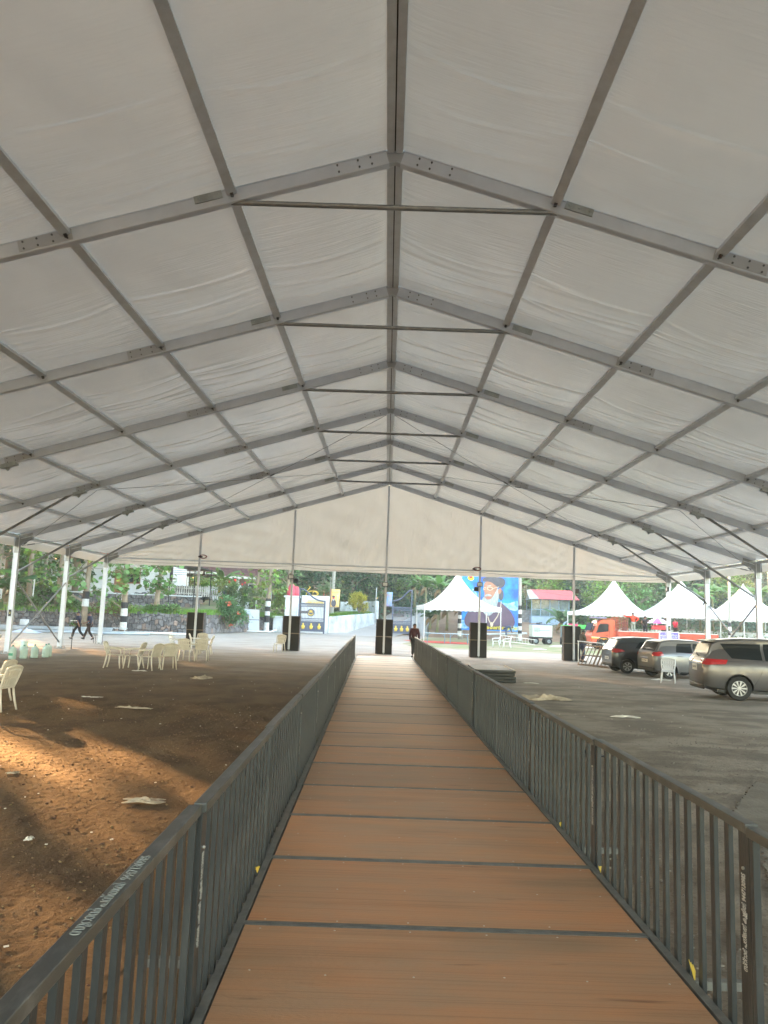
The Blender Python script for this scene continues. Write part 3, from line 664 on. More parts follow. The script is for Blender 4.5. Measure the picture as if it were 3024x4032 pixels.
flood(TX+10.04+.1, GY+.15, 3.70, 2.2, 0, 'floodlight on the back of the rightmost gable post'); flood(TX-10.04+.14, GY+.1, 3.95, 2.0, 0, 'floodlight on the back of the leftmost gable post')
RED = mat('dark_red_plastic', (.16, .015, .02), .5)
for x, z, l in ((-9.96, 4.82, 'dark red cable reel hung high on the leftmost gable post'), (4.72, 4.68, 'dark red cable reel hung on the fourth gable post')):
    t = thing('cable_reel', l, 'cable reel', (TX+ (x-TX), GY-.1, z)); MB().path([(.17*math.cos(a/2.2)*(1+.1*(a % 3)), .02*(a % 3), .09*math.sin(a/2.2)) for a in range(30)], .022, 6).build('coil', RED, t)
    MB().box((-.14, 0, -.01), (.22, .08, .07)).build('bracket', BLK, t, bevel=.01)

# ------------------------------------------------------------------ small things on the ground under the tent
CLOTH = mat('dirty_cloth', (.50, .42, .32), .9, col2=(.35, .28, .2), scale=9, bump=.4, bscale=40)
PAPER = mat('paper_white', (.66, .63, .56), .85)
def rag(x, y, L, Wd, h, rz, label, m=CLOTH, cat='rag', nm='rag', seed=0, z=.015):
    def fn(u, v):
        e = (math.sin(u*math.pi)**.6)*(math.sin(v*math.pi)**.5)
        return ((u-.5)*L*(1+.25*math.sin(v*7+seed)), (v-.5)*Wd*(1+.3*math.sin(u*9+seed)) + .25*Wd*math.sin(u*5+seed), h*.62*e*(.45+.3*math.sin(u*11+seed*2)*math.cos(v*8+seed)+.75*float(vnoise(np.array(u*9.), np.array(v*7.), 1., seed))**2))
    o = MB().grid(fn, 30, 16).build(nm, m, smooth=False, solid=.006, loc=(x, y, z)); o.rotation_euler = (0, 0, rz)
    return tag(o, label, cat, 'litter on the tent floor')
rag(-2.50, 8.45, .36, .15, .06, .25, 'crumpled tan cloth on the sunlit soil beside the left railing', seed=1, z=.05)
rag(-5.05, 15.9, .62, .12, .05, -.12, 'long flat scrap of cloth lying mid-way on the left floor', seed=2, z=.045)
rag(-5.45, 23.3, .55, .4, .16, .3, 'pale peaked rag in front of the left chairs', seed=3)
rag(4.15, 20.9, 1.35, .55, .2, -.1, 'large cream sack slumped behind the right railing', nm='sack', cat='sack', seed=4)
rag(5.4, 17.7, .55, .2, .07, -.05, 'flat torn white paper out on the right floor', m=PAPER, nm='paper_scrap', cat='paper', seed=5)
rag(10.4, 29.7, .6, .3, .07, 0, 'white paper sheet on the ground behind the silver hatchback', m=PAPER, nm='paper_scrap', cat='paper', seed=6)
rag(4.85, 26.0, .4, .16, .05, 0, 'thin strip of paper right of the black platform stack', m=PAPER, nm='paper_scrap', cat='paper', seed=7)
rag(-6.6, 17.7, .4, .16, .03, .1, 'flat scrap of paper left of the long scrap of cloth', m=PAPER, nm='paper_scrap', cat='paper', seed=8)
rag(-4.45, 9.6, .13, .07, .03, .6, 'tiny leaf-like scrap in the brown soil on the left', seed=9, z=.04)
rag(-3.05, 7.0, .10, .06, .03, 1.2, 'small white scrap nearest to the left railing', m=PAPER, nm='paper_scrap', cat='paper', seed=10, z=.05)
rag(-7.9, 25.2, .4, .2, .04, 0, 'paper scrap under the third chair of the front row', m=PAPER, nm='paper_scrap', cat='paper', seed=11)
rag(3.25, 12.4, .42, .22, .14, .2, 'crumpled black plastic bag seen through the right railing', m=mat('black_plastic', (.012, .012, .014), .35), nm='plastic_bag', cat='bag', seed=12, z=.02)
# litter chips sparkling in the soil
chips = MB()
for k in range(130):
    x = RN.uniform(-9, -1.6); y = RN.uniform(3, 24); s_ = RN.uniform(.006, .016); a = RN.uniform(0, 3)
    chips.box((x, y, .042), (s_*2, s_, .006), rotz(a))
for k in range(60):
    x = RN.uniform(2.2, 9); y = RN.uniform(9, 26); s_ = RN.uniform(.008, .02); chips.box((x, y, .03), (s_*2, s_, .006), rotz(RN.uniform(0, 3)))
tag(chips.build('litter_chips', PAPER), 'tiny pale chips scattered over the bare ground', 'litter', kind='stuff')
# stack of black stage platforms
t = thing('platform_stack', 'low stack of black stage platforms lying behind the right railing', 'stack', (2.95, 25.9, .012), -.02)
for k in range(4):
    m = MB().box((.67, 1.35, .05+.1*k), (1.34+RN.uniform(-.02, .04), 2.7, .085)); m.build('platform', mat('platform_black', (.018, .020, .021), .5, col2=(.035, .037, .038), scale=4), t, bevel=.008, loc=(RN.uniform(-.02, .03), RN.uniform(-.04, .04), 0))
MB().box((1.33, 1.35, .402), (.045, 2.75, .02)).build('edge_lip', mat('bright_edge', (.5, .45, .33), .5), t)
tag(MB().box((0, 0, .03), (1.1, 1.6, .03), rotz(.2)).build('plywood_sheet', mat('ply_pale', (.50, .36, .22), .7), loc=(2.75, 31.5, .02)), 'pale plywood sheet lying flat just beyond the black platform stack', 'board')
# water jars
JAR = mat('water_jar', (.55, .74, .68), .12, spec=.6, alpha=.82); JC = mat('jar_cap', (.05, .22, .18), .4)
for k, (x, y) in enumerate(((-13.55, 28.3), (-13.35, 28.75), (-13.2, 29.3), (-13.0, 29.8), (-13.12, 30.3))):
    t = thing('water_jar', ('nearest', 'second', 'third', 'fourth', 'farthest')[k] + ' big clear plastic water jar in the row by the left post', 'water jar', (x, y, .012), 0, 'row of water jars')
    MB().lathe([(.12, 0), (.135, .02), (.135, .11), (.128, .13), (.135, .15), (.135, .25), (.128, .27), (.135, .29), (.13, .35), (.09, .41), (.035, .44), (.032, .47)], n=18).build('bottle', JAR, t, smooth=True)
    MB().lathe([(.036, .45), (.036, .50), (.02, .505)], n=12).build('cap', JC, t)
    if k == 0: MB().box((0, -.137, .17), (.15, .004, .09)).build('label_sheet', mat('jar_label', (.04, .30, .18), .5), t)
t = thing('water_dispenser', 'clear tub with white lid and tap behind the water jars', 'water tub', (-15.35, 33.0, .012))
MB().lathe([(.14, 0), (.15, .02), (.15, .40), (.14, .42)], n=16).build('tub', JAR, t, smooth=True); MB().lathe([(.16, .41), (.16, .45), (.05, .46)], n=16).build('lid', WPL, t); MB().beam((.14, -.05, .1), (.24, -.1, .1), .03, .03).build('tap', WPL, t)
# microphone-like stand
t = thing('microphone_stand', 'thin black stand on a flat tripod foot under the left side of the tent', 'stand', (-14.1, 34.9, .012))
MB().tube((0, 0, .04), (0, 0, .95), .018).build('pole', BLK, t); MB().tube((0, 0, .95), (.02, 0, 1.45), .011).build('upper_pole', BLK, t)
for a in (.3, 2.4, 4.5): MB().tube((0, 0, .06), (.36*math.cos(a), .36*math.sin(a), .012), .012).build('leg', GALV, t)
MB().beam((-.14, 0, 1.30), (.14, 0, 1.32), .04, .03).build('clip', WPL, t)
t = thing('flower_pot', 'small green potted sprig on top of the black stand', 'plant', (-14.1, 34.9, 1.16)); leaves('leaves', NR.normal(size=(60, 3))*np.array((.06, .06, .07)), .07, mat('leaf_green', (.06, .16, .04), .5, island=.4), t, True)
# little stool
t = thing('stool', 'low narrow stool beside the left corner post', 'stool', (-15.6, 42.1, .0)); MB().box((0, 0, .44), (.42, .3, .025)).build('seat', BLK, t)
for sx in (-1, 1):
    for sy in (-1, 1): MB().tube((sx*.18, sy*.12, .43), (sx*.19, sy*.13, 0), .014, 6).build('leg', BLK, t)
# leaning wooden window frames at the right speaker
OLD = mat('old_frame_wood', (.30, .16, .09), .75, col2=(.42, .36, .30), scale=5)
OLD2 = mat('old_frame_grey', (.42, .40, .38), .75, col2=(.30, .22, .17), scale=6)
for k in range(9):
    t = thing('slatted_frame', ('front', 'second', 'third', 'fourth', 'fifth', 'sixth', 'seventh', 'eighth', 'rear')[k] + ' slatted frame in the leaning row before the dark hatchback', 'wooden frame', (9.35+.11*k, 38.1-.32*k*.8, .012), -.25, 'wooden frames leaning in a row')
    m_ = OLD if k % 3 < 2 else OLD2; tl = .40
    def P_(a, b): return Vector((a+b*.38, 0.0+b*.25, b*.92))
    MB().beam(P_(0, 0), P_(0, 1), .04, .07, (0, 1, 0)).beam(P_(.75, 0), P_(.75, 1), .04, .07, (0, 1, 0)).beam(P_(0, .02), P_(.75, .02), .04, .06).beam(P_(0, 1), P_(.75, 1), .04, .06).build('frame', m_, t)
    for q in (.18, .36, .54): MB().beam(P_(q, .02), P_(q, 1), .02, .035, (0, 1, 0)).build('bar', m_, t)
    MB().beam(P_(0, .5), P_(.75, .5), .03, .04).build('rail', m_, t)
t = thing('pipe_rack', 'bent white pipe rail behind the leaning frames', 'pipe rail', (9.6, 39.2, 0)); MB().path([(0, 0, 1.12), (1.2, 0, 1.05), (1.75, -.3, .98), (1.8, -.3, 0)], .02, 8).build('pipe', WPL, t); MB().tube((.05, 0, 1.12), (.05, 0, 0), .02).build('leg', WPL, t)
# ------------------------------------------------------------------ cars
TYRE = mat('tyre_rubber', (.015, .015, .015), .8); GLS = mat('car_glass', (.016, .020, .023), .16, spec=.10)
PLB = mat('black_trim', (.015, .015, .016), .5); CHR = mat('chrome', (.6, .6, .6), .15, metal=1.); LRED = mat('tail_lamp', (.42, .01, .015), .15, coat=1.)
SIL = mat('wheel_silver', (.55, .56, .58), .35, metal=.6); PLT = mat('number_plate', (.68, .68, .64), .5); WELL = mat('wheel_well', (.01, .01, .01), .9)
SEAT = mat('seat_dark', (.03, .03, .032), .8)
def interp(tab, x):
    for (a, va), (b, vb) in zip(tab[:-1], tab[1:]):
        if x <= b: 
            t = 0 if b == a else max(0, (x-a)/(b-a)); t = t*t*(3-2*t)*.35+t*.65; return va+(vb-va)*t
    return tab[-1][1]
def wheel(parent, x, y, r, side, spokes, w=.2, wide=False):
    wo = MB().lathe([(.02, -w/2+.07), (r*.6, -w/2+.07), (r*.64, -w/2), (r*.93, -w/2), (r, -w/2+.03), (r, w/2-.03), (r*.93, w/2), (r*.64, w/2), (r*.6, w/2-.07), (.02, w/2-.07)], n=36, axis='y').build('wheel', TYRE, parent, smooth=False, loc=(x, y, r))
    f = side*(w/2-.02)
    MB().lathe([(.01, f-side*.042), (r*.60, f-side*.042), (r*.65, f), (r*.63, f+side*.024)], n=32, axis='y', cap=False).lathe([(.01, f-side*.043), (r*.6, f-side*.043)], n=32, axis='y', cap=False).build('rim', mat('rim_recess', (.09, .09, .095), .5, metal=.5), wo)
    sp_ = MB()
    for k in range(spokes):
        a = 2*math.pi*k/spokes; da = (.10 if not wide else .30)
        for off in ((-.06, .06) if not wide else (0,)):
            aa = a+off
            pr = [(r*.10, -da*.9), (r*.62, -da*.55), (r*.62, da*.55), (r*.10, da*.9)]
            sp_.prism([(rr*math.cos(aa+dd), rr*math.sin(aa+dd)) for rr, dd in pr], f-side*.035, f+side*.008, 'y')
    sp_.lathe([(r*.60, f-side*.02), (r*.66, f+side*.01), (r*.60, f+side*.014), (r*.58, f)], n=32, axis='y', cap=False)
    sp_.build('spokes', SIL, wo); MB().lathe([(r*.16, f-side*.02), (r*.14, f+side*.018), (.01, f+side*.02)], n=16, axis='y').build('hub_cap', SIL if not wide else mat('hub_dark', (.2, .2, .2), .4), wo)
def car(name, label, cat, loc, rz, P, paint):
    """x forward from the rear axle, y to the left of the car, z up"""
    t = thing(name, label, cat, loc, rz); Wd = P['w']/2; ro, Ln = P['ro'], P['len']; r = P['r']; wb = P['wb']
    top, belt, bot = P['top'], P['belt'], P['bot']
    xs = sorted(set([-ro+q*Ln for q in (0, .004, .012, .025, .05, .08, .11, .14, .17, .2, .24, .28, .32, .36, .4, .45, .5, .55, .6, .65, .7, .74, .78, .82, .86, .9, .94, .97, .985, .995, 1)]+[a for a, _ in top]+[a for a, _ in belt]))
    def hw(x):
        q = (x+ro)/Ln; e = min(q, 1-q); k = P.get('round', .09)
        return Wd*(1 if e > k else (.80+.20*math.sqrt(max(0, 1-(1-e/k)**2))))
    def ring(x):
        w = hw(x); zb = interp(bot, x); zl = interp(belt, x); zt = max(interp(top, x), zl+.004); g = (zt-zl)/max(.01, P['h']-zl); wt = w*(.985-.23*min(1, g))
        c = P.get('crease', .06)
        return [(0, zb), (w*.86, zb), (w*.95, zb+.04), (w*.985, zb+.16), (w, zb+(zl-zb)*.5), (w*(1-c*.15), zb+(zl-zb)*.80), (w*.965, zl), (wt*.985+.0, zl+(zt-zl)*.55*1.0), (wt, zt-.05*min(1, g*2)), (wt*.90, zt-.012*min(1, g*2)), (wt*.5, zt+.012*min(1, g)), (0, zt+.02*min(1, g))]
    b = MB(); rings = []
    for x in xs:
        R_ = ring(x); full = [(y, z) for y, z in R_]+[(-y, z) for y, z in R_[-2:0:-1]]; n0 = len(b.v)
        for y, z in full: b.v.append((x, y, z))
        rings.append(n0); m_ = len(full)
    for a, c in zip(rings[:-1], rings[1:]):
        for k in range(m_): b.f.append((a+k, a+(k+1) % m_, c+(k+1) % m_, c+k))
    b.f.append(tuple(rings[0]+k for k in range(m_))); b.f.append(tuple(rings[-1]+k for k in range(m_))[::-1])
    body = b.build('body', paint, t, smooth=True)
    cut = MB()
    for xw in (0, wb):
        for s in (-1, 1): cut.lathe([(r+.055, s*(Wd-.30)), (r+.055, s*(Wd+.12))], (xw, 0, r), 32, 'y')
    ct = cut.build('cutter', WELL); ct.location = (0, 0, 0); ct.parent = t
    bo = body.modifiers.new('b', 'BOOLEAN'); bo.operation = 'DIFFERENCE'; bo.object = ct; bo.solver = 'EXACT'; bo.material_mode = 'TRANSFER'
    body.data.materials.clear(); body.data.materials.append(paint)
    bpy.context.view_layer.update(); apply_mods(body); bpy.data.objects.remove(ct)
    try: body.data.set_sharp_from_angle(angle=math.radians(32))
    except Exception: pass
    # side surface for panes and trims
    def ysurf(x, z):
        R_ = ring(x)
        for (y0, z0), (y1, z1) in zip(R_[1:-1], R_[2:]):
            if z0 <= z <= z1: return y0+(y1-y0)*((z-z0)/max(1e-4, z1-z0))
        return R_[8][0]
    def side_patch(nm, poly, m_, s, off=.006, parent=None, n=6, th=0):
        (a, b_, c, d) = poly; mm = MB()
        def fn(u, v):
            x = (a[0]*(1-u)+b_[0]*u)*(1-v)+(d[0]*(1-u)+c[0]*u)*v; z = (a[1]*(1-u)+b_[1]*u)*(1-v)+(d[1]*(1-u)+c[1]*u)*v
            return (x, s*(ysurf(x, z)+off), z)
        return mm.grid(fn, n, n).build(nm, m_, parent or t, smooth=True, solid=th)
    def tail_x(z):
        # rear surface: lowest x where the top line passes z
        x = -ro
        while interp(top, x) < z and x < Ln: x += .004
        return x
    def rear_x(y, z):
        x = -ro
        while x < Ln-ro and (interp(top, x) < z or (ysurf(x, z) if z > interp(bot, x) else hw(x)) < abs(y)): x += .006
        return x
    def rear_patch(nm, y0, y1, z0, z1, m_, off=.010, sh=0, parent=None):
        def fn(u, v):
            z = z0+(z1-z0)*v; y = (y0+(y1-y0)*u)*(1-sh*v); return (rear_x(y, z)-off, y, z)
        return MB().grid(fn, 12, 8).build(nm, m_, parent or t, smooth=True)
    for s in (-1, 1):
        for q, pl in enumerate(P['win']): side_patch('side_window', pl, GLS, s)
        for pl in P.get('seams', ()):
            mm = MB(); pts = [Vector((x, s*(ysurf(x, z)+.001), z)) for x, z in pl]; mm.path(pts, .006, 4); mm.build('panel_gap', PLB, t)
        for (x, z) in P['handles']:
            MB().beam((x-.09, s*(ysurf(x, z)+.028), z), (x+.09, s*(ysurf(x, z)+.028), z), .022, .028).beam((x-.08, s*(ysurf(x, z)+.01), z), (x-.08, s*(ysurf(x, z)+.03), z), .02, .02).build('door_handle', P.get('hm', paint), t, bevel=.005)
        mx_ = P['mirror']; yy = ysurf(mx_[0], mx_[1])
        MB().box((mx_[0], s*(yy+.13), mx_[1]+.03), (.13, .20, .13)).build('door_mirror', paint, t, bevel=.03)
        side_patch('tail_lamp', P['lamp'], LRED, s, off=.012); side_patch('sill_trim', ((.45, .19), (wb-.45, .19), (wb-.45, .27), (.45, .27)), PLB, s, off=.006)
        rl = P['rlamp']; rear_patch('tail_lamp', s*rl[0], s*rl[1], rl[2], rl[3], LRED, off=.014)
        # arch lips
        for xw in (0, wb):
            pts = []
            for k in range(13):
                a = math.pi*(-.04+1.08*k/12); x = xw+(r+.062)*math.cos(a); z = r+(r+.062)*math.sin(a); pts.append((x, s*(ysurf(min(max(x, -ro), Ln-ro), max(z, .2))+.004), z))
            MB().path(pts, .011, 6).build('arch_trim', P.get('arch', paint), t)
    rg = P['rglass']; rear_patch('rear_window', -rg[0], rg[0], rg[1], rg[2], GLS, sh=rg[3])
    fg = P['fglass']
    def fn(u, v):
        x = fg[0]+(fg[1]-fg[0])*v; w = hw(x)*.72*(1-.08*v); y = -w+2*w*u; return (x+.004, y, interp(top, x)+.022-.014*abs(y/w)**2)
    MB().grid(fn, 8, 8).build('windscreen', GLS, t, smooth=True)
    zp = P['plate']; 
    pl_ = MB().box((rear_x(0, zp)-.02, P.get('py', 0), zp), (.012, .50, .12 if not P.get('tallp') else .19)).build('number_plate', PLT, t, bevel=.004)
    text('plate_number', P['reg'], .075, frame_mat((rear_x(0, zp)-.028, P.get('py', 0), zp), (0, -1, 0), (0, 0, 1)), BLK, pl_, bold=.001)
    bm_ = MB()
    def fb(u, v):
        z = .28+.14*v; y = -Wd*.86+2*Wd*.86*u; e = (abs(y)/Wd)**4; return (-ro-.03+.12*e, y, z)
    bm_.grid(fb, 14, 3); bm_.build('bumper_strip', P.get('bm', PLB), t, smooth=True, solid=.02)
    MB().beam((rear_x(0, zp+.13)-.02, -.33, zp+.13), (rear_x(0, zp+.13)-.02, .33, zp+.13), .03, .03).build('hatch_trim', P.get('garn', CHR), t)
    sp_ = P['spoiler']; MB().prism([(sp_[0], sp_[1]), (sp_[0]+.22, sp_[1]+.035), (sp_[0]+.22, sp_[1]-.02), (sp_[0]+.02, sp_[1]-.03)], -Wd*.66, Wd*.66, 'y').build('spoiler', P.get('spm', paint), t, bevel=.008)
    MB().tube((tail_x(rg[1]+.03)-.02, 0, rg[1]+.03), (tail_x(rg[1]+.03)+.01, .30, rg[1]+.09), .010, 6).build('wiper', PLB, t)
    MB().box((wb/2-.1, 0, .26), (Ln-1.0, P['w']-.25, .10)).build('underbody', PLB, t)
    for xw in (0, wb):
        for s in (-1, 1): wheel(t, xw, s*(Wd-.125), r, s, P['spokes'], P.get('tw', .19), P.get('wide', False))
    return t
def paint(name, c, m=.55, r=.28): return mat(name, c, r, metal=m, coat=.35, var=.06, scale=3)
HB = dict(w=1.68, ro=.62, len=3.75, wb=2.42, r=.285, h=1.50, round=.10,
    top=[(-.62, .92), (-.60, .98), (-.50, 1.08), (-.30, 1.40), (-.12, 1.47), (.5, 1.51), (1.2, 1.50), (1.7, 1.42), (2.45, 1.00), (2.9, .90), (3.08, .74), (3.13, .60)],
    belt=[(-.62, .90), (-.4, .98), (0, 1.0), (2.3, .93), (2.9, .84), (3.05, .70), (3.13, .55)], bot=[(-.62, .36), (-.45, .26), (-.2, .20), (2.7, .20), (3.0, .25), (3.13, .36)],
    win=[((.28, 1.03), (.98, 1.01), (.98, 1.38), (.40, 1.36)), ((1.06, 1.005), (1.92, .97), (1.62, 1.35), (1.06, 1.38))],
    seams=[[(.22, .36), (.25, .6), (.30, 1.0)], [(1.02, .26), (1.02, 1.0)], [(1.02, 1.0), (1.02, 1.4)], [(2.0, .28), (2.02, .9)]],
    handles=[(.42, .88), (1.28, .87)], mirror=(1.98, .98), lamp=((-.50, .86), (-.24, .90), (-.30, 1.04), (-.44, 1.05)), rlamp=(.60, .80, .86, 1.02),
    rglass=(.60, 1.06, 1.38, .08), fglass=(1.74, 2.40), plate=.66, spoiler=(-.34, 1.43), spokes=6, wide=True, reg='KL 40 5283', garn=CHR)
car('parked_car', 'silver grey hatchback with six-spoke wheel covers, middle of the three parked cars', 'car', (10.98, 31.35, 0), math.radians(7), {**HB, 'pin': .03}, paint('paint_silver_grey', (.165, .168, .175)))
DK = dict(HB); DK.update(h=1.49, ro=.60, r=.29, lamp=((-.50, .84), (-.10, .92), (-.22, .99), (-.48, 1.02)), win=[((.36, 1.06), (.95, 1.02), (.95, 1.33), (.62, 1.33)), ((1.03, 1.01), (1.92, .97), (1.60, 1.33), (1.03, 1.36))],
    reg='KL 07 1946', garn=PLB, plate=.60)
car('parked_car', 'dark grey hatchback with silver wheel covers, farthest of the three parked cars', 'car', (10.15, 33.75, 0), math.radians(2), DK, paint('paint_dark_grey', (.055, .062, .072)))
MPV = dict(w=1.83, ro=.98, len=4.70, wb=2.75, r=.345, h=1.76, round=.08,
    top=[(-.98, .98), (-.95, 1.06), (-.84, 1.25), (-.70, 1.60), (-.52, 1.70), (.2, 1.76), (1.3, 1.77), (2.0, 1.68), (2.85, 1.18), (3.4, 1.05), (3.66, .85), (3.72, .65)],
    belt=[(-.98, .95), (-.8, 1.10), (0, 1.13), (2.6, 1.08), (3.3, .98), (3.6, .80), (3.72, .6)], bot=[(-.98, .40), (-.8, .32), (-.3, .27), (3.2, .27), (3.5, .30), (3.72, .42)],
    win=[((-.18, 1.19), (.66, 1.16), (.66, 1.62), (-.46, 1.60)), ((.74, 1.15), (1.02, 1.14), (1.02, 1.63), (.74, 1.63)), ((1.06, 1.14), (1.62, 1.13), (1.62, 1.63), (1.06, 1.63)), ((1.72, 1.12), (2.62, 1.10), (2.08, 1.58), (1.72, 1.62))],
    seams=[[(.42, .45), (.62, .8), (.69, 1.14)], [(1.66, .33), (1.67, 1.12)], [(-.9, 1.02), (-.5, 1.10), (.7, 1.13)]],
    handles=[(.92, 1.0), (1.9, .99)], mirror=(2.55, 1.15), lamp=((-.93, .98), (-.36, 1.02), (-.30, 1.15), (-.90, 1.16)), rlamp=(.42, .84, 1.0, 1.15),
    rglass=(.70, 1.17, 1.58, .06), fglass=(2.08, 2.80), plate=.88, spoiler=(-.80, 1.665), spokes=10, reg='KL 05 7217', pin=.05, tw=.22, arch=None, tallp=True, hm=CHR)
MPV['arch'] = paint('paint_bronze_grey', (.135, .128, .132))
mpv = car('people_carrier', 'bronze grey people carrier with alloy wheels, nearest of the three parked cars', 'car', (10.33, 23.55, 0), math.radians(-7), MPV, MPV['arch'])

# ------------------------------------------------------------------ orange lorry
ORG = mat('lorry_orange', (.62, .075, .015), .4, col2=(.52, .06, .018), scale=2, coat=.3); ORG2 = mat('lorry_orange_bed', (.50, .065, .022), .6, col2=(.40, .055, .025), scale=2)
t = thing('lorry', 'orange cargo lorry with open bed parked behind the cars', 'lorry', (15.75, 60.0, 0))
cab = MB().prism([(.03, .62), (0, 1.02), (.10, 1.22), (.30, 1.62), (.52, 2.02), (.72, 2.24), (.95, 2.30), (1.72, 2.32), (1.86, 2.2), (1.90, .50), (.10, .48)], 0, 2.0, 'y').build('cab', ORG, t, bevel=.05)
ct = MB().lathe([(.50, -.2), (.50, .5)], (.98, 0, .42), 32, 'y').build('cutter', WELL, t); bo = cab.modifiers.new('b', 'BOOLEAN'); bo.object = ct; bo.operation = 'DIFFERENCE'; bo.solver = 'EXACT'
bpy.context.view_layer.update(); apply_mods(cab); bpy.data.objects.remove(ct)
wn_ = MB().prism([(.40, 1.28), (1.34, 1.42), (1.36, 1.92), (1.26, 1.98), (.74, 1.98), (.60, 1.88)], -.012, .01, 'y').build('door_window', GLS, t); wn_.data.materials[0] = GLS
MB().path([(.36, -.012, 1.22), (.72, -.015, 2.02), (1.28, -.015, 2.02), (1.42, -.015, 1.94), (1.42, -.012, .66), (.5, -.012, .60)], .014, 5).build('door_seam', PLB, t)
MB().box((1.22, -.02, 1.13), (.20, .03, .05)).build('door_handle', PLB, t, bevel=.01)
MB().prism([(.02, .86), (1.42, .80), (1.42, .88), (.02, .94)], -.008, 0, 'y').build('yellow_stripe', mat('stripe_yellow', (.75, .42, .03), .5), t); MB().prism([(.02, .95), (1.42, .90), (1.42, .93), (.02, .98)], -.008, 0, 'y').build('white_stripe', WPL, t)
MB().prism([(.25, 2.02), (.02, 1.45), (-.03, 1.45), (.2, 2.05)], .1, 1.9, 'y').build('windscreen', GLS, t)
MB().path([(.55, -.02, 2.0), (.2, -.22, 1.9), (.12, -.25, 1.75)], .015, 6).build('mirror_arm', PLB, t); MB().box((.10, -.26, 1.62), (.07, .16, .34)).build('door_mirror', PLB, t, bevel=.02)
MB().box((.75, .9, 2.44), (1.05, 1.4, .13)).build('roof_bundle', mat('tarp_purple', (.12, .09, .22), .8, col2=(.35, .33, .4), scale=6), t, bevel=.05); MB().box((1.5, .9, 2.38), (.5, 1.7, .05)).build('roof_rack', ORG2, t)
for yy in (.12, 1.88):
    w_ = MB().lathe([(.02, -.05), (.25, -.05), (.26, -.12), (.40, -.12), (.43, -.08), (.43, .08), (.40, .12), (.26, .12), (.25,.05),(.02,.05)], n=32, axis='y').build('wheel', TYRE, t, loc=(.98, yy, .43)); MB().lathe([(.27, -.10), (.24, -.03), (.12, -.02), (.10, -.10), (.02, -.11)], n=24, axis='y', cap=False).build('rim', SIL, w_)
    for xx in (6.8,):
        w2 = w_.copy(); COL.objects.link(w2); w2.parent = t; w2.location = (xx, yy, .43)
MB().path([(.44, -.02, .45), (.5, -.03, .75), (.75, -.03, .93), (1.2, -.03, .93), (1.46, -.03, .75), (1.52, -.02, .45)], .045, 6).build('arch_trim', PLB, t)
MB().box((5.6, 1.0, .72), (7.6, .8, .22)).build('chassis', PLB, t); MB().box((2.6, .12, .58), (.8, .3, .4)).build('fuel_tank', PLB, t, bevel=.03)
bed = MB().box((5.9, 1.0, .93), (7.8, 2.1, .10)).build('bed_floor', ORG2, t)
def bed_side(y0):
    m = MB().box((5.9, y0, 1.20), (7.7, .03, .46)); o = m.build('side_board', ORG2, t); r_ = MB()
    for k in range(9): r_.box((2.08+k*.955, y0-.03, 1.20), (.06, .04, .50))
    for z in (.98, 1.20, 1.42): r_.box((5.9, y0-.025, z), (7.7, .03, .045))
    r_.build('ribs', ORG2, o); MB().box((5.9, y0, 1.47), (7.7, .05, .05)).build('top_strip', mat('pale_strip', (.62, .55, .52), .6), o)
bed_side(-.03); bed_side(2.03); MB().box((9.78, 1.0, 1.2), (.04, 2.0, .5)).build('tail_board', ORG2, t)
hd = MB()
for k in range(10): hd.box((2.12+.02*k*0, .05+k*.21, 2.0), (.035, .03, 1.1))
for z in (1.5, 1.7, 1.9, 2.1, 2.3, 2.52): hd.box((2.12, 1.0, z), (.04, 2.05, .04))
for k in range(6): hd.box((2.12+k*.14, .0, 2.0), (.03, .03, 1.05))
for z in [1.5+.1*k for k in range(11)]: hd.box((2.5, .0, z), (.78, .03, .028))
hb = hd.build('headboard_grille', mat('grille_brown', (.30, .09, .05), .7), t); hb['kind'] = 'stuff'
for a, b_ in (((1.98, -.01, .5), (1.98, -.01, 2.55)), ((1.78, -.02, .5), (1.78, -.02, 2.0))): MB().tube(a, b_, .022).build('ladder_rail', ORG2, t)
for z in (.7, .95, 1.2, 1.45, 1.7): MB().tube((1.78, -.015, z), (1.98, -.015, z), .014, 6).build('ladder_rung', ORG2, t)
MB().box((.98, -.02, .79), (.12, .02, .05)).build('indicator', mat('amber', (.8, .25, .02), .3), t)
# parasol in the lorry bed
t = thing('parasol', 'pink and white market parasol opened low in the lorry bed', 'parasol', (21.45, 61.6, 1.0)); PK = mat('parasol_pink', (.75, .10, .35), .6)
for k in range(8):
    a0, a1 = k*math.pi/4, (k+1)*math.pi/4
    MB().grid(lambda u, v: ((.02+.88*v)*math.cos(a0+(a1-a0)*u)*1.0, (.02+.88*v)*math.sin(a0+(a1-a0)*u), 1.60-.42*v**1.6-.02*math.sin(math.pi*u)*v), 6, 6).build('canopy_panel', PK if k % 2 else WPL, t, smooth=True)
MB().tube((0, 0, .0), (0, 0, 1.64), .02).build('pole', SIL, t); MB().box((0, -.1, .85), (1.0, .5, .35)).build('cargo_box', mat('red_crate', (.5, .03, .04), .5), t, bevel=.02)
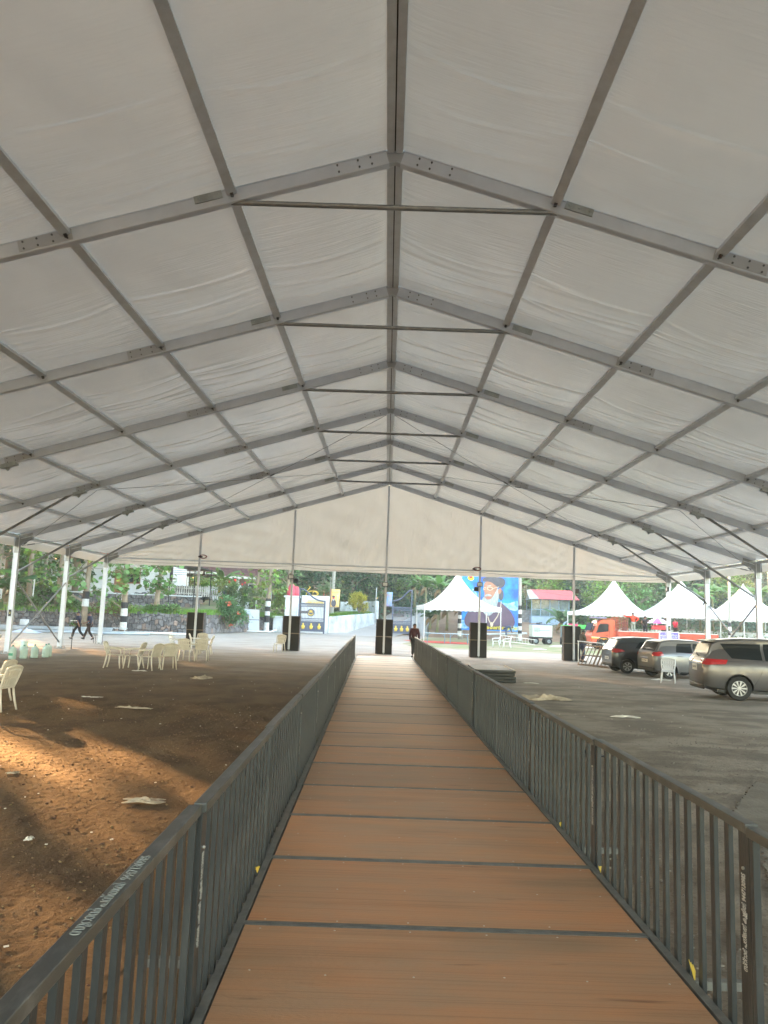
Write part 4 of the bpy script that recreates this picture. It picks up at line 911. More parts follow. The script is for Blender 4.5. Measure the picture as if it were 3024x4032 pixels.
# purple folding sign
t = thing('sandwich_board', 'purple notice board with white lettering standing behind the cars', 'sign', (17.4, 48.0, 0))
MB().box((0, 0, 1.33), (1.14, .03, .58), Matrix.Rotation(-.08, 3, 'X')).build('panel', mat('sign_purple', (.12, .09, .34), .5, col2=(.17, .13, .40), scale=3), t)
for s in (-1, 1):
    MB().beam((s*.58, -.01, 1.66), (s*.60, -.16, 0), .03, .03).build('leg', WPL, t); MB().beam((s*.58, .02, 1.66), (s*.60, .34, 0), .03, .03).build('leg', WPL, t)
MB().beam((-.6, -.01, 1.645), (.6, -.01, 1.645), .03, .03).build('top_bar', WPL, t)
for k, (w_, tx) in enumerate(((.5, 'സഭാ സംഗമം'), (.9, 'യാക്കോബായ സുറിയാനി സഭ'), (.9, 'പന്തൽ ഉദ്ഘാടനം 2024'), (.7, 'സ്വാഗതം നാട്ടുകാർ'))):
    text('lettering', tx, .085, frame_mat((0, -.045+.0*k, 1.53-.095*k), (1, 0, 0), (0, .08, 1)), WPL, t)
for x, c in ((-.42, (.6, .3, .6)), (-.3, (.7, .65, .3)), (0, (.65, .6, .75)), (.33, (.75, .75, .6))): MB().lathe([(.075, -.055), (.07, -.05), (.01, -.045)], (x, 0, 1.09), 14, 'y').build('emblem', mat('emblem_%d' % int(c[0]*100), c, .6), t)

# ------------------------------------------------------------------ generators on trailers
def generator(x, y, w, rz, body, trim, label, big):
    t = thing('generator_trailer', label, 'generator', (x, y, 0), rz, 'generators on wheels')
    MB().prism([(-w/2, .64), (w/2, .64), (w/2+.02, 1.66), (-w/2-.03, 1.66)], -.55, .55, 'y').build('canopy', body, t, bevel=.02)
    MB().box((0, 0, 1.70), (w+.06, 1.16, .05)).build('roof', trim, t); MB().box((0, 0, .58), (w+.1, 1.0, .12)).build('chassis', PLB, t); MB().beam((-w/2, 0, .52), (-w/2-.55, 0, .46), .08, .06).build('tow_bar', PLB, t)
    for xx in (-w/2+.28, w/2-.28):
        for s in (-1, 1):
            w_ = MB().lathe([(.02,-.04),(.15, -.04),(.16, -.09), (.27, -.09), (.29, -.05), (.29, .05), (.27, .09), (.16, .09), (.15,.04),(.02,.04)], n=24, axis='y').build('wheel', TYRE, t, loc=(xx, s*.52, .29)); MB().lathe([(.16, -.05*s), (.15, s*.06), (.03, s*.07)], n=16, axis='y', cap=False).build('rim', mat('rim_grey', (.25, .3, .32), .5), w_)
    MB().box((-w*.28, -.565, 1.28), (w*.30, .02, .36)).build('louvre', mat('louvre_grey', (.25, .30, .30), .6), t)
    for k in range(6): MB().box((-w*.28, -.58, 1.14+k*.055), (w*.28, .02, .02)).build('louvre_blade', body, t)
    MB().box((w*.24, -.562, 1.1), (w*.38, .012, .62)).build('access_door', body, t, bevel=.006); MB().box((w*.1, -.574, 1.22), (w*.55, .006, .035)).build('stripe', mat('stripe_teal', (.06, .30, .25), .5), t)
    MB().path([(-.1, .1, 1.7), (-.1, .1, 1.85), (.15, .1, 1.86)], .05, 8).build('exhaust', PLB, t); MB().box((-.25, .1, 1.80), (.2, .2, .12)).build('silencer', PLB, t, bevel=.04)
    return t
generator(13.45, 68.0, 1.72, .10, mat('gen_white_green', (.62, .68, .60), .5, col2=(.50, .56, .50), scale=3), mat('gen_blue', (.08, .16, .35), .5), 'pale green generator on a small trailer in front of the glazed hut', True)
generator(16.35, 70.6, 1.5, 1.35, mat('gen_grey', (.16, .24, .28), .5), mat('gen_bright_green', (.08, .50, .10), .5), 'dark generator with bright green trim behind the rightmost speaker', False)
for x, z, c, l in ((16.8, 1.52, (.7, .05, .15), 'pink crate on top of the dark generator'), (17.6, 1.45, (.05, .6, .08), 'bright green crate beyond the rightmost speaker')):
    o = MB().box((0, 0, .17), (.8, .5, .34)).build('crate', mat('crate_%d' % int(c[0]*100), c, .5), bevel=.02, loc=(x, 70.2, z)); tag(o, l, 'crate')
t = thing('crate_table', 'low table under the coloured crates beyond the speaker', 'table', (17.2, 70.2, 0)); MB().box((0, 0, 1.43), (1.9, .7, .05)).build('tabletop', PLB, t)
for sx in (-.9, .9):
    for sy in (-.3, .3): MB().tube((sx, sy, 0), (sx, sy, 1.42), .025, 6).build('leg', PLB, t)
# ------------------------------------------------------------------ pagoda tents
PAG = mat('pagoda_canvas', (.82, .83, .84), .55, transl=.22); POLEM = mat('pole_white', (.62, .64, .66), .4, metal=.3)
def pagoda(x, y, half, eave, peak, pw, label, rz=0., group=None, vh=.33):
    t = thing('pagoda_tent', label, 'marquee', (x, y, 0), rz, group)
    for q in range(4):
        R = rotz(q*math.pi/2)
        def fn(u, v):
            e = half*(1-v); w = (2*u-1)*e; z = eave+(peak-eave)*(v**pw)*(1) - .10*math.sin(math.pi*u)*(1-v)*v*2
            p = R @ Vector((w, -e, z)); return p
        MB().grid(fn, 16, 24).build('roof_panel', PAG, t, smooth=True)
        n = int(half*2/.42)
        def fv(u, v):
            w = (2*u-1)*half; sc = abs(math.sin(math.pi*u*n)); p = R @ Vector((w, -half-.01-.015*math.sin(u*50), eave-.02-v*(vh-.10+.10*sc))); return p
        MB().grid(fv, n*6, 2).build('valance', PAG, t, smooth=True)
        p = R @ Vector((half-.04, -half+.04, 0)); MB().tube((p.x, p.y, 0), (p.x, p.y, eave-.02), .045, 8).build('leg', POLEM, t)
    MB().tube((0, 0, peak-.9), (0, 0, peak+.12), .04, 8).lathe([(.10, peak-.04), (.03, peak+.05)], n=8).build('peak_cap', PAG, t)
    return t
pagoda(6.2, 69.0, 3.3, 3.05, 6.05, 2.0, 'small white pagoda canopy standing in front of the blue poster board', .06, vh=.42)
pagoda(22.2, 76.0, 4.0, 3.02, 6.35, 2.1, 'white pagoda marquee behind the orange lorry cab, leftmost of the right-hand three', -.349, 'row of white marquees at the right')
pagoda(30.2, 79.7, 4.4, 3.1, 6.64, 2.1, 'white pagoda marquee in the middle of the right-hand three', 0, 'row of white marquees at the right')
pagoda(36.9, 80.4, 4.3, 3.0, 6.5, 2.1, 'white pagoda marquee farthest right, behind the side posts', 0, 'row of white marquees at the right')
# ------------------------------------------------------------------ big portrait hoarding
t = thing('poster_hoarding', 'large blue hoarding with the portrait of a white-bearded man in black cap', 'hoarding', (10.02, 76.3, 0))
skyp = mat('print_sky_blue', (.015, .10, .62), .5, col2=(.01, .32, .75), scale=.7, contrast=(.4, .62)); cloudp = mat('print_cloud', (.45, .62, .85), .5, col2=(.06, .30, .75), scale=1.6, contrast=(.38, .6))
robe = mat('print_robe', (.085, .05, .10), .5, col2=(.12, .075, .13), scale=1.2); skin_p = mat('print_skin', (.45, .22, .14), .5, col2=(.34, .15, .10), scale=2.5); beard = mat('print_beard', (.46, .49, .50), .5, col2=(.27, .33, .37), scale=5, stretch=(2.5, 1, .5), contrast=(.4, .6))
capm = mat('print_cap', (.05, .05, .07), .5, col2=(.09, .09, .12), scale=2); goldp = mat('print_gold', (.62, .52, .40), .5); yelp = mat('print_yellow', (.85, .72, .02), .5)
bx0, bz0 = -2.78, .88
MB().box((0, 0, 3.75), (5.66, .05, 5.75)).build('backing', skyp, t)
lay = [0]
def flat(nm, pts, m_, sub=1):
    lay[0] += 1; d = -.028-.004*lay[0]
    P_ = [Vector((p[0], p[1])) for p in pts]; 
    if sub:                                        # smooth the outline (Chaikin)
        for _ in range(2): P_ = [q for i in range(len(P_)) for q in (P_[i].lerp(P_[(i+1) % len(P_)], .25), P_[i].lerp(P_[(i+1) % len(P_)], .75))]
    return MB().prism([(p.x, p.y) for p in P_], d, d+.0035, 'y').build(nm, m_, t)
def px(x, y):   # poster print coordinates: hundredths from the left edge and from the lower edge, in metres
    return (bx0+x*5.62/100, bz0+y*5.15/100)
flat('cloud', [px(*p) for p in ((0, 2), (14, 3), (16, 12), (9, 20), (3, 17), (0, 22))], cloudp)
flat('cloud', [px(*p) for p in ((14, 52), (20, 68), (18, 80), (24, 76), (30, 62), (34, 48), (26, 44))], cloudp)
flat('cloud', [px(*p) for p in ((0, 70), (6, 74), (7, 84), (2, 88), (0, 86))], cloudp); flat('cloud', [px(*p) for p in ((70, 55), (82, 52), (92, 56), (100, 60), (100, 38), (88, 40), (78, 46))], cloudp)
flat('cloud', [px(*p) for p in ((80, 0), (84, 8), (92, 12), (100, 10), (100, 1))], cloudp)
flat('robe', [px(*p) for p in ((5, 16), (10, 32), (20, 44), (36, 50), (52, 50), (66, 56), (72, 53), (86, 40), (94, 24), (95, 14), (88, 4), (50, 1), (12, 4))], robe)
flat('cap_tail', [px(*p) for p in ((62, 78), (72, 80), (75, 68), (72, 58), (68, 58), (63, 66))], capm)
flat('beard', [px(*p) for p in ((35, 56), (40, 66), (48, 58), (56, 64), (60, 78), (64, 82), (66, 70), (65, 58), (62, 44), (55, 32), (48, 27), (40, 32), (36, 42))], beard)
flat('face', [px(*p) for p in ((40, 92), (39, 82), (38, 78), (41, 72), (40, 66), (42, 60), (49, 58), (55, 63), (60, 74), (64, 82), (62, 92), (52, 96))], skin_p)
flat('ear', [px(*p) for p in ((65, 80), (69, 82), (71, 77), (68, 70), (65, 70), (64, 75))], skin_p)
flat('cap', [px(*p) for p in ((36, 92), (50, 94), (60, 86), (68, 80), (76, 86), (77, 95), (74, 101), (50, 103), (37, 100))], capm)
flat('moustache', [px(*p) for p in ((41, 67), (46, 70), (53, 68), (54, 65), (47, 66), (42, 64))], beard); flat('mouth', [px(*p) for p in ((43, 63), (48, 64.5), (52, 62), (47, 60.5))], mat('print_lips', (.45, .10, .08), .5))
def stroke(nm, pts, r, m_):
    lay[0] += 1; d = -.028-.004*lay[0]; m__ = MB(); Q = [Vector((*px(*p),)) for p in pts]
    for a, b_ in zip(Q[:-1], Q[1:]):
        n_ = (b_-a); n_ = Vector((-n_.y, n_.x)).normalized()*r; m__.prism([(a+n_)[:], (b_+n_)[:], (b_-n_)[:], (a-n_)[:]], d, d+.003, 'y')
    return m__.build(nm, m_, t)
stroke('glasses', [(45, 81), (46, 78), (50, 76.5), (54, 78), (55, 81), (51, 83), (46, 82.5), (45, 81)], .03, goldp); stroke('glasses', [(55, 80), (60, 82), (66, 84)], .025, goldp); stroke('glasses', [(38.5, 80), (42, 82), (43, 79), (40, 77), (38.5, 79)], .025, goldp)
stroke('eye', [(48, 79.5), (52, 79.5)], .03, capm); stroke('brow', [(45, 84.5), (52, 86)], .04, beard); stroke('nose', [(43, 80), (40.5, 73.5), (43, 72)], .025, mat('print_skin_dark', (.38, .17, .11), .5))
stroke('chain', [(70, 56), (69, 42), (64, 28), (57, 16), (54, 12)], .045, goldp); stroke('chain', [(47, 27), (49, 20), (53, 12)], .045, goldp)
flat('pendant', [px(*p) for p in ((51, 14), (54, 17), (57, 14), (56, 9), (54, 6), (52, 9))], goldp)
flat('sun_emblem', [px(*p) for p in ((10, 98), (14, 94), (19, 94), (22, 98), (21, 102), (11, 102))], yelp); flat('emblem_centre', [px(*p) for p in ((13, 99), (16, 97), (19, 99), (18, 102), (13, 102))], mat('print_red', (.6, .02, .03), .5))
text('lettering', 'യാക്കോബ് ബുർദാന', .40, frame_mat((bx0+3.6, -.028-.004*(lay[0]+2), bz0+.30), (1, 0, 0), (0, 0, 1)), yelp, t, bold=.012)
for x in (-2.6, 2.75): MB().tube((x, .10, 0), (x, .10, 6.4), .06, 8).build('support_pole', GALV, t)
for z in (1.2, 3.6, 6.0): MB().tube((-2.7, .07, z), (2.8, .07, z), .03, 6).build('support_rail', GALV, t)
# small posters
def poster(x, y, z0, w, h, label, m_, fig=True, pole=True):
    t = thing('banner', label, 'banner', (x, y, 0)); MB().grid(lambda u, v: ((u-.5)*w+.06*v, .04*math.sin(u*5+v*3), z0+h*v), 10, 12).build('sheet', m_, t, smooth=True, solid=.01)
    if fig:
        def el(nm, cx, cz, rx, rz_, m2, d): MB().prism([(cx+rx*math.cos(a*math.pi/8), cz+rz_*math.sin(a*math.pi/8)) for a in range(16)], d, d+.004, 'y').build(nm, m2, t)
        el('robe_print', -.10, z0+.38, .24, .36, capm, -.060); el('beard_print', -.12, z0+.78, .10, .20, beard, -.065); el('face_print', -.12, z0+.90, .10, .12, mat('print_red', (.6, .02, .03), .5), -.070); el('cap_print', -.12, z0+1.0, .13, .09, capm, -.075)
        MB().prism([(.20, z0+.2), (.25, z0+.2), (.28, z0+1.1), (.24, z0+1.1)], -.065, -.06, 'y').build('staff_print', goldp, t); el('staff_head', .27, z0+1.1, .12, .06, goldp, -.07)
    text('lettering', 'സ്വാഗതം', .16, frame_mat((0, -.06, z0+h-.3), (1, 0, 0), (0, 0, 1)), mat('print_orange_dark', (.7, .25, .02), .5), t)
    if pole:
        MB().tube((-w/2-.1, .03, 0), (-w/2-.05, .03, z0+h+1.2), .03, 6).build('pole', GALV, t); MB().beam((-w/2-.1, .03, z0-.03), (w/2, .03, z0-.03), .03, .03).build('crossbar', GALV, t)
    return t
poster(-5.12, 75.0, 2.63, .86, 1.72, 'orange banner with a bearded cleric hung right of the left gate leaf', mat('banner_orange', (.78, .42, .10), .6, col2=(.80, .62, .28), scale=.9))
poster(.15, 81.5, 2.95, .62, 1.5, 'light blue banner showing a standing figure behind the middle post', mat('banner_blue', (.12, .42, .62), .6, col2=(.45, .3, .5), scale=1.2), fig=False, pole=False)
for ob in COL.objects:
    if ob.name.startswith('banner.'):
        text('figure_print', 'I', .8, frame_mat((0, -.06, 3.5), (1, 0, 0), (0, 0, 1)), beard, ob, bold=.05); MB().tube((-.28, .04, 0), (-.28, .04, 4.5), .025, 6).build('pole', GALV, ob)

# ------------------------------------------------------------------ gates
GB = mat('gate_blue_grey', (.075, .095, .15), .45, metal=.3, col2=(.10, .12, .18), scale=3); GLD = mat('gate_gold', (.72, .50, .08), .4, metal=.3)
def gate(x, y, rz, W_, flip, label, emblem):
    t = thing('gate_leaf', label, 'gate', (x, y, 0), rz, 'leaves of the entrance gate'); f = -1 if flip else 1
    def X(u): return f*u
    hs = 4.35 if not flip else 4.7
    m = MB().beam((X(.05), 0, .12), (X(.05), 0, hs), .12, .12, (0, 1, 0)).beam((X(W_-.05), 0, .05), (X(W_-.05), 0, 3.2), .14, .14, (0, 1, 0))
    for z, w_ in ((.30, .14), (1.12, .16), (1.45, .08), (2.60, .08), (2.85, .12)): m.beam((X(.1), 0, z), (X(W_-.1), 0, z), .07, w_)
    m.build('frame', GB, t)
    pts = [(X(W_*u), 0, z) for u, z in ((.02, hs-.1), (.14, hs-.12), (.26, hs-.30), (.40, hs-.62), (.55, hs-.92), (.72, hs-1.12), (.88, hs-1.2), (.98, hs-1.22))]
    MB().path(pts, .075, 8).build('swept_top_bar', GB, t, smooth=True)
    n = 17
    for k in range(n): MB().beam((X(.1+(W_-.2)*(k+.5)/n), 0, 1.2), (X(.1+(W_-.2)*(k+.5)/n), 0, 2.8), .025, .035, (0, 1, 0)).build('bar', GB, t)
    for k in range(n+1):
        for z in (1.30, 2.72): MB().lathe([(.01, -.06), (.045, 0), (.01, .06)], (X(.1+(W_-.2)*k/n), 0, z), 6).build('bead', GB, t)
    for k in range(3):
        u = .12+(W_-.24)*(k+.5)/3; pw_ = (W_-.3)/3
        MB().box((X(u), .0, .71), (pw_, .03, .74)).build('lower_panel', GB, t); MB().beam((X(u-pw_/2), -.02, .36), (X(u-pw_/2), -.02, 1.06), .05, .05, (0, 1, 0)).build('panel_stile', GB, t)
        o = MB().lathe([(.0, .0), (.13, .0), (.12, .06), (.15, .09), (.19, .30), (.11, .33), (.05, .37), (.09, .44), (.08, .51), (.02, .56)], (X(u), -.03, .46), 10); 
        o.v = [(a, -.03+(b_+.03)*.25, c) for a, b_, c in o.v]; o.build('gold_finial', GLD, t, smooth=True)
    if emblem:
        cx, cz = X(W_*.47), 2.03
        MB().lathe([(.01, -.05), (.34, -.05), (.36, -.02), (.36, .02), (.01, .02)], (cx, 0, cz), 24, 'y').build('emblem_disc', GB, t)
        e = MB()
        for k in range(9):
            a = math.pi*(-.05+1.1*k/8); e.beam((cx+.05*math.cos(a), -.07, cz+.02+.04*math.sin(a)), (cx+.22*math.cos(a), -.07, cz+.02+.24*math.sin(a)), .03, .05, (0, 1, 0))
        e.lathe([(.01, -.02), (.09, -.01), (.09, .01), (.01, .02)], (cx, -.07, cz+.10), 12, 'y')
        e.path([(cx+.24*math.cos(a/10*math.pi), -.07, cz-.08-.17*math.sin(a/10*math.pi)) for a in range(11)], [.03+.035*math.sin(a/10*math.pi) for a in range(11)], 6); e.build('gold_crest', GLD, t)
    pl = MB().box((X(W_*(.20 if emblem else .66)), -.03, 2.04), (W_*(.40 if emblem else .56), .03, .24)).build('name_bar', mat('bar_dark', (.06, .06, .07), .5), t)
    text('lettering', 'CENTRE', .17, frame_mat((X(W_*(.18 if emblem else .66)), -.05, 2.04), (1, 0, 0), (0, 0, 1)), mat('bar_letters', (.22, .22, .24), .5), t)
    return t
gate(-8.50, 74.2, -.02, 2.55, False, 'left gate leaf with gold crest disc and three gold finials', True)
gate(2.50, 78.5, .02, 2.0, True, 'right gate leaf partly hidden behind the middle gable post', False)
WW = mat('whitewash', (.74, .76, .78), .8, col2=(.55, .58, .60), scale=1.2, contrast=(.5, .75)); WD = mat('whitewash_dirty', (.62, .66, .70), .85, col2=(.28, .30, .28), scale=.9, contrast=(.45, .72), stretch=(1, 1, .6))
t = thing('gate_pillar', 'thick white gate pillar with a projecting cap left of the gate', 'pillar', (-9.35, 75.6, 0)); MB().box((0, .3, 1.7), (1.28, .9, 3.4)).build('shaft', WW, t, bevel=.02); MB().box((0, .3, 3.50), (1.52, 1.1, .18)).build('cap', WW, t, bevel=.02)
t = thing('name_wall', 'whitewashed name wall with gold lettering behind the left gate leaf', 'wall', (-7.2, 77.5, 0)); MB().box((0, 0, 1.85), (2.8, .35, 3.7)).build('wall', WW, t); MB().box((0, -.2, 2.95), (1.6, .05, .7)).build('name_plate', mat('plate_cream', (.55, .50, .36), .6), t)
text('lettering', 'സഭാ കേന്ദ്രം', .28, frame_mat((0, -.235, 3.0), (1, 0, 0), (0, 0, 1)), GLD, t, bold=.01)
t = thing('gold_ornament', 'gilded scroll ornament resting on the name wall', 'ornament', (-7.6, 77.5, 3.7)); 
MB().path([(.5*math.cos(a*.5)*(1-a*.03)+.3*(a > 9), 0, .25+.22*math.sin(a*.5)) for a in range(20)], .05, 6).build('scroll', GLD, t, smooth=True); MB().path([(-.6, 0, 0), (-.5, 0, .5), (-.2, 0, .85), (-.35, 0, .95)], .05, 6).build('scroll', GLD, t, smooth=True)
t = thing('covered_statue', 'figure wrapped in bright pink cloth standing above the gate pillar', 'statue', (-9.5, 76.4, 3.55)); 
MB().lathe([(.48, 0), (.46, .3), (.40, .7), (.30, 1.0), (.16, 1.16), (.03, 1.2)], (-.02, 0, 0), 14).build('wrapping', mat('cloth_pink', (.70, .10, .14), .7, col2=(.55, .06, .10), scale=3), t, smooth=True); MB().lathe([(.36, 0), (.34, .5), (.2, .95), (.04, 1.0)], (.42, .05, 0), 12).build('wrapping', mat('cloth_pink', (0, 0, 0)), t, smooth=True)
# pale boundary walls by the road
def wall_run(name, pts, th, label, m_):
    t = thing(name, label, 'wall', (0, 0, 0))
    for (x0, y0, h0), (x1, y1, h1) in zip(pts[:-1], pts[1:]):
        d = (Vector((x1, y1, 0))-Vector((x0, y0, 0))).normalized(); n_ = Vector((-d.y, d.x, 0))*th/2; a, b_ = Vector((x0, y0, 0)), Vector((x1, y1, 0)); V = []
        for s in (-1, 1): V += [a+n_*s+Vector((0, 0, -.3)), b_+n_*s+Vector((0, 0, -.3)), b_+n_*s+Vector((0, 0, h1)), a+n_*s+Vector((0, 0, h0))]
        MB().add(V, [(0, 1, 2, 3), (7, 6, 5, 4), (3, 2, 6, 7), (0, 4, 5, 1), (0, 3, 7, 4), (1, 5, 6, 2)]).build('wall_section', m_, t, bevel=.02)
    return t
wall_run('low_wall', [(-6.4, 77.6, 1.62), (-4.3, 79.0, 1.85), (-1.5, 85.0, 2.2)], .3, 'low whitewashed curb wall along the road right of the left gate leaf', WD)
wall_run('low_wall', [(-5.4, 88.0, 3.35), (-2.2, 89.0, 3.5), (-1.2, 86.5, 3.55), (-1.1, 85.6, 3.5)], .3, 'weathered grey-white wall behind the round yellow bush', WD)
wall_run('low_wall', [(1.9, 84.0, 1.5), (4.0, 80.0, 2.6), (5.2, 88, 3.2)], .3, 'grey block wall beside the road behind the small pagoda', WD)
BLKW = mat('block_wall', (.50, .50, .50), .85, col2=(.25, .24, .22), scale=1.5)
t = thing('block_wall', 'weathered concrete block wall between the hoarding and the glazed hut', 'wall', (13.0, 86.5, 0))
bl0 = MB().box((0, 0, 0), (.58, .25, .27)).build('block', BLKW, t, bevel=.01); 
for r_ in range(11):
    for c in range(6):
        if r_ == 0 and c == 0: o = bl0
        else: o = inst('block', bl0, t)
        o.location = (c*.6+(.3 if r_ % 2 else 0)+RN.uniform(-.01, .01), RN.uniform(-.02, .02), .14+r_*.285)
# earth banks and verges
EARTH = mat('earth', (.20, .13, .085), .95, col2=(.28, .20, .13), scale=.8, bump=.8, bscale=6); TURF = mat('turf', (.07, .15, .03), .9, col2=(.16, .20, .06), scale=1.2, bump=.8, bscale=12)
ROAD = mat('road_surface', (.34, .32, .30), .9, col2=(.42, .40, .37), scale=.5, bump=.3, bscale=20)
def ribbon(name, rows, m_, kind='structure'):
    """rows of (x, y, z) points, lofted"""
    V = [p for r_ in rows for p in r_]; k = len(rows[0]); F = [(i*k+j, i*k+j+1, (i+1)*k+j+1, (i+1)*k+j) for i in range(len(rows)-1) for j in range(k-1)]
    return tag(MB().add(V, F).build(name, m_, smooth=True), kind=kind)
ribbon('road', [[(-6.2, 74, .012), (.6, 74, .012)], [(-5.5, 79, .10), (1.5, 80, .10)], [(-1.2, 86, 1.15), (3.5, 86, 1.2)], [(1.0, 95, 2.7), (7.0, 92, 2.5)], [(8, 106, 4.2), (16, 99, 4.0)]], ROAD)
ribbon('lawn', [[(-6.1, 78.2, 1.55), (-8.5, 86, 2.0)], [(-4.2, 79.4, 1.78), (-5.5, 88, 2.3)], [(-1.7, 85.4, 2.12), (-2.0, 88.9, 2.4)]], TURF)
ribbon('verge', [[(1.8, 52, .006), (12, 50, .006), (30, 50, .006)], [(1.2, 58, .008), (14, 58, .008), (30, 60, .008)], [(2.9, 66, .008), (16, 70, .008), (42, 72, .008)], [(3.6, 76, .01), (18, 84, .01), (60, 86, .01)]], mat('patchy_grass', (.16, .20, .07), .95, col2=(.30, .25, .18), scale=.45, contrast=(.42, .6), bump=.5, bscale=10))
ribbon('earth_bank', [[(4.2, 77.5, 0), (4.4, 80, 1.0), (4.8, 88, 2.6)], [(9, 78, 0), (9, 81, 1.3), (9.5, 88, 2.8)], [(13.5, 77, 0), (13.8, 81, 1.2), (14, 86.2, 1.9)], [(17.8, 76, 0), (18.2, 80, .9), (18.5, 84, 1.6)], [(24, 80, 0), (24, 84, .6), (24, 90, 1.5)], [(60, 84, 0), (60, 88, .8), (60, 96, 2.0)]], EARTH)
# the wooded hill behind everything
def hillz(x, y): return max(0, min(1, (y-88)/60))*15+2.0*vnoise(np.array(x), np.array(y), .06, 4)
rows = []
for i in range(13):
    y = 88+i*9; rows.append([(x, y, float(hillz(x, y))-.6) for x in range(-120, 131, 10)])
ribbon('wooded_hill', rows, mat('hill_ground', (.045, .06, .02), .95, col2=(.09, .08, .04), scale=.2))

# ------------------------------------------------------------------ glazed hut with red roof
t = thing('glazed_hut', 'small glazed hut with a red corrugated gable roof on a pale blue plinth', 'hut', (16.8, 85.0, 0)); HB_ = mat('hut_blue', (.33, .46, .60), .7, col2=(.42, .54, .66), scale=1.5); FRM = mat('hut_frame', (.22, .32, .42), .5); RR = mat('roof_red', (.55, .08, .09), .5, col2=(.45, .06, .07), scale=2)
MB().box((1.05, 1.5, 1.25), (4.1, 3.0, 2.5)).build('plinth', HB_, t); pane_m = mat('hut_glass', (.16, .24, .24), .08, spec=.8, alpha=.55)
for (x, y) in ((-1, 0), (.0, 0), (1.0, 0), (2.0, 0), (3.1, 0), (-1, 3), (3.1, 3)): MB().box((x, y, 3.45), (.09, .09, 1.9)).build('frame_post', FRM, t)
for z in (2.53, 3.25, 4.38): MB().box((1.05, 0, z), (4.15, .08, .08)).build('frame_rail', FRM, t); MB().box((-1, 1.5, z), (.08, 3, .08)).build('frame_rail', FRM, t)
for x in (-.5, .5, 1.5, 2.55): MB().box((x, .0, 2.89), (.9, .015, .62)).build('pane', pane_m, t); MB().box((x, .0, 3.81), (.9, .015, 1.02)).build('pane', pane_m, t)
MB().box((1.6, 1.6, 3.4), (1.6, .1, 1.7)).build('inner_partition', WW, t); MB().box((.65, .35, 3.15), (.75, .1, 1.2)).build('cabinet', WPL, t); MB().box((.65, .28, 2.95), (.2, .03, .2)).build('switch_box', mat('red_brown', (.3, .08, .06), .6), t)
def slope(y0, y1, z0, z1):
    m = MB()
    def fn(u, v): return (-.55+3.7*0+u*4.6+ (v*-.35), y0+(y1-y0)*v, z0+(z1-z0)*v+.035*abs(math.sin(u*math.pi*22)))
    return m.grid(fn, 132, 2)
slope(-1.0, 1.5, 4.35, 5.45).build('roof_sheet', RR, t, solid=.01); slope(4.0, 1.5, 4.35, 5.45).build('roof_sheet', RR, t, solid=.01)
MB().prism([(-1.1, 4.35), (1.5, 5.42), (4.1, 4.35)], -.98, -.94, 'x').build('gable_board', mat('gable_grey', (.35, .36, .36), .7), t); MB().add([(-1.45, -1.1, 4.32), (-.4, -1.0, 4.38), (-.75, 1.5, 5.46), (-1.3, 1.5, 5.38)], [(0, 1, 2, 3)]).build('side_eave', mat('gable_grey', (0, 0, 0)), t, solid=.03)

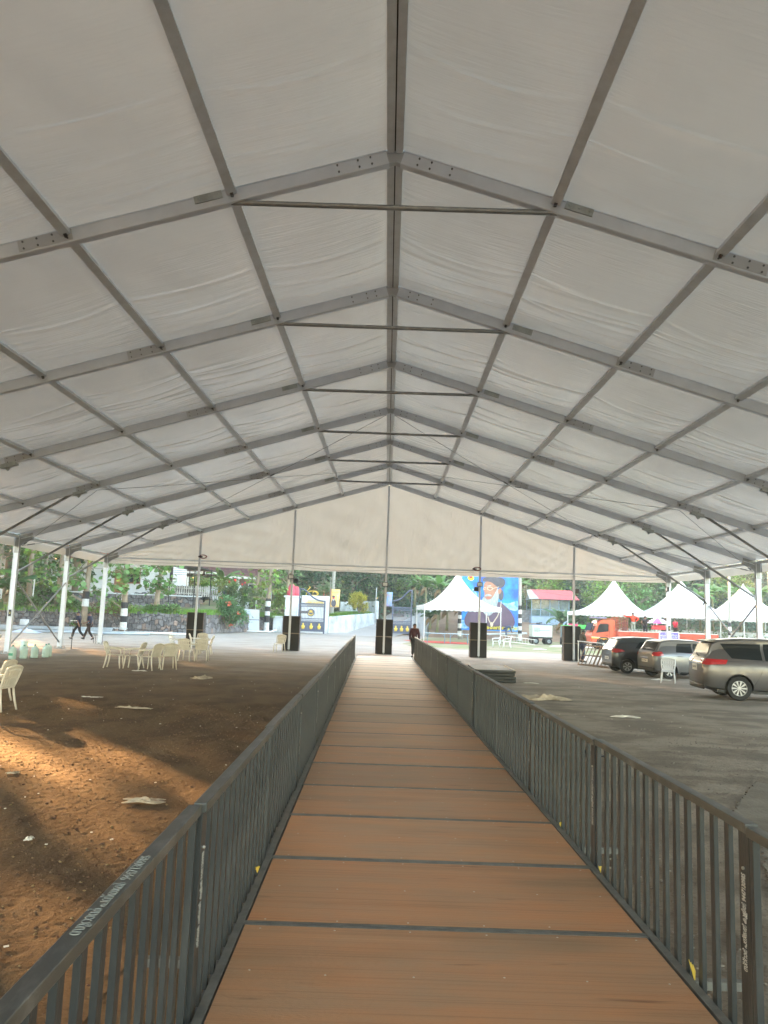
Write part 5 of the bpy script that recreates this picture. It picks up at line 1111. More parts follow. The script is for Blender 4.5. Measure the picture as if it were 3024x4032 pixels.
# ------------------------------------------------------------------ left: retaining wall of rubble, stone by stone
STONE = mat('rubble_stone', (.20, .195, .20), .85, col2=(.11, .105, .11), scale=3, objrand=.38, bump=.6, bscale=10); STONE_B = mat('rubble_stone_warm', (.32, .24, .20), .85, col2=(.22, .17, .15), scale=3, objrand=.25, bump=.6, bscale=10)
MORT = mat('wall_mortar_dark', (.045, .042, .04), .95)  # dark mortar core showing in the gaps between the stones
def rubble_wall(t, p0, p1, h0, h1, size, seed, single, limit=300):
    r = random.Random(seed); p0, p1 = Vector(p0), Vector(p1); L_ = (p1-p0).length; d = (p1-p0)/L_; nrm = Vector((d.y, -d.x, 0)); H = max(h0, h1)
    nx, nz = int(L_/size), max(2, int(H/(size*.82))); sx, sz = L_/nx, H/nz; J = {}
    def node(i, j):        # jittered node of a hexagonal lattice
        if (i, j) not in J: J[(i, j)] = (i*sx/2+r.uniform(-.20, .20)*sx*.9, j*sz+(r.uniform(-.46, .46)*sz if j else 0))
        return J[(i, j)]
    joined = MB(); cnt = 0
    for row in range(nz):
        for c in range(nx+1):
            o = 2*c + (row % 2)
            P = [node(o, row), node(o+1, row)] + [node(o+2, row)] + [node(o+2, row+1), node(o+1, row+1), node(o, row+1)]
            cx = sum(p[0] for p in P)/6; cz = sum(p[1] for p in P)/6
            if cz > h0+(h1-h0)*cx/L_+.05 or cx > L_+.1: continue
            k = .93; dep = r.uniform(.03, .11); m_ = MB(); V = []
            for q, (a, b_) in enumerate(P):
                a, b_ = cx+(a-cx)*k, cz+(b_-cz)*k
                V.append(p0+d*a+Vector((0, 0, b_))-nrm*.06)
            for q, (a, b_) in enumerate(P):
                a, b_ = cx+(a-cx)*k*.74, cz+(b_-cz)*k*.74
                V.append(p0+d*a+Vector((0, 0, b_))+nrm*(dep+r.uniform(-.012, .012)))
            for q, (a, b_) in enumerate(P):
                a, b_ = cx+(a-cx)*k*.98, cz+(b_-cz)*k*.98
                V.append(p0+d*a+Vector((0, 0, b_))+nrm*(dep*.35))
            F = [(q, (q+1) % 6, 12+(q+1) % 6, 12+q) for q in range(6)]+[(12+q, 12+(q+1) % 6, 6+(q+1) % 6, 6+q) for q in range(6)]+[(6, 7, 8, 9, 10, 11)]
            if single and cnt < limit: m_.add(V, F).build('stone', STONE_B if r.random() < .13 else STONE, t); cnt += 1
            else: joined.add(V, F)
    if joined.v: 
        o = joined.build('stones', mat('rubble_stone_far', (.17, .165, .17), .85, island=.4, bump=.5, bscale=8), t); o['kind'] = 'stuff'
    V = []
    for s, off in ((0, -.05), (1, -.6)):
        V += [p0+nrm*off+Vector((0, 0, -.2)), p1+nrm*off+Vector((0, 0, -.2)), p1+nrm*off+Vector((0, 0, h1-.06)), p0+nrm*off+Vector((0, 0, h0-.06))]
    MB().add(V, [(0, 1, 2, 3), (7, 6, 5, 4), (3, 2, 6, 7), (0, 4, 5, 1), (0, 3, 7, 4), (1, 5, 6, 2)]).build('core', MORT, t)
t = thing('rubble_wall', 'dark rubble retaining wall running along the left side behind the walkers', 'wall', (0, 0, 0)); rubble_wall(t, (-31, 55.5, 0), (-14.9, 61.0, 0), 1.40, 1.62, .36, 5, True)
t = thing('rubble_wall', 'rubble wall section below the red-flowered bush and the white board', 'wall', (0, 0, 0)); rubble_wall(t, (-15.2, 61.3, 0), (-12.6, 76.5, 0), 1.6, 1.45, .42, 6, True, 200)
t = thing('rubble_wall', 'short rubble wall by the striped tree, left of the gate pillar', 'wall', (0, 0, 0)); rubble_wall(t, (-14.0, 75.9, 0), (-10.0, 76.6, 0), 1.5, 1.45, .42, 8, True, 120)
t = thing('garden_wall', 'blue-tinged stone plinth wall under the white house', 'wall', (0, 0, 0)); rubble_wall(t, (-30, 66.0, 1.9), (-16.7, 69.0, 2.05), 1.15, 1.05, .42, 9, True, 150)
MB().box((-23.4, 67.6, 3.08), (13.9, .4, .10), rotz(.2215)).build('coping', WD, t)
ribbon('terrace', [[(-34, 54.9, 1.38), (-36, 61, 1.8), (-38, 66, 2.1), (-40, 95, 3.0)], [(-22, 58.8, 1.45), (-24, 64, 1.8), (-24, 68, 2.1), (-28, 95, 3.0)], [(-15.4, 61.6, 1.55), (-17, 66, 1.85), (-16, 70, 2.2), (-18, 95, 3.2)], [(-13.2, 76.4, 1.45), (-13.6, 77.5, 1.7), (-14, 80, 2.2), (-14, 95, 3.2)], [(-10.3, 77.0, 1.4), (-10.3, 78, 1.6), (-10.3, 82, 2.2), (-9, 95, 3.2)]], mat('terrace_soil', (.10, .16, .05), .95, col2=(.17, .13, .08), scale=.5, bump=.8, bscale=8))
# stacked blue-grey pipes and trusses at the foot of the wall
PIPE = mat('pipe_blue_grey', (.36, .44, .52), .4, metal=.35, col2=(.5, .55, .6), scale=2); PVC = mat('pvc_white', (.70, .72, .72), .5)
t = thing('truss_pile', 'pile of blue-grey roof beams laid along the foot of the rubble wall', 'beams', (-24.2, 55.9, 0), .30, None)
for k in range(5): MB().box((RN.uniform(-.4, .4), -.1-k*.16+.2, .10+.12*(k % 3)), (10.5-RN.uniform(0, 2.5), .10, .12)).build('beam', PIPE, t)
for k in range(2):
    m = MB().box((-.6+k*1.2, -.75, .18+.0*k), (9.4, .07, .05)).box((-.6+k*1.2, -.75, .42), (9.4, .07, .05)).build('truss_chord', PIPE, t)
    for q in range(11): MB().box((-5.1+k*1.2+q*.9, -.75, .30), (.06, .05, .2)).build('truss_strut', PIPE, t)
for k, (x0, y0, x1, y1, z) in enumerate(((-21.5, 54.0, -17.0, 55.8, .1), (-19.5, 57.5, -15.6, 57.6, .12), (-25, 53.0, -20.5, 54.3, .12), (-18.0, 57.9, -14.9, 58.3, .1))):
    tag(MB().tube((x0, y0, z), (x1, y1, z), .085, 10).build('pipe', PVC if k % 2 else PIPE, smooth=True), ('blue-grey pipe lying in front of the beams, behind the walkers', 'white plastic pipe lying at the wall foot left of the leftmost speaker', 'blue-grey pipe at the far left before the wall', 'white pipe end nearest the leftmost speaker')[k], 'pipe', 'pipes on the ground at the wall')
rag(-24.4, 52.6, 1.6, .8, .45, 0, 'bundle of pale blue sheeting dumped at the far left', m=mat('blue_sheet', (.50, .58, .72), .7), nm='sheet_bundle', cat='bundle', seed=20)
tag(MB().box((-25.8, 55.2, .42), (.5, .4, .84)).build('concrete_stub', WD, bevel=.03), 'worn concrete stub standing at the wall foot behind the side brace', 'post')
tag(MB().prism([(-13.75, .04), (-12.0, .04), (-12.1, 2.12), (-13.55, 2.16)], 73.4, 73.48, 'y').build('display_board', mat('board_pale_blue', (.55, .62, .72), .7, col2=(.64, .70, .78), scale=1.2)), 'pale blue rectangular board leaning at the rubble wall, split by a dark line', 'board')
b_ = bpy.data.objects['display_board']; MB().box((-12.83, 73.38, 1.16), (1.7, .02, .045)).build('divider', BLK, b_); MB().path([(-13.75, 73.39, .04), (-13.55, 73.39, 2.16), (-12.1, 73.39, 2.12), (-12.0, 73.39, .04)], .03, 6).build('frame', OLD2, b_)
tag(MB().path([(-14.1, 73.0, .08), (-12.5, 73.0, .09), (-10.9, 73.1, .1), (-10.4, 73.5, .3)], .08, 8).build('drain_pipe', PVC, smooth=True), 'white drain pipe on the ground under the pale board', 'pipe')
t = thing('wall_stub', 'low dirty white wall block between striped tree and gate pillar', 'wall', (-10.6, 75.6, 0)); MB().box((0, 0, .75), (.9, .5, 1.5)).build('block', WD, t, bevel=.02); MB().box((-.05, -.1, 1.52), (1.0, .6, .12)).build('cap', WD, t)

# ------------------------------------------------------------------ houses on the left terrace
HW_ = mat('house_white', (.70, .71, .72), .8, col2=(.58, .59, .60), scale=.7); TILE = mat('roof_tile_brown', (.20, .085, .075), .7, col2=(.13, .06, .055), scale=2, island=.25); TILR = mat('roof_tile_red', (.45, .12, .07), .7, island=.25, col2=(.36, .1, .06), scale=2)
def tiled(nm, o0, ux, vy, nu, nv, m_, parent):
    """overlapping roof tiles from corner o0 along ux (rows) and vy (up the slope)"""
    m = MB(); o0, ux, vy = Vector(o0), Vector(ux), Vector(vy); n_ = ux.cross(vy).normalized(); n_ = n_ if n_.z > 0 else -n_
    for i in range(nu):
        for j in range(nv):
            a = o0+ux*(i/nu)+vy*(j/nv); du = ux/nu*.94; dv = vy/nv*1.15
            m.add([a+n_*.05, a+du*.5+n_*.10, a+du+n_*.05, a+du+dv+n_*.0, a+du*.5+dv+n_*.04, a+dv+n_*0], [(0, 1, 4, 5), (1, 2, 3, 4)])
    m.add([o0-n_*.03, o0+ux-n_*.03, o0+ux+vy-n_*.03, o0+vy-n_*.03], [(0, 1, 2, 3)])
    o = m.build(nm, m_, parent, fix=False); o['kind'] = 'stuff'; return o
t = thing('white_house', 'white house behind the broad-leaved trees on the left terrace', 'house', (-25.6, 73.2, 0))
MB().box((0, 2.5, 4.4), (10.2, 5.0, 5.0)).build('wall', HW_, t); w_ = MB().box((1.4, -.03, 4.9), (1.3, .08, 1.5)).build('window', mat('window_wood', (.22, .08, .04), .6), t); MB().box((1.12, -.08, 4.9), (.5, .03, 1.3)).box((1.70, -.08, 4.9), (.5, .03, 1.3)).build('pane', GLS, w_)
MB().box((.1, -.06, 4.35), (1.0, .06, 2.4)).build('door', mat('door_wood', (.25, .10, .05), .6), t); MB().box((5.02, -.06, 4.6), (.18, .1, 4.6)).build('corner_trim', PLB, t)
tiled('roof_tiles', (-5.8, -1.0, 6.4), (11.4, 0, 0), (0, 3.6, 1.7), 34, 9, TILR, t)
t = thing('grey_house', 'pale grey house seen between leaves at the far left edge', 'house', (-38.0, 72.0, 0)); MB().box((0, 3, 4.6), (13.5, 5.0, 5.6)).build('wall', mat('house_pale', (.60, .66, .72), .8), t); w_ = MB().box((3.0, -.0+.48, 5.0), (1.4, .08, 1.5)).build('window', WPL, t); MB().box((3.0, .42, 5.0), (1.2, .03, 1.3)).build('pane', GLS, w_)
w_ = MB().box((5.4, .48, 5.0), (1.4, .08, 1.5)).build('window', WPL, t); MB().box((5.4, .42, 5.0), (1.2, .03, 1.3)).build('pane', GLS, w_); MB().box((0, .2, 6.2), (14.2, 1.2, .14)).build('sunshade', mat('shade_slab', (.3, .3, .3), .8), t); tiled('roof_tiles', (-7.3, -.2, 7.5), (14.6, 0, 0), (0, 3.4, 1.5), 40, 8, TILE, t)
t = thing('carport', 'black steel carport with thin flat roof beside the white house', 'carport', (-18.85, 66.5, 0))
MB().box((1.1, 3.2, 5.62), (2.9, 7.0, .08), Matrix.Rotation(.05, 3, 'Y')).build('roof', PLB, t)
for z in (5.42, 5.25, 5.08, 4.9): MB().beam((.1, 0, z), (2.15, .4, z-.03), .03, .03).build('slat', PLB, t)
for x, y in ((0, 0), (2.05, .3), (0, 6.5), (2.05, 6.5)): MB().box((x, y, 3.85), (.07, .07, 3.6)).build('post', PLB, t)
t = thing('tiled_house', 'house with brown tiled roofs and white columns behind the picket fence', 'house', (-20.5, 93.0, 0))
MB().box((-1, 6, 5.0), (13.5, 6, 6.0)).build('wall', mat('house_brown_wall', (.22, .17, .14), .8), t); MB().box((1.5, 7, 8.3), (10, 5, 2.2)).build('upper_wall', WW, t)  # dark brown lower wall, whitewashed upper wall
tiled('roof_tiles', (-5.2, -.5, 6.35), (5.6, 0, 0), (.2, 3.5, 1.7), 26, 10, TILE, t); tiled('roof_tiles', (.5, -1.2, 5.9), (4.2, 0, 0), (0, 3.5, 1.7), 20, 10, TILE, t); tiled('roof_tiles', (-9.2, .6, 6.2), (4.2, 0, 0), (0, 3.5, 1.7), 18, 9, TILE, t)
MB().box((-2.4, -.5, 6.28), (5.8, .22, .26)).build('fascia', WW, t); MB().box((2.6, -1.2, 5.84), (4.4, .22, .26)).build('fascia', WW, t); MB().beam((.4, -.5, 6.28), (.7, -1.2, 5.84), .2, .26).build('fascia', WW, t)
for x in (-3.6, -.3, .2, 2.4): 
    MB().lathe([(.24, 2.5), (.20, 2.8), (.18, 5.6), (.24, 5.75)], (x, -.2, 0), 12).build('column', WW, t)
for x in (-2.4, 1.4, 3.6): w_ = MB().box((x, 2.95, 4.6), (1.0, .1, 1.4)).build('window', WW, t); MB().box((x, 2.88, 4.6), (.8, .04, 1.2)).build('pane', GLS, w_)
for x in (-1.8, 0.2, 2.6, 4.2): w_ = MB().box((x, 4.45, 8.3), (1.3, .12, 1.1)).build('window', WPL, t); MB().box((x, 4.38, 8.3), (1.1, .03, .9)).build('pane', GLS, w_)
# picket fence, gate posts
PK_ = mat('picket_white', (.60, .62, .62), .7, col2=(.35, .33, .30), scale=2)
def picket(x0, y0, x1, y1, z, h, n, label, w_=.10):
    t = thing('picket_fence', label, 'fence', (0, 0, 0)); a, b_ = Vector((x0, y0, 0)), Vector((x1, y1, 0))
    for k in range(n):
        p = a.lerp(b_, k/(n-1)); hh = h*(1+.06*(k % 2)); MB().prism([(p.x-w_/2, z), (p.x+w_/2, z), (p.x+w_/2, z+hh-.08), (p.x, z+hh), (p.x-w_/2, z+hh-.08)], p.y-.02, p.y+.02, 'y').build('picket', PK_, t)
    for zz in (z+h*.25, z+h*.75): MB().beam(a+Vector((0, .03, zz)), b_+Vector((0, .03, zz)), .04, .06).build('fence_rail', PK_, t)
picket(-20.9, 71.0, -16.9, 73.0, 3.15, .95, 22, 'stained white picket fence in front of the parked black car', .13)
picket(-18.0, 76.5, -15.9, 77.5, 3.0, 1.25, 12, 'grey picket fence between the hedge and the garden gate post', .10); picket(-14.6, 80, -12.2, 81, 3.1, 1.2, 12, 'short white picket fence behind the flowering shrubs')
for x, l in ((-16.35, 'beige gate post with moulded cap beside the two children'), (-14.9, 'white post with a hanging sheet right of the children')):
    t = thing('gate_post', l, 'post', (x, 77.6, 2.4)); MB().box((0, 0, .85), (.5, .5, 1.7)).build('shaft', mat('post_beige', (.50, .42, .32), .8) if x < -16 else WW, t, bevel=.02); MB().lathe([(.36, 1.70), (.36, 1.80), (.2, 1.88), (.12, 2.0), (.02, 2.08)], n=12).build('cap', WW, t)
tag(MB().box((-13.8, 75.9, 2.15), (.34, .34, 1.3)).build('stone_post', WD, bevel=.03), 'short weathered concrete post in the garden left of the striped tree', 'post')
# parked black car and motorbike on the terrace
SUV = dict(HB); SUV.update(reg='KL 35 6120'); sc = car('parked_car', 'black estate car half hidden behind the stained picket fence', 'car', (-20.6, 75.2, 2.62), math.radians(-4), SUV, paint('paint_black', (.012, .014, .018)))
t = thing('motorbike', 'black motorbike standing against the white house wall', 'motorbike', (-22.6, 71.3, 2.3), .1)
for x in (-.62, .62): 
    w_ = MB().lathe([(.24, -.05), (.30, -.05), (.31, 0), (.30, .05), (.24, .05)], (0, 0, 0), 20, 'y').build('wheel', TYRE, t, loc=(x, 0, .31)); MB().beam((-.24, 0, 0), (.24, 0, 0), .02, .02).beam((0, 0, -.24), (0, 0, .24), .02, .02, (0, 1, 0)).build('rim', SIL, w_)
MB().lathe([(.06, -.35), (.17, -.2), (.19, .05), (.10, .3)], (.12, 0, .86), 10, 'x').build('tank', PLB, t, smooth=True); MB().path([(-.75, 0, .95), (-.4, 0, .86), (0, 0, .84)], [.07, .11, .09], 8).build('seat', SEAT, t, smooth=True)
MB().tube((.62, 0, .31), (.42, 0, 1.1), .035).beam((-.62, 0, .31), (.1, 0, .45), .06, .06).build('frame', PLB, t); MB().path([(.40, -.36, 1.12), (.44, -.1, 1.08), (.44, .1, 1.08), (.40, .36, 1.12)], .018, 6).build('handlebar', PLB, t); MB().box((0, 0, .45), (.4, .22, .3)).build('engine', GALV, t, bevel=.05)
for s in (-1, 1): MB().lathe([(.02, -.01), (.06, 0), (.02, .01)], (.42, s*.36, 1.28), 8, 'x').build('mirror', PLB, t)

# ------------------------------------------------------------------ poles and striped trunks
CONC = mat('pole_concrete', (.42, .41, .38), .85, col2=(.30, .29, .26), scale=3, stretch=(1, 1, .2)); BWH = mat('band_white', (.70, .71, .70), .7, col2=(.5, .5, .48), scale=5); BBK = mat('band_black', (.02, .02, .022), .7)
def striped(x, y, h, r, zs, label, m_, cat='tree', name='painted_trunk', lean=0., start=0):
    t = thing(name, label, cat, (x, y, 0)); MB().path([(0, 0, -.1), (lean*.3, 0, h*.4), (lean, 0, h)], [r*1.05, r*.92, r*.8], 12).build('trunk' if cat == 'tree' else 'shaft', m_, t, smooth=True)
    for k, (a, b_) in enumerate(zip(zs[:-1], zs[1:])):
        c = lean*.3*((a+b_)/2)/(h*.4); ra = r*1.05-r*.13*a/(h*.4)+.012; rb = r*1.05-r*.13*b_/(h*.4)+.012
        MB().lathe([(ra, a), (rb, b_)], (c, 0, 0), 14).build('painted_band', (BWH, BBK)[(k+start) % 2], t, smooth=False)
    return t
striped(12.72, 74.3, 8.0, .17, [.05, .75, 1.05, 1.45, 1.75, 2.2, 2.6, 3.0, 3.4], 'black and white banded concrete pole at the right edge of the blue hoarding', CONC, 'pole', 'banded_pole', -.05)
striped(6.93, 74.0, 6.5, .17, [.3, .8, 1.05, 1.5, 1.95, 2.3, 2.65], 'black and white banded trunk under the small pagoda canopy', CONC, 'pole', 'banded_pole', 0)
striped(31.9, 72.5, 8, .14, [.0, .5, .9, 1.3, 1.7, 2.1, 2.5], 'banded pole seen between the second and third side posts at right', CONC, 'pole', 'banded_pole', .1)
striped(36.5, 74, 8, .17, [0, .45, .8, 1.15, 1.5, 1.85, 2.2, 2.5, 2.8, 3.1], 'banded pole just left of the nearest side post at right', CONC, 'pole', 'banded_pole', .0, 1)
t = thing('power_pole', 'pale concrete power pole behind the orange banner', 'pole', (-6.0, 83.0, 0)); MB().path([(0, 0, 1), (.1, 0, 5), (.18, 0, 10)], [.26, .2, .15], 10).build('shaft', CONC, t); MB().box((.1, 0, 8.0), (1.6, .1, .1)).build('crossarm', GALV, t)
for k, (p, q) in enumerate((((-6, 83, 6.9), (16, 96, 6.0)), ((-6, 83, 6.4), (14, 98, 6.2)), ((-6, 83, 6.2), (-2.0, 84, 3.9)), ((-22, 60, 4.9), (-38, 56, 5.0)), ((12.7, 74.3, 5.2), (26, 84, 5.0)))):
    tag(MB().path(sagline(p, q, .5, 0), .014, 4).build('power_line', wire_mat), ('upper sagging wire from the power pole to the right', 'lower sagging wire from the power pole to the right', 'stay wire slanting down from the power pole', 'wire strung between the trees at the far left', 'wire running right from the banded pole')[k], 'wire')
for x, y, h, l in ((-21.0, 60.9, 3.6, 'thin white stake in the grass below the white house'), (-27.0, 58.6, 3.8, 'thin white stake behind the side cross brace'), (-12.75, 74.6, 3.1, 'thin white stake just right of the pale board'), (-1.35, 85.4, 5.0, 'pale post at the end of the low wall by the yellow bush')):
    tag(MB().tube((x, y, 0), (x+.08, y, h), .045, 6).build('stake', POLEM), l, 'stake', 'stakes in the garden')
# tables, carpet, ladder beyond the gable
tag(ribbon('red_carpet', [[(2.6, 61, .02), (1.3, 66, .02)], [(5, 60.3, .04), (4, 65, .05)], [(7, 60.6, .02), (6.6, 64.8, .03)]], mat('carpet_red', (.55, .05, .03), .9, col2=(.42, .04, .03), scale=2), 'thing'), 'bright red carpet spread on the grass behind the blue tables', 'carpet')
TB = mat('table_blue', (.16, .30, .42), .5, metal=.2)
for k, (x, y) in enumerate(((3.9, 61.2), (5.7, 61.2))):
    t = thing('trestle_table', ('left', 'right')[k]+' of two blue trestle tables beyond the end of the walkway', 'table', (x, y, 0), -.05, 'blue trestle tables'); MB().box((0, 0, .78), (1.76, .7, .035)).build('tabletop', mat('table_top', (.45, .58, .68), .4), t)
    for s in (-1, 1):
        for sy in (-.28, .28): MB().tube((s*.68, sy, .76), (s*.68, sy, 0), .022, 6).build('leg', TB, t); MB().tube((s*.68, sy, .55), (s*.45, sy, .76), .015, 6).build('brace', TB, t)
        MB().tube((s*.68, -.28, .35), (s*.68, .28, .35), .018, 6).build('stretcher', TB, t)
t = thing('ladder', 'aluminium ladder lying on edge on the grass right of the white chairs', 'ladder', (9.4, 64.0, .02), .10)
for z in (.05, .50): MB().beam((0, 0, z+.22), (2.9, 0, z*.9), .04, .05).build('rail', SIL, t)
for k in range(12): MB().tube((.15+k*.24, 0, .27-.02*k), (.15+k*.24, 0, .68-.022*k), .014, 6).build('rung', SIL, t)
rag(15.2, 64.0, 3.2, 1.0, .15, .1, 'white sheets strewn on the grass left of the rightmost speaker', m=WPL, nm='sheet', cat='sheet', seed=30)
rag(11.0, 56.0, .8, .3, .08, 0, 'small white scrap on the grass in front of the ladder', m=WPL, nm='paper_scrap', cat='paper', seed=31)
tag(MB().tube((13.8, 76.6, .75), (9.6, 75.8, .55), .09, 8).build('log', WD), 'pale pole lying on the earth under the hoarding', 'log')
# ------------------------------------------------------------------ vegetation
BARK = mat('bark', (.16, .12, .085), .9, col2=(.26, .21, .16), scale=4, stretch=(1, 1, .3), bump=.8, bscale=12); BARKP = mat('bark_pale', (.34, .28, .21), .9, col2=(.22, .17, .12), scale=3, stretch=(1, 1, .4), bump=.8, bscale=10)
def LM(n, c, isl=.45, tr=.30, r=.45): return mat(n, c, r, island=isl, transl=tr)
TEAK = LM('teak_leaf', (.14, .27, .08)); LIGHT = LM('light_leaf', (.18, .31, .05)); DARK = LM('dark_leaf', (.05, .11, .035), .5, .2); MIDG = LM('mid_leaf', (.085, .17, .05)); BLUEG = LM('bluish_leaf', (.07, .15, .085)); YELB = LM('yellow_leaf', (.42, .40, .03), .25); BAN = LM('banana_leaf', (.10, .23, .04), .15, .35); BAND = LM('banana_leaf_dark', (.05, .13, .035), .15, .3); DRY = mat('dry_leaf', (.25, .17, .08), .8)
SEED = [0]
def nxt(): SEED[0] += 1; return SEED[0]
def teak(x, y, z0, h, label, lean=0., n=420, bands=None, fol=TEAK, sz=.38):
    t = thing('teak_tree', label, 'tree', (x, y, z0), 0, 'broad-leaved trees along the left terrace'); s_ = nxt(); r = random.Random(s_)
    top = Vector((lean, .0, h)); MB().path([(0, 0, -.3), (lean*.2, 0, h*.35), (lean*.6, .1, h*.7), top], [.24, .20, .16, .09], 12).build('trunk', BARKP, t, smooth=True)
    if bands:
        for k, (a, b_) in enumerate(zip(bands[:-1], bands[1:])): MB().lathe([(.255, a), (.245, b_)], (lean*.2*((a+b_)/2)/(h*.35), 0, 0), 12).build('painted_band', (BWH, BBK)[k % 2], t)
    P = []
    for k in range(16):
        zz = h*r.uniform(.22, 1.0); a = r.uniform(0, 6.28); L_ = r.uniform(.9, 2.3)*(1.1-.35*zz/h); base = Vector((lean*(zz/h)**1.3, 0, zz)); tip = base+Vector((math.cos(a)*L_, math.sin(a)*L_, r.uniform(.2, 1.0)))
        MB().path([base, base.lerp(tip, .5)+Vector((0, 0, .15)), tip], [.05, .035, .015], 5).build('limb', BARKP, t)
        for q in range(n//16):
            f = r.uniform(.35, 1.08); c = base.lerp(tip, f); P.append((c.x+r.gauss(0, .24), c.y+r.gauss(0, .24), c.z+r.gauss(0, .24)))
    o = leaves('crown', np.array(P), sz, fol, t, True, .5, s_, .35, .5); o['kind'] = 'stuff'; return t
teak(-25.4, 59.5, 1.4, 7.5, 'broad-leaved tree with thick pale trunk behind the left cross brace', .15, 260, None, MIDG)
teak(-22.25, 56.9, .3, 7.2, 'broad-leaved tree with one white band behind the two walkers', .1, 380, [1.6, 2.15, 2.7])
teak(-19.4, 57.2, 0, 7.6, 'broad-leaved tree with black and white bands left of the leftmost speaker', -.3, 380, [.3, .85, 1.3, 1.85, 2.3])
teak(-18.1, 60.6, 1.5, 4.2, 'young slim broad-leaved tree in front of the white house wall', .2, 230, None, TEAK, .38)
teak(-28.6, 61.5, 1.5, 7.0, 'bushy broad-leaved tree near the left edge, left of the thick trunk', -.2, 260, None, LIGHT, .34)
teak(-30.8, 60.5, 1.5, 6.5, 'leafy tree cut by the first visible side post at the left', .2, 220, None, MIDG, .34)
t = teak(-11.4, 73.6, 0, 8.2, 'tall tree with tall black and white bands right of the pale board', .25, 300, [.15, .95, 1.6, 2.0, 2.45, 2.95, 3.2], LIGHT, .3)
teak(-13.6, 79.0, 1.8, 5.0, 'light green garden tree left of the tall banded tree', .4, 380, None, LIGHT, .30)
teak(-10.6, 80.5, 1.8, 5.6, 'light green tree above the gate pillar with pink statue', .3, 420, None, TEAK, .28)
def shrub(name, label, c, r_, n, sz, m_, cat='shrub', group=None, stems=True, k6=False, gap=.3):
    t = thing(name, label, cat, (c[0], c[1], c[2]-r_[2]), 0, group); s_ = nxt(); o = leaves('foliage', blob((0, 0, r_[2]), r_, n, s_, gap=gap), sz, m_, t, k6, .1, s_); o['kind'] = 'stuff'
    if stems:
        rr = random.Random(s_)
        for k in range(6): a = rr.uniform(0, 6.28); q = Vector((math.cos(a)*r_[0]*.6, math.sin(a)*r_[1]*.6, r_[2]*rr.uniform(.9, 1.6))); MB().path([(0, 0, -.1), q*.5, q], [.04, .03, .012], 5).build('stem', BARK, t)
    return t
t = shrub('flowering_bush', 'green bush with orange-red flowers spilling over the rubble wall', (-13.7, 67.0, 1.75), (1.5, 1.3, 1.35), 5200, .17, LM('bush_leaf', (.10, .23, .08)))
fl = blob((0, -.2, 1.45), (1.5, 1.2, 1.35), 44, 77, .9, .12, .1); m = MB()
for p in fl:
    for q in range(5): a = q*1.256; m.add([tuple(p), (p[0]+.09*math.cos(a)-.03, p[1]-.14, p[2]+.09*math.sin(a)), (p[0]+.09*math.cos(a+.7), p[1]-.15, p[2]+.09*math.sin(a+.7))], [(0, 1, 2)])
m.build('flowers', mat('flower_red', (.75, .17, .09), .6), t, fix=False)['kind'] = 'stuff'
t = shrub('round_bush', 'round clipped yellow-green bush on the lawn by the road', (-3.0, 82.5, 3.25), (1.05, 1.05, 1.05), 5200, .14, YELB, gap=.24)
shrub('hedge_shrub', 'bright green hedge behind the grey picket fence', (-17.6, 79.5, 4.4), (1.9, .8, .9), 2600, .2, LIGHT); shrub('hedge_shrub', 'leafy green shrub behind the black estate car', (-19.8, 80.5, 4.3), (1.4, .9, 1.1), 1800, .22, TEAK)
shrub('garden_shrub', 'dense light shrub with pale leaves left of the tall banded tree', (-13.3, 77.0, 3.0), (1.3, .8, 1.3), 2600, .17, LM('pale_leaf', (.16, .24, .10))); shrub('garden_shrub', 'green shrub between banded tree and gate pillar', (-10.6, 77.6, 3.2), (1.1, .7, 1.3), 2200, .18, LIGHT)
t = shrub('hibiscus_bush', 'hibiscus bush with a few red flowers above the red-flowered bush', (-14.9, 74.5, 3.6), (1.5, 1.0, 1.4), 2600, .19, MIDG); m = MB()
for p in blob((0, -.3, 1.5), (1.4, 1.0, 1.3), 8, 78, .9, .1, .1): m.lathe([(.02, -.03), (.09, 0), (.02, .04)], tuple(p), 6, 'y')
m.build('flowers', mat('flower_crimson', (.75, .04, .05), .6), t)['kind'] = 'stuff'
for k, (x, y, z, a, b_, c, m_) in enumerate(((-26.5, 57.6, 2.0, 1.6, .6, .6, MIDG), (-21.0, 58.9, 1.9, 1.8, .5, .5, LIGHT), (-17.6, 60.6, 1.95, 1.6, .5, .35, TEAK), (-30.5, 57.0, 2.0, 1.6, .7, .6, LIGHT), (-23.9, 58.3, 2.0, 1.2, .5, .5, TEAK))):
    shrub('wall_shrub', ('weeds over the wall behind the cross brace', 'low weeds over the wall between the two banded trees', 'bright grassy shrub on the wall left of the leftmost speaker', 'bright weeds on the wall at the far left edge', 'weeds over the wall right behind the walkers')[k], (x, y, z), (a, b_, c), 1500, .16, m_, group='weeds along the top of the rubble wall', stems=False)
# tangle of dry roots on the wall
t = thing('dry_branches', 'heap of dry brown branches on the wall between the banded trees', 'branches', (-20.9, 57.6, 1.5)); m = MB(); rr = random.Random(5)
for k in range(60): p = Vector((rr.uniform(-1.3, 1.3), rr.uniform(-.3, .3), rr.uniform(-.3, .7))); q = p+Vector((rr.uniform(-.6, .6), rr.uniform(-.2, .2), rr.uniform(-.6, .3))); m.path([p, p.lerp(q, .5)+Vector((0, 0, .1)), q], [.03, .025, .01], 4)
m.build('twigs', mat('dry_twig', (.17, .11, .07), .9), t)['kind'] = 'stuff'
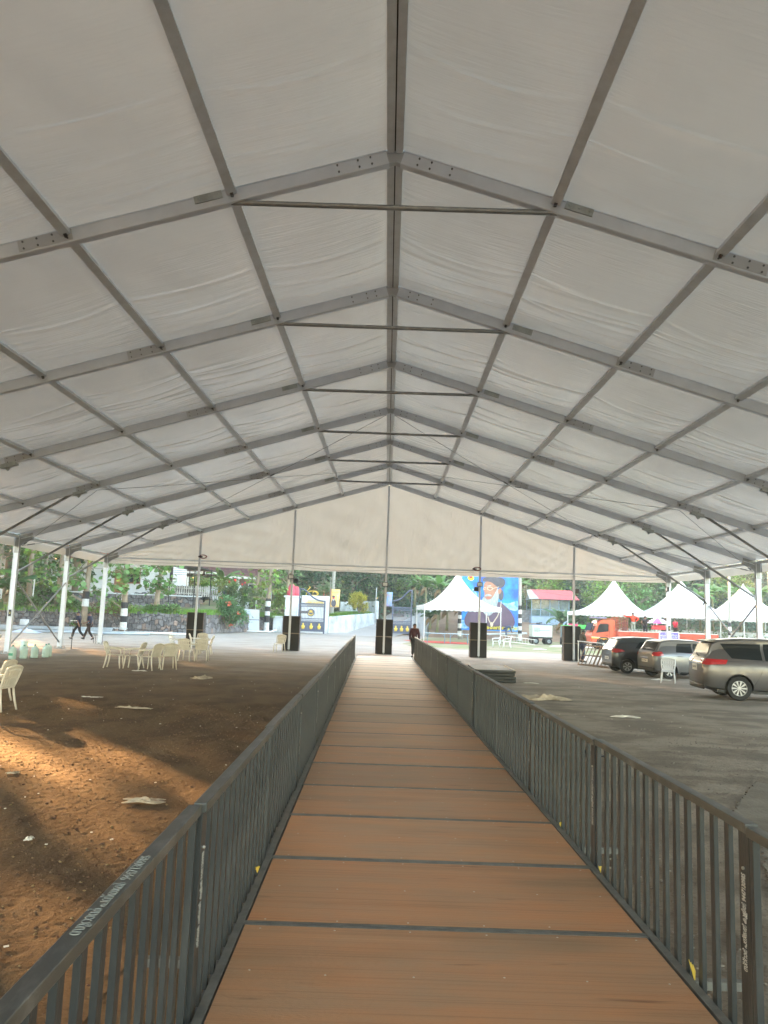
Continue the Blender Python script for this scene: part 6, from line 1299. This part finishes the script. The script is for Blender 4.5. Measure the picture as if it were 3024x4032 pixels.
# grass
def grass(name, pts, n, h, m_, seed):
    r = np.random.RandomState(seed); A = np.array(pts); k = r.randint(0, len(A)-1, n); f = r.rand(n, 1); P = A[k]*(1-f)+A[k+1]*f; P[:, :2] += r.normal(size=(n, 2))*np.array([.35, .9]); hh = h*(.5+r.rand(n))
    a = r.rand(n)*6.28; dx = np.stack([np.cos(a), np.sin(a), np.zeros(n)], 1)*.035; lean = r.normal(size=(n, 3))*.1; lean[:, 2] = 0
    V = np.stack([P-dx, P+dx, P+lean+np.stack([np.zeros(n), np.zeros(n), hh], 1)], 1).reshape(-1, 3); F = np.arange(3*n).reshape(-1, 3); return tag(np_mesh(name, V, F, m_), {'wall_grass': 'bright green grass growing along the terrace above the rubble wall', 'lawn_grass': 'short green grass of the roadside lawn'}[name], 'grass', kind='stuff')
grass('wall_grass', [(-33, 56.0, 1.4), (-22, 59.8, 1.45), (-15.6, 62.5, 1.55), (-14.4, 70, 1.55), (-13.6, 77.2, 1.5), (-10.5, 77.4, 1.4)], 16000, .34, LM('grass_blade', (.14, .30, .03), .3, .3), 3)
grass('lawn_grass', [(-6.3, 80, 1.6), (-4.6, 82.5, 1.9), (-2.3, 86.4, 2.15)], 5000, .22, LM('grass_blade', (0, 0, 0)), 4)
# banana plants: every leaf a part
def banana(x, y, z0, h, label, n=8, m_=None, seed=None, dry=1, size=1.):
    s_ = seed or nxt(); r = random.Random(s_); t = thing('banana_plant', label, 'banana plant', (x, y, z0), 0, 'banana plants'); m_ = m_ or BAN
    MB().path([(0, 0, 0), (.05, 0, h*.5), (.0, .02, h)], [.17, .13, .08], 10).build('stem', mat('banana_stem', (.20, .24, .10), .7, col2=(.25, .18, .1), scale=3), t, smooth=True)
    for k in range(n+dry):
        isd = k >= n; a = k*2.4+r.uniform(-.4, .4); L_ = size*(r.uniform(1.7, 2.6) if k < n else .9); wd = size*r.uniform(.28, .40); up = r.uniform(.75, 1.35) if not isd else -.3; curl = r.uniform(.8, 1.9) if not isd else 1.0
        def fn(u, v):
            s = u*L_; e = up-curl*u*1.1; px_, pz_ = 0., 0.; st = 10
            for q in range(st): ee = up-curl*1.1*(u*q/st); px_ += math.cos(ee)*s/st; pz_ += math.sin(ee)*s/st
            w = wd*math.sin(math.pi*min(1, u*.93+.07))**.55*(v-.5)*2; jag = .03*math.sin(u*70+k)*abs(v-.5)*2
            return (math.cos(a)*px_-math.sin(a)*(w+0), math.sin(a)*px_+math.cos(a)*w, pz_+h-.0-.16*abs(v-.5)*2*(1 if not isd else 3)+jag)
        MB().grid(fn, 12, 4).build('leaf', DRY if isd else m_, t, smooth=True)
    return t
for k, (x, y, z, h, m_, l) in enumerate(((5.1, 78.6, .4, 2.0, BAND, 'dark banana plant under the left side of the small pagoda'), (6.1, 79.0, .7, 2.2, BAND, 'banana plant between the pagoda legs, left of the banded trunk'), (4.4, 79.5, .7, 1.3, BAND, 'short drooping banana plant beside the road wall'), (7.6, 81.0, .9, 2.4, BAND, 'banana plant behind the banded trunk'),
    (5.6, 83.5, 1.5, 3.6, BAN, 'bright banana plant rising left of the small pagoda peak'), (4.2, 86.0, 2.0, 3.4, BAN, 'banana plant left of the bright one, above the road'), (3.2, 92, 3.0, 2.6, BAN, 'farther banana plant above the right gate leaf'),
    (15.0, 90, 2.0, 3.8, BAN, 'banana plant between hoarding and red hut roof'), (13.9, 91.5, 2.4, 3.6, BAN, 'banana plant just right of the hoarding'), (16.6, 93.0, 2.4, 4.4, BAN, 'tall banana plant over the red hut roof'),
    (34.0, 84.5, .6, 4.4, BAN, 'banana plant left of the third marquee peak'), (36.0, 86, 1, 4.8, BAN, 'large banana plant behind the third marquee peak'), (38.6, 85, 1, 4.6, BAN, 'banana plant right of the third marquee peak'), (41.5, 86, 1, 4.6, BAN, 'banana plant at the far right edge'), (32.2, 87, 1, 4.2, BAND, 'shaded banana plant between second and third marquee'), (43.5, 84, 1, 4.2, BAN, 'rightmost banana plant beyond the marquees'),
    (-29.9, 57.9, 1.4, 2.6, BAN, 'banana plant with one tall bright leaf at the far left edge'), (-28.9, 59.0, 1.4, 1.7, BAND, 'banana plant behind the first side post at the left'), (-31.8, 59.0, 1.4, 3.2, BAND, 'dark banana plant at the left picture edge'),
    (18.9, 78.8, .3, 1.7, BAND, 'broad-leaved plant behind the lorry cab window'), (17.9, 79.6, .4, 1.6, BAND, 'broad-leaved plant right of the hut plinth'), (-17.9, 83, 2.5, 2.6, BAN, 'banana plant behind the hedge by the tiled house'))):
    banana(x, y, z, h, l, 9, m_, None, 1, 1.0 if k not in (18, 19, 2) else .75)
# red-stemmed palms by the gate
for k, (x, y, h) in enumerate(((-6.85, 80.5, 3.4), (-6.25, 81.3, 3.9))):
    t = thing('red_palm', ('left', 'right')[k]+' red-stemmed palm beside the left gate leaf', 'palm', (x, y, 1.6), 0, 'red-stemmed palms')
    for q in range(4): MB().tube((.12*math.cos(q*1.7), .12*math.sin(q*1.7), 0), (.2*math.cos(q*1.7), .2*math.sin(q*1.7), h-.8-.3*q), .05, 6).build('stem', mat('red_stem', (.50, .05, .03), .4) if q < 3 else BARK, t)
    for q in range(12):
        a = q*2.1; L_ = RN.uniform(1.0, 1.5); m = MB(); pts = []
        for s in range(8): e = 1.2-1.5*s/7; pts.append(((pts[-1] if pts else Vector((0, 0, h-.4-.12*q)))+Vector((math.cos(a)*math.cos(e), math.sin(a)*math.cos(e), math.sin(e)))*L_/7) if pts else Vector((0, 0, h-.4-.12*q)))
        sd = Vector((-math.sin(a), math.cos(a), 0))
        for s in range(1, 8):
            for g in (-1, 1):
                for o_ in (0, .5): p = pts[s-1].lerp(pts[s], o_); tp = p+sd*g*.42*(1-.4*abs(s-4)/4)+(pts[s]-pts[s-1])*1.2-Vector((0, 0, .12)); m.add([p, p+(pts[s]-pts[s-1])*.35, tp], [(0, 1, 2)])
        m.build('frond', MIDG, t, fix=False)
# background trees beyond
def tree(x, y, h, cr, label, m_, n=2600, sz=.42, group='trees on the slope behind', trunkm=None, gap=.34, low=.35):
    z0 = float(hillz(x, y))-.6 if y > 88 else 0.; t = thing('forest_tree', label, 'tree', (x, y, z0), 0, group); s_ = nxt(); r = random.Random(s_)
    MB().path([(0, 0, -.5), (r.uniform(-.3, .3), 0, h*.45), (r.uniform(-.6, .6), 0, h*.9)], [.32, .24, .07], 8).build('trunk', trunkm or BARK, t, smooth=True)
    for k in range(5): a = r.uniform(0, 6.28); zz = h*r.uniform(.3, .7); MB().path([(0, 0, zz), (cr*.35*math.cos(a), cr*.35*math.sin(a), zz+h*.12), (cr*.75*math.cos(a), cr*.75*math.sin(a), zz+h*.2)], [.11, .07, .03], 5).build('limb', trunkm or BARK, t)
    zc_ = h*(1+low)/2; rz_ = h*(1-low)/2*1.05; P = np.concatenate([blob((0, 0, zc_), (cr, cr, rz_), int(n*.75), s_, .42, .4, gap), blob((r.uniform(-.5, .5)*cr, 0, zc_*.8), (cr*.8, cr*.8, rz_*.7), int(n*.25), s_+500, .5, .3, gap)])
    o = leaves('crown', P, sz, m_, t, False, .3, s_); o['kind'] = 'stuff'; return t
ml = [MIDG, DARK, BLUEG, LIGHT, TEAK]; nm_ = ['mid green', 'dark', 'bluish green', 'light green', 'fresh green']
spec = []
for k in range(30):
    x = -46+k*3.6+RN.uniform(-1, 1); y = 96+RN.uniform(0, 9); spec.append((x, y, RN.uniform(7.5, 11), RN.uniform(2.6, 3.6), RN.choice([0, 0, 1, 2, 2, 4, 3])))
place = [(-40, 'far left behind the pale grey house'), (-26, 'behind the white house'), (-14, 'behind the tiled house'), (-3, 'above the round yellow bush'), (6, 'behind the small pagoda'), (15, 'behind the hoarding'), (24, 'behind the hut and first marquee'), (34, 'behind the second marquee'), (44, 'behind the third marquee'), (99, 'at the far right')]
cnts = {}
for (x, y, h, cr, c) in spec:
    pl = next(p for q, p in place if x <= q+4.5); key = (nm_[c], pl); cnts[key] = cnts.get(key, 0)+1; o_ = ['', 'second ', 'third ', 'fourth '][cnts[key]-1]
    tree(x, y, h, cr, '%s%s crowned tree %s' % (o_, nm_[c], pl), ml[c], 3000, .42, low=.05)
for k, (x, y, h, cr, c, l) in enumerate(((24.8, 86, 8.5, 3.0, 3, 'yellow-green leafy tree between the first and second marquee peaks'), (27.0, 84, 6.5, 2.2, 4, 'fresh green low tree right of the first marquee peak'), (18.8, 90.5, 7, 2.4, 3, 'yellowish branchy tree behind the hut roof end'), (-8.6, 88, 8.5, 3.0, 1, 'dark tree behind the pink statue'), (-4.4, 90.5, 9, 3.6, 1, 'dark dense tree behind the orange banner'), (-.6, 92, 8.5, 3.4, 1, 'dark dense tree over the road bend'), (31.8, 92, 8, 3, 0, 'mid green tree behind the second marquee valance'), (22.0, 92.5, 8, 3, 2, 'bluish tree behind the first marquee'), (9.5, 90, 8, 3, 0, 'mid green tree left behind the hoarding'), (-34, 79, 9, 3.6, 1, 'dark tree over the pale grey house'), (-30, 66.5, 8.2, 2.6, 0, 'mid green tree beside the pale grey house'))):
    tree(x, y, h, cr, l, ml[c], 3600, .34, low=.1)
# undergrowth on the slope
P = []; r = np.random.RandomState(9)
for k in range(420):
    x = r.uniform(-60, 70); y = r.uniform(89, 104); z = float(hillz(x, y))-.6; c = r.rand(); P.append(r.normal(size=(70, 3))*np.array((1.0, .8, .75))+np.array((x, y, z+.7)))
tag(leaves('undergrowth', np.concatenate(P), .36, BLUEG, None, False, .2, 4), 'tangled dark green undergrowth covering the slope behind the site', 'undergrowth', kind='stuff')
P = []
for k in range(90):
    x = r.uniform(16, 48); y = r.uniform(80, 86); P.append(r.normal(size=(60, 3))*np.array((.8, .5, .6))+np.array((x, y, .7)))
tag(leaves('roadside_weeds', np.concatenate(P), .24, MIDG, None, False, .2, 5), 'green weeds along the wall behind the lorry and marquees', 'weeds', kind='stuff')
wall_run('boundary_wall', [(22, 82.6, 1.5), (36, 83.2, 1.55), (60, 84.2, 1.6)], .3, 'long weathered white boundary wall behind the lorry and the marquees', WD)
# tall trees: two trunks inferred from shadow streaks, the rest added for shade
def shade(x, y, h, cr, low, label, n=5200, d=1.0, tr=.30):
    t = thing('sun_block_tree', label, 'tree', (x, y, 0), 0, 'tall trees shaped to shade the tent'); s_ = nxt()
    MB().path([(0, 0, -.5), (.05, 0, h*.5), (0, .2, h*.9)], [tr, tr*.9, .1], 10).build('trunk', BARK, t, smooth=True)
    zc_ = (h+low)/2; o = leaves('crown', blob((0, 0, zc_), (cr, cr*d, (h-low)/2), n, s_, 1.2, .33, .5), .9, DARK, t, False, .3, s_); o['kind'] = 'stuff'
def sp_(p, s): return (p*.785-s*.62, p*.62+s*.785)
ords = ['first', 'second', 'third', 'fourth', 'fifth', 'sixth', 'seventh', 'eighth', 'ninth', 'tenth', 'eleventh', 'twelfth', 'thirteenth', 'fourteenth', 'fifteenth', 'sixteenth', 'seventeenth', 'eighteenth', 'nineteenth', 'twentieth']
# (across the sun's direction, distance, crown bottom, top, radius): a gap under the crowns lets the low sun reach the soil by the walkway
pq = [(-17, 50, 2, 26, 4.2), (-11.5, 47, 2, 26, 4.2), (-5.6, 50, 3, 26, 3.4), (-2.7, 47, 5.5, 26, 2.1), (-.8, 45, 7.9, 26, 3.0), (2.1, 48, 9.1, 27, 3.4), (4.4, 50, 9.3, 27, 3.2), (8.6, 62, 6.0, 28, 3.5), (12.0, 72, 6.6, 28, 4.6), (16.5, 78, 7.6, 30, 4.6), (21.5, 74, 7.2, 30, 4.8), (27, 78, 7.5, 30, 4.8), (32, 84, 8, 30, 5), (38, 92, 8.5, 32, 5), (45, 100, 9, 34, 6), (53, 112, 9, 36, 6), (62, 124, 9, 38, 6)]
for k, (p, s, low, top_, cr) in enumerate(pq):
    x, y = sp_(p, s); shade(x, y, top_, cr, low, ords[k]+' tall tree from the near end, crown shaped to block the low sun', 5200)
for k, (p, s, top_) in enumerate(((-4.5, 44, 6.6), (-1.8, 47, 6.9), (.8, 44, 6.4), (3.6, 44, 6.2), (5.9, 44, 6.5))):  # unseen low trees added so that the sun patch ends early
    x, y = sp_(p, s); t = thing('sun_block_low_tree', ords[k]+' dense low tree from the near end, added to block the low sun', 'tree', (x, y, 0), 0, 'low trees added to block the sun'); s_ = nxt()
    MB().path([(0, 0, -.3), (0, 0, top_*.6)], [.15, .08], 8).build('trunk', BARK, t); o = leaves('crown', blob((0, 0, top_*.5), (2.0, 2.0, top_*.42), 2600, s_, 1.2, .33, .4), .6, MIDG, t, False, .3, s_); o['kind'] = 'stuff'
# ------------------------------------------------------------------ people
SKN = mat('skin_brown', (.22, .11, .065), .55, col2=(.18, .085, .05), scale=9); HAIR = mat('hair_black', (.012, .010, .010), .6); SHOE = mat('shoe_dark', (.03, .025, .022), .6); EYE = mat('eye_dark', (.02, .015, .012), .3)
def skin_mesh(name, V, Ed, R_, m, parent, sub=1):
    bm = bmesh.new(); ly = bm.verts.layers.skin.verify(); vs = [bm.verts.new(v) for v in V]
    for v, r_ in zip(vs, R_): v[ly].radius = (r_, r_) if not hasattr(r_, '__len__') else r_
    vs[0][ly].use_root = True
    for a, b_ in Ed: bm.edges.new((vs[a], vs[b_]))
    me = bpy.data.meshes.new(name); bm.to_mesh(me); bm.free(); me.materials.append(m); o = bpy.data.objects.new(name, me); link(o, parent)
    k = o.modifiers.new('skin', 'SKIN'); k.use_smooth_shade = True
    if sub: s = o.modifiers.new('sub', 'SUBSURF'); s.levels = sub; s.render_levels = sub
    bpy.context.view_layer.update(); apply_mods(o); return o
def person(x, y, z, rz, H, label, shirt, trous, J=None, sleeve='short', skirt=None, hair=True, beard_=False, held=None):
    """x to the figure's right, y forward, z up; J overrides joints (metres for a 1.7 m figure)"""
    t = thing('person', label, 'person', (x, y, z), rz); k = H/1.7; j = dict(pel=(0, 0, .95), wai=(0, .01, 1.10), che=(0, .0, 1.30), nec=(0, .0, 1.46), hed=(0, .03, 1.58), top=(0, .03, 1.67),
        shl=(-.175, 0, 1.40), ell=(-.23, -.02, 1.12), hal=(-.25, .06, .88), shr=(.175, 0, 1.40), elr=(.23, -.02, 1.12), har=(.25, .06, .88), hil=(-.09, 0, .90), knl=(-.10, .02, .49), anl=(-.10, -.02, .09), tol=(-.11, .13, .03), hir=(.09, 0, .90), knr=(.10, .02, .49), anr=(.10, -.02, .09), tor=(.11, .13, .03))
    j.update(J or {}); j = {a: Vector(b_)*k for a, b_ in j.items()}
    V = [j['pel'], j['wai'], j['che'], j['nec'], j['hed'], j['top'], j['shl'], j['ell'], j['hal'], j['shr'], j['elr'], j['har'], j['hil'], j['knl'], j['anl'], j['tol'], j['hir'], j['knr'], j['anr'], j['tor']]
    E_ = [(0, 1), (1, 2), (2, 3), (3, 4), (4, 5), (2, 6), (6, 7), (7, 8), (2, 9), (9, 10), (10, 11), (0, 12), (12, 13), (13, 14), (14, 15), (0, 16), (16, 17), (17, 18), (18, 19)]
    R_ = [.10, .095, .10, .062, .082, .055, .055, .040, .028, .055, .040, .028, .075, .052, .036, .028, .075, .052, .036, .028]
    for h, e in ((8, 'l'), (11, 'r')):          # palm, four fingers and a thumb
        hd_, el = j['ha'+e], j['el'+e]; d = (hd_-el).normalized(); sd = d.cross(Vector((1, 0, 0))).normalized() if abs(d.x) < .9 else Vector((0, 1, 0)); b0 = len(V); V.append(hd_+d*.075*k); R_.append(.024); E_.append((h, b0))
        for q, (o_, ln) in enumerate(((-.03, .055), (-.01, .068), (.01, .065), (.03, .05))):
            p = V[b0]+sd*o_*k; V.append(p+d*ln*.5*k); V.append(p+d*ln*k+Vector((0, .012, 0))*k); R_ += [.009, .007]; E_ += [(b0, len(V)-2), (len(V)-2, len(V)-1)]
        V.append(hd_+d*.04*k+sd*-.045*k); V.append(hd_+d*.075*k+sd*-.06*k); R_ += [.010, .008]; E_ += [(h, len(V)-2), (len(V)-2, len(V)-1)]
    skin_mesh('body', V, E_, [r_*k*1.12 for r_ in R_], SKN, t)
    hc = j['hed']; up = (j['top']-j['hed']).normalized(); fw = (Vector((0, 1, 0))-up*up.y).normalized(); sd = fw.cross(up)
    for s in (-1, 1):
        MB().lathe([(.001, -.011*k), (.011*k, 0), (.001, .011*k)], (0, 0, 0), 8).build('eye', EYE, t, loc=hc+fw*.078*k+up*.018*k+sd*s*.032*k); MB().lathe([(.001, -.03*k), (.018*k, 0), (.001, .03*k)], (0, 0, 0), 6).build('ear', SKN, t, loc=hc+sd*s*.083*k-up*.005*k)
    MB().path([hc+fw*.078*k+up*.01*k, hc+fw*.102*k-up*.02*k], [.009*k, .016*k], 6).build('nose', SKN, t); MB().path([hc+fw*.078*k-up*.048*k-sd*.025*k, hc+fw*.086*k-up*.050*k, hc+fw*.078*k-up*.048*k+sd*.025*k], .007*k, 5).build('mouth', mat('lip_brown', (.16, .05, .04), .5), t)
    if hair:
        def fh(u, v):
            a = 2*math.pi*u; e = v*math.pi*.56; r_ = .098*k*(1+.05*math.sin(a*7+v*9)); fr = max(0, math.cos(a))*(v > .55)
            return hc+up*(.030*k+math.cos(e)*r_*.98)+sd*math.sin(a)*math.sin(e)*r_*.92+fw*(math.cos(a)*math.sin(e)*r_*(1-.25*fr)-.012*k)+up*(.035*k*fr)
        MB().grid(fh, 18, 8).build('hair', HAIR, t, smooth=True, solid=.008)
    if beard_: MB().lathe([(.02*k, -.09*k), (.055*k, -.055*k), (.07*k, -.01*k), (.05*k, .0)], (0, 0, 0), 10).build('beard', HAIR, t, smooth=True, loc=hc+fw*.028*k)
    sl = {'short': .55, 'long': 1.0, 'none': .08}[sleeve]
    def arm(e): 
        a, b_, c = j['sh'+e], j['el'+e], j['ha'+e]
        return [a, a.lerp(b_, .9)] if sl < .6 and sl > .1 else ([a, a.lerp(b_, .12)] if sl < .1 else [a, b_, b_.lerp(c, .93)])
    V = [j['pel']-Vector((0, 0, .03*k)), j['wai'], j['che'], j['nec'].lerp(j['che'], .12)]; R_ = [.125, .120, .135, .075]; E_ = [(0, 1), (1, 2), (2, 3)]
    for e in 'lr':
        A_ = arm(e); pi_ = 2
        for q, a in enumerate(A_): V.append(a); R_.append([.072, .058, .042][q]); E_.append((pi_, len(V)-1)); pi_ = len(V)-1
    skin_mesh('shirt', V, E_, [r_*k*1.28 for r_ in R_], shirt, t)
    V = [j['pel']+Vector((0, 0, .02*k))]; R_ = [.118]; E_ = []
    for e in 'lr':
        pi_ = 0
        for q, a in enumerate((j['hi'+e], j['kn'+e], j['kn'+e].lerp(j['an'+e], .93))): V.append(a); R_.append((.090, .070, .056)[q]); E_.append((pi_, len(V)-1)); pi_ = len(V)-1
    skin_mesh('trousers', V, E_, [r_*k*1.22 for r_ in R_], trous, t)
    for e in 'lr':
        a, b_ = j['an'+e], j['to'+e]; MB().path([a-Vector((0, .05*k, .05*k)), a.lerp(b_, .5)-Vector((0, 0, .02*k)), b_+Vector((0, .03*k, 0))], [.045*k, .048*k, .035*k], 8).build('shoe', SHOE, t, smooth=True)
    return t
def CL(n, c): return mat('cloth_'+n, c, .85, var=.25, scale=7, bump=.3, bscale=18)
PI = math.pi
person(1.43, 39.75, 0, PI, 1.68, 'man in dark maroon shirt and black trousers at the far right railing end', CL('maroon', (.055, .012, .020)), CL('black', (.012, .012, .014)), dict(har=(.21, .08, .84), hal=(-.24, .05, .85), ell=(-.23, -.03, 1.12), elr=(.22, -.02, 1.12), knr=(.07, .02, .49), anr=(.07, -.02, .09), knl=(-.07, .02, .49), anl=(-.07, -.02, .09)), 'long')
wk = dict(knl=(-.09, .22, .52), anl=(-.09, .30, .12), tol=(-.09, .44, .10), knr=(.09, -.08, .50), anr=(.09, -.36, .20), tor=(.09, -.28, .07), hal=(-.22, -.12, .90), har=(.24, .24, .95), hed=(0, .06, 1.58), top=(0, .09, 1.66))
wk2 = dict(knr=(.09, .20, .52), anr=(.09, .33, .11), tor=(.09, .47, .10), knl=(-.09, -.04, .50), anl=(-.09, -.30, .16), tol=(-.09, -.22, .04), har=(.22, -.10, .92), hal=(-.18, .24, 1.02), hed=(0, .08, 1.57), top=(0, .12, 1.64))
bluep = mat('cloth_light_blue', (.10, .42, .75), .8)
for (x, y, J_, l) in ((-18.0, 45.3, wk, 'left of two walkers in navy shirts with light blue side panels'), (-17.42, 45.5, wk2, 'right of two walkers in navy shirts, with dark brown trousers')):
    p = person(x, y, 0, PI/2, 1.62, l, CL('navy', (.012, .018, .045)), CL('dark_brown', (.030, .018, .014)) if x > -17.8 else CL('black', (0, 0, 0)), J_, 'short')
    MB().path([(-.10, .03, .98), (-.125, .03, 1.15), (-.10, .03, 1.28)], [.035, .045, .035], 6).build('side_panel', bluep, p, smooth=True); MB().path([(-.06, .02, 1.40), (0, .05, 1.385), (.06, .02, 1.40)], .028, 6).build('collar', bluep, p, smooth=True)
person(10.28, 40.9, 0, -PI*.42, 1.66, 'man in dark patterned shirt between the rightmost speaker and the leaning frames', CL('tan_dark', (.10, .085, .07)), CL('denim', (.03, .045, .09)), dict(har=(.22, .34, 1.02), elr=(.25, .10, 1.10), hal=(-.16, .36, 1.00), ell=(-.24, .12, 1.12), knl=(-.10, .10, .5), anl=(-.10, .0, .09), hed=(0, .07, 1.56), top=(0, .1, 1.64)), 'short', beard_=True)
person(19.46, 61.5, 1.22, 0, 1.72, 'man in bright orange-red shirt reaching left, standing on the lorry bed', CL('orange_red', (.80, .06, .02)), CL('grey_green', (.30, .36, .30)), dict(ell=(-.46, .05, 1.38), hal=(-.72, .12, 1.46), elr=(.44, -.05, 1.22), har=(.22, .05, 1.02)), 'long')
person(18.95, 62.0, .80, .2, 1.64, 'man in dark maroon clothes partly hidden behind the orange-red shirt', CL('maroon', (0, 0, 0)), CL('denim', (0, 0, 0)), dict(hal=(-.3, .3, 1.3), ell=(-.3, .1, 1.25)), 'short')
person(20.42, 61.5, 1.02, -.2, 1.68, 'man in black vest standing on the lorry bed beside the parasol', CL('black', (0, 0, 0)), CL('black', (0, 0, 0)), dict(elr=(.30, .02, 1.14), har=(.14, .22, 1.06), ell=(-.30, .02, 1.14), hal=(-.16, .22, 1.04)), 'none')
person(22.02, 61.8, .82, PI*.6, 1.60, 'man in pale mint shirt leaning beside the parasol on the lorry', CL('mint', (.42, .58, .56)), CL('denim', (0, 0, 0)), dict(hed=(0, .10, 1.52), top=(0, .17, 1.58), hal=(-.1, .35, 1.1), ell=(-.24, .15, 1.15)), 'short')
person(22.83, 61.6, .96, -PI*.35, 1.60, 'man in crimson shirt just right of the corner post, on the lorry', CL('crimson', (.60, .02, .05)), CL('dark_brown', (0, 0, 0)), dict(hal=(-.12, .30, 1.0), ell=(-.26, .1, 1.14)), 'short')
person(11.55, 75.2, .35, -PI*.5, 1.62, 'person in blue-grey clothes bending over below the hoarding', CL('blue_grey', (.09, .13, .22)), CL('blue_grey', (0, 0, 0)), dict(wai=(0, .10, 1.02), che=(0, .34, 1.08), nec=(0, .48, 1.08), hed=(0, .60, 1.04), top=(0, .68, 1.0), shl=(-.17, .40, 1.06), shr=(.17, .40, 1.06), ell=(-.20, .46, .80), elr=(.20, .46, .80), hal=(-.16, .56, .56), har=(.16, .56, .56)), 'long')
person(-16.62, 76.2, 3.02, PI, 1.18, 'small child in yellow shirt and white shorts by the beige gate post', CL('yellow', (.75, .50, .05)), CL('white', (.70, .72, .74)), dict(hal=(-.12, .2, 1.15), har=(.12, .2, 1.15), ell=(-.22, .05, 1.18), elr=(.22, .05, 1.18)), 'short')
person(-16.20, 76.6, 2.95, PI*.9, 1.45, 'person in purple dress next to the child in yellow', CL('purple', (.16, .06, .28)), CL('purple', (0, 0, 0)), None, 'short')
person(22.5-4.0+.25-2.2, 61.0, .95, PI/2, 1.25, 'x', CL('white', (0, 0, 0)), CL('black', (0, 0, 0))) if False else None
# ------------------------------------------------------------------ haze volume added for the milky veil of lens glare
hm_ = bpy.data.materials.new('haze'); hm_.use_nodes = True; hn = hm_.node_tree.nodes; hn.clear()
hv = hn.new('ShaderNodeVolumePrincipled'); ho = hn.new('ShaderNodeOutputMaterial'); hm_.node_tree.links.new(hv.outputs[0], ho.inputs['Volume'])
hv.inputs['Color'].default_value = (.93, .96, 1, 1); hv.inputs['Density'].default_value = .0015; hv.inputs['Anisotropy'].default_value = .25
tag(MB().box((0, 95, 20.5), (420, 330, 43)).build('haze', hm_), kind='stuff')
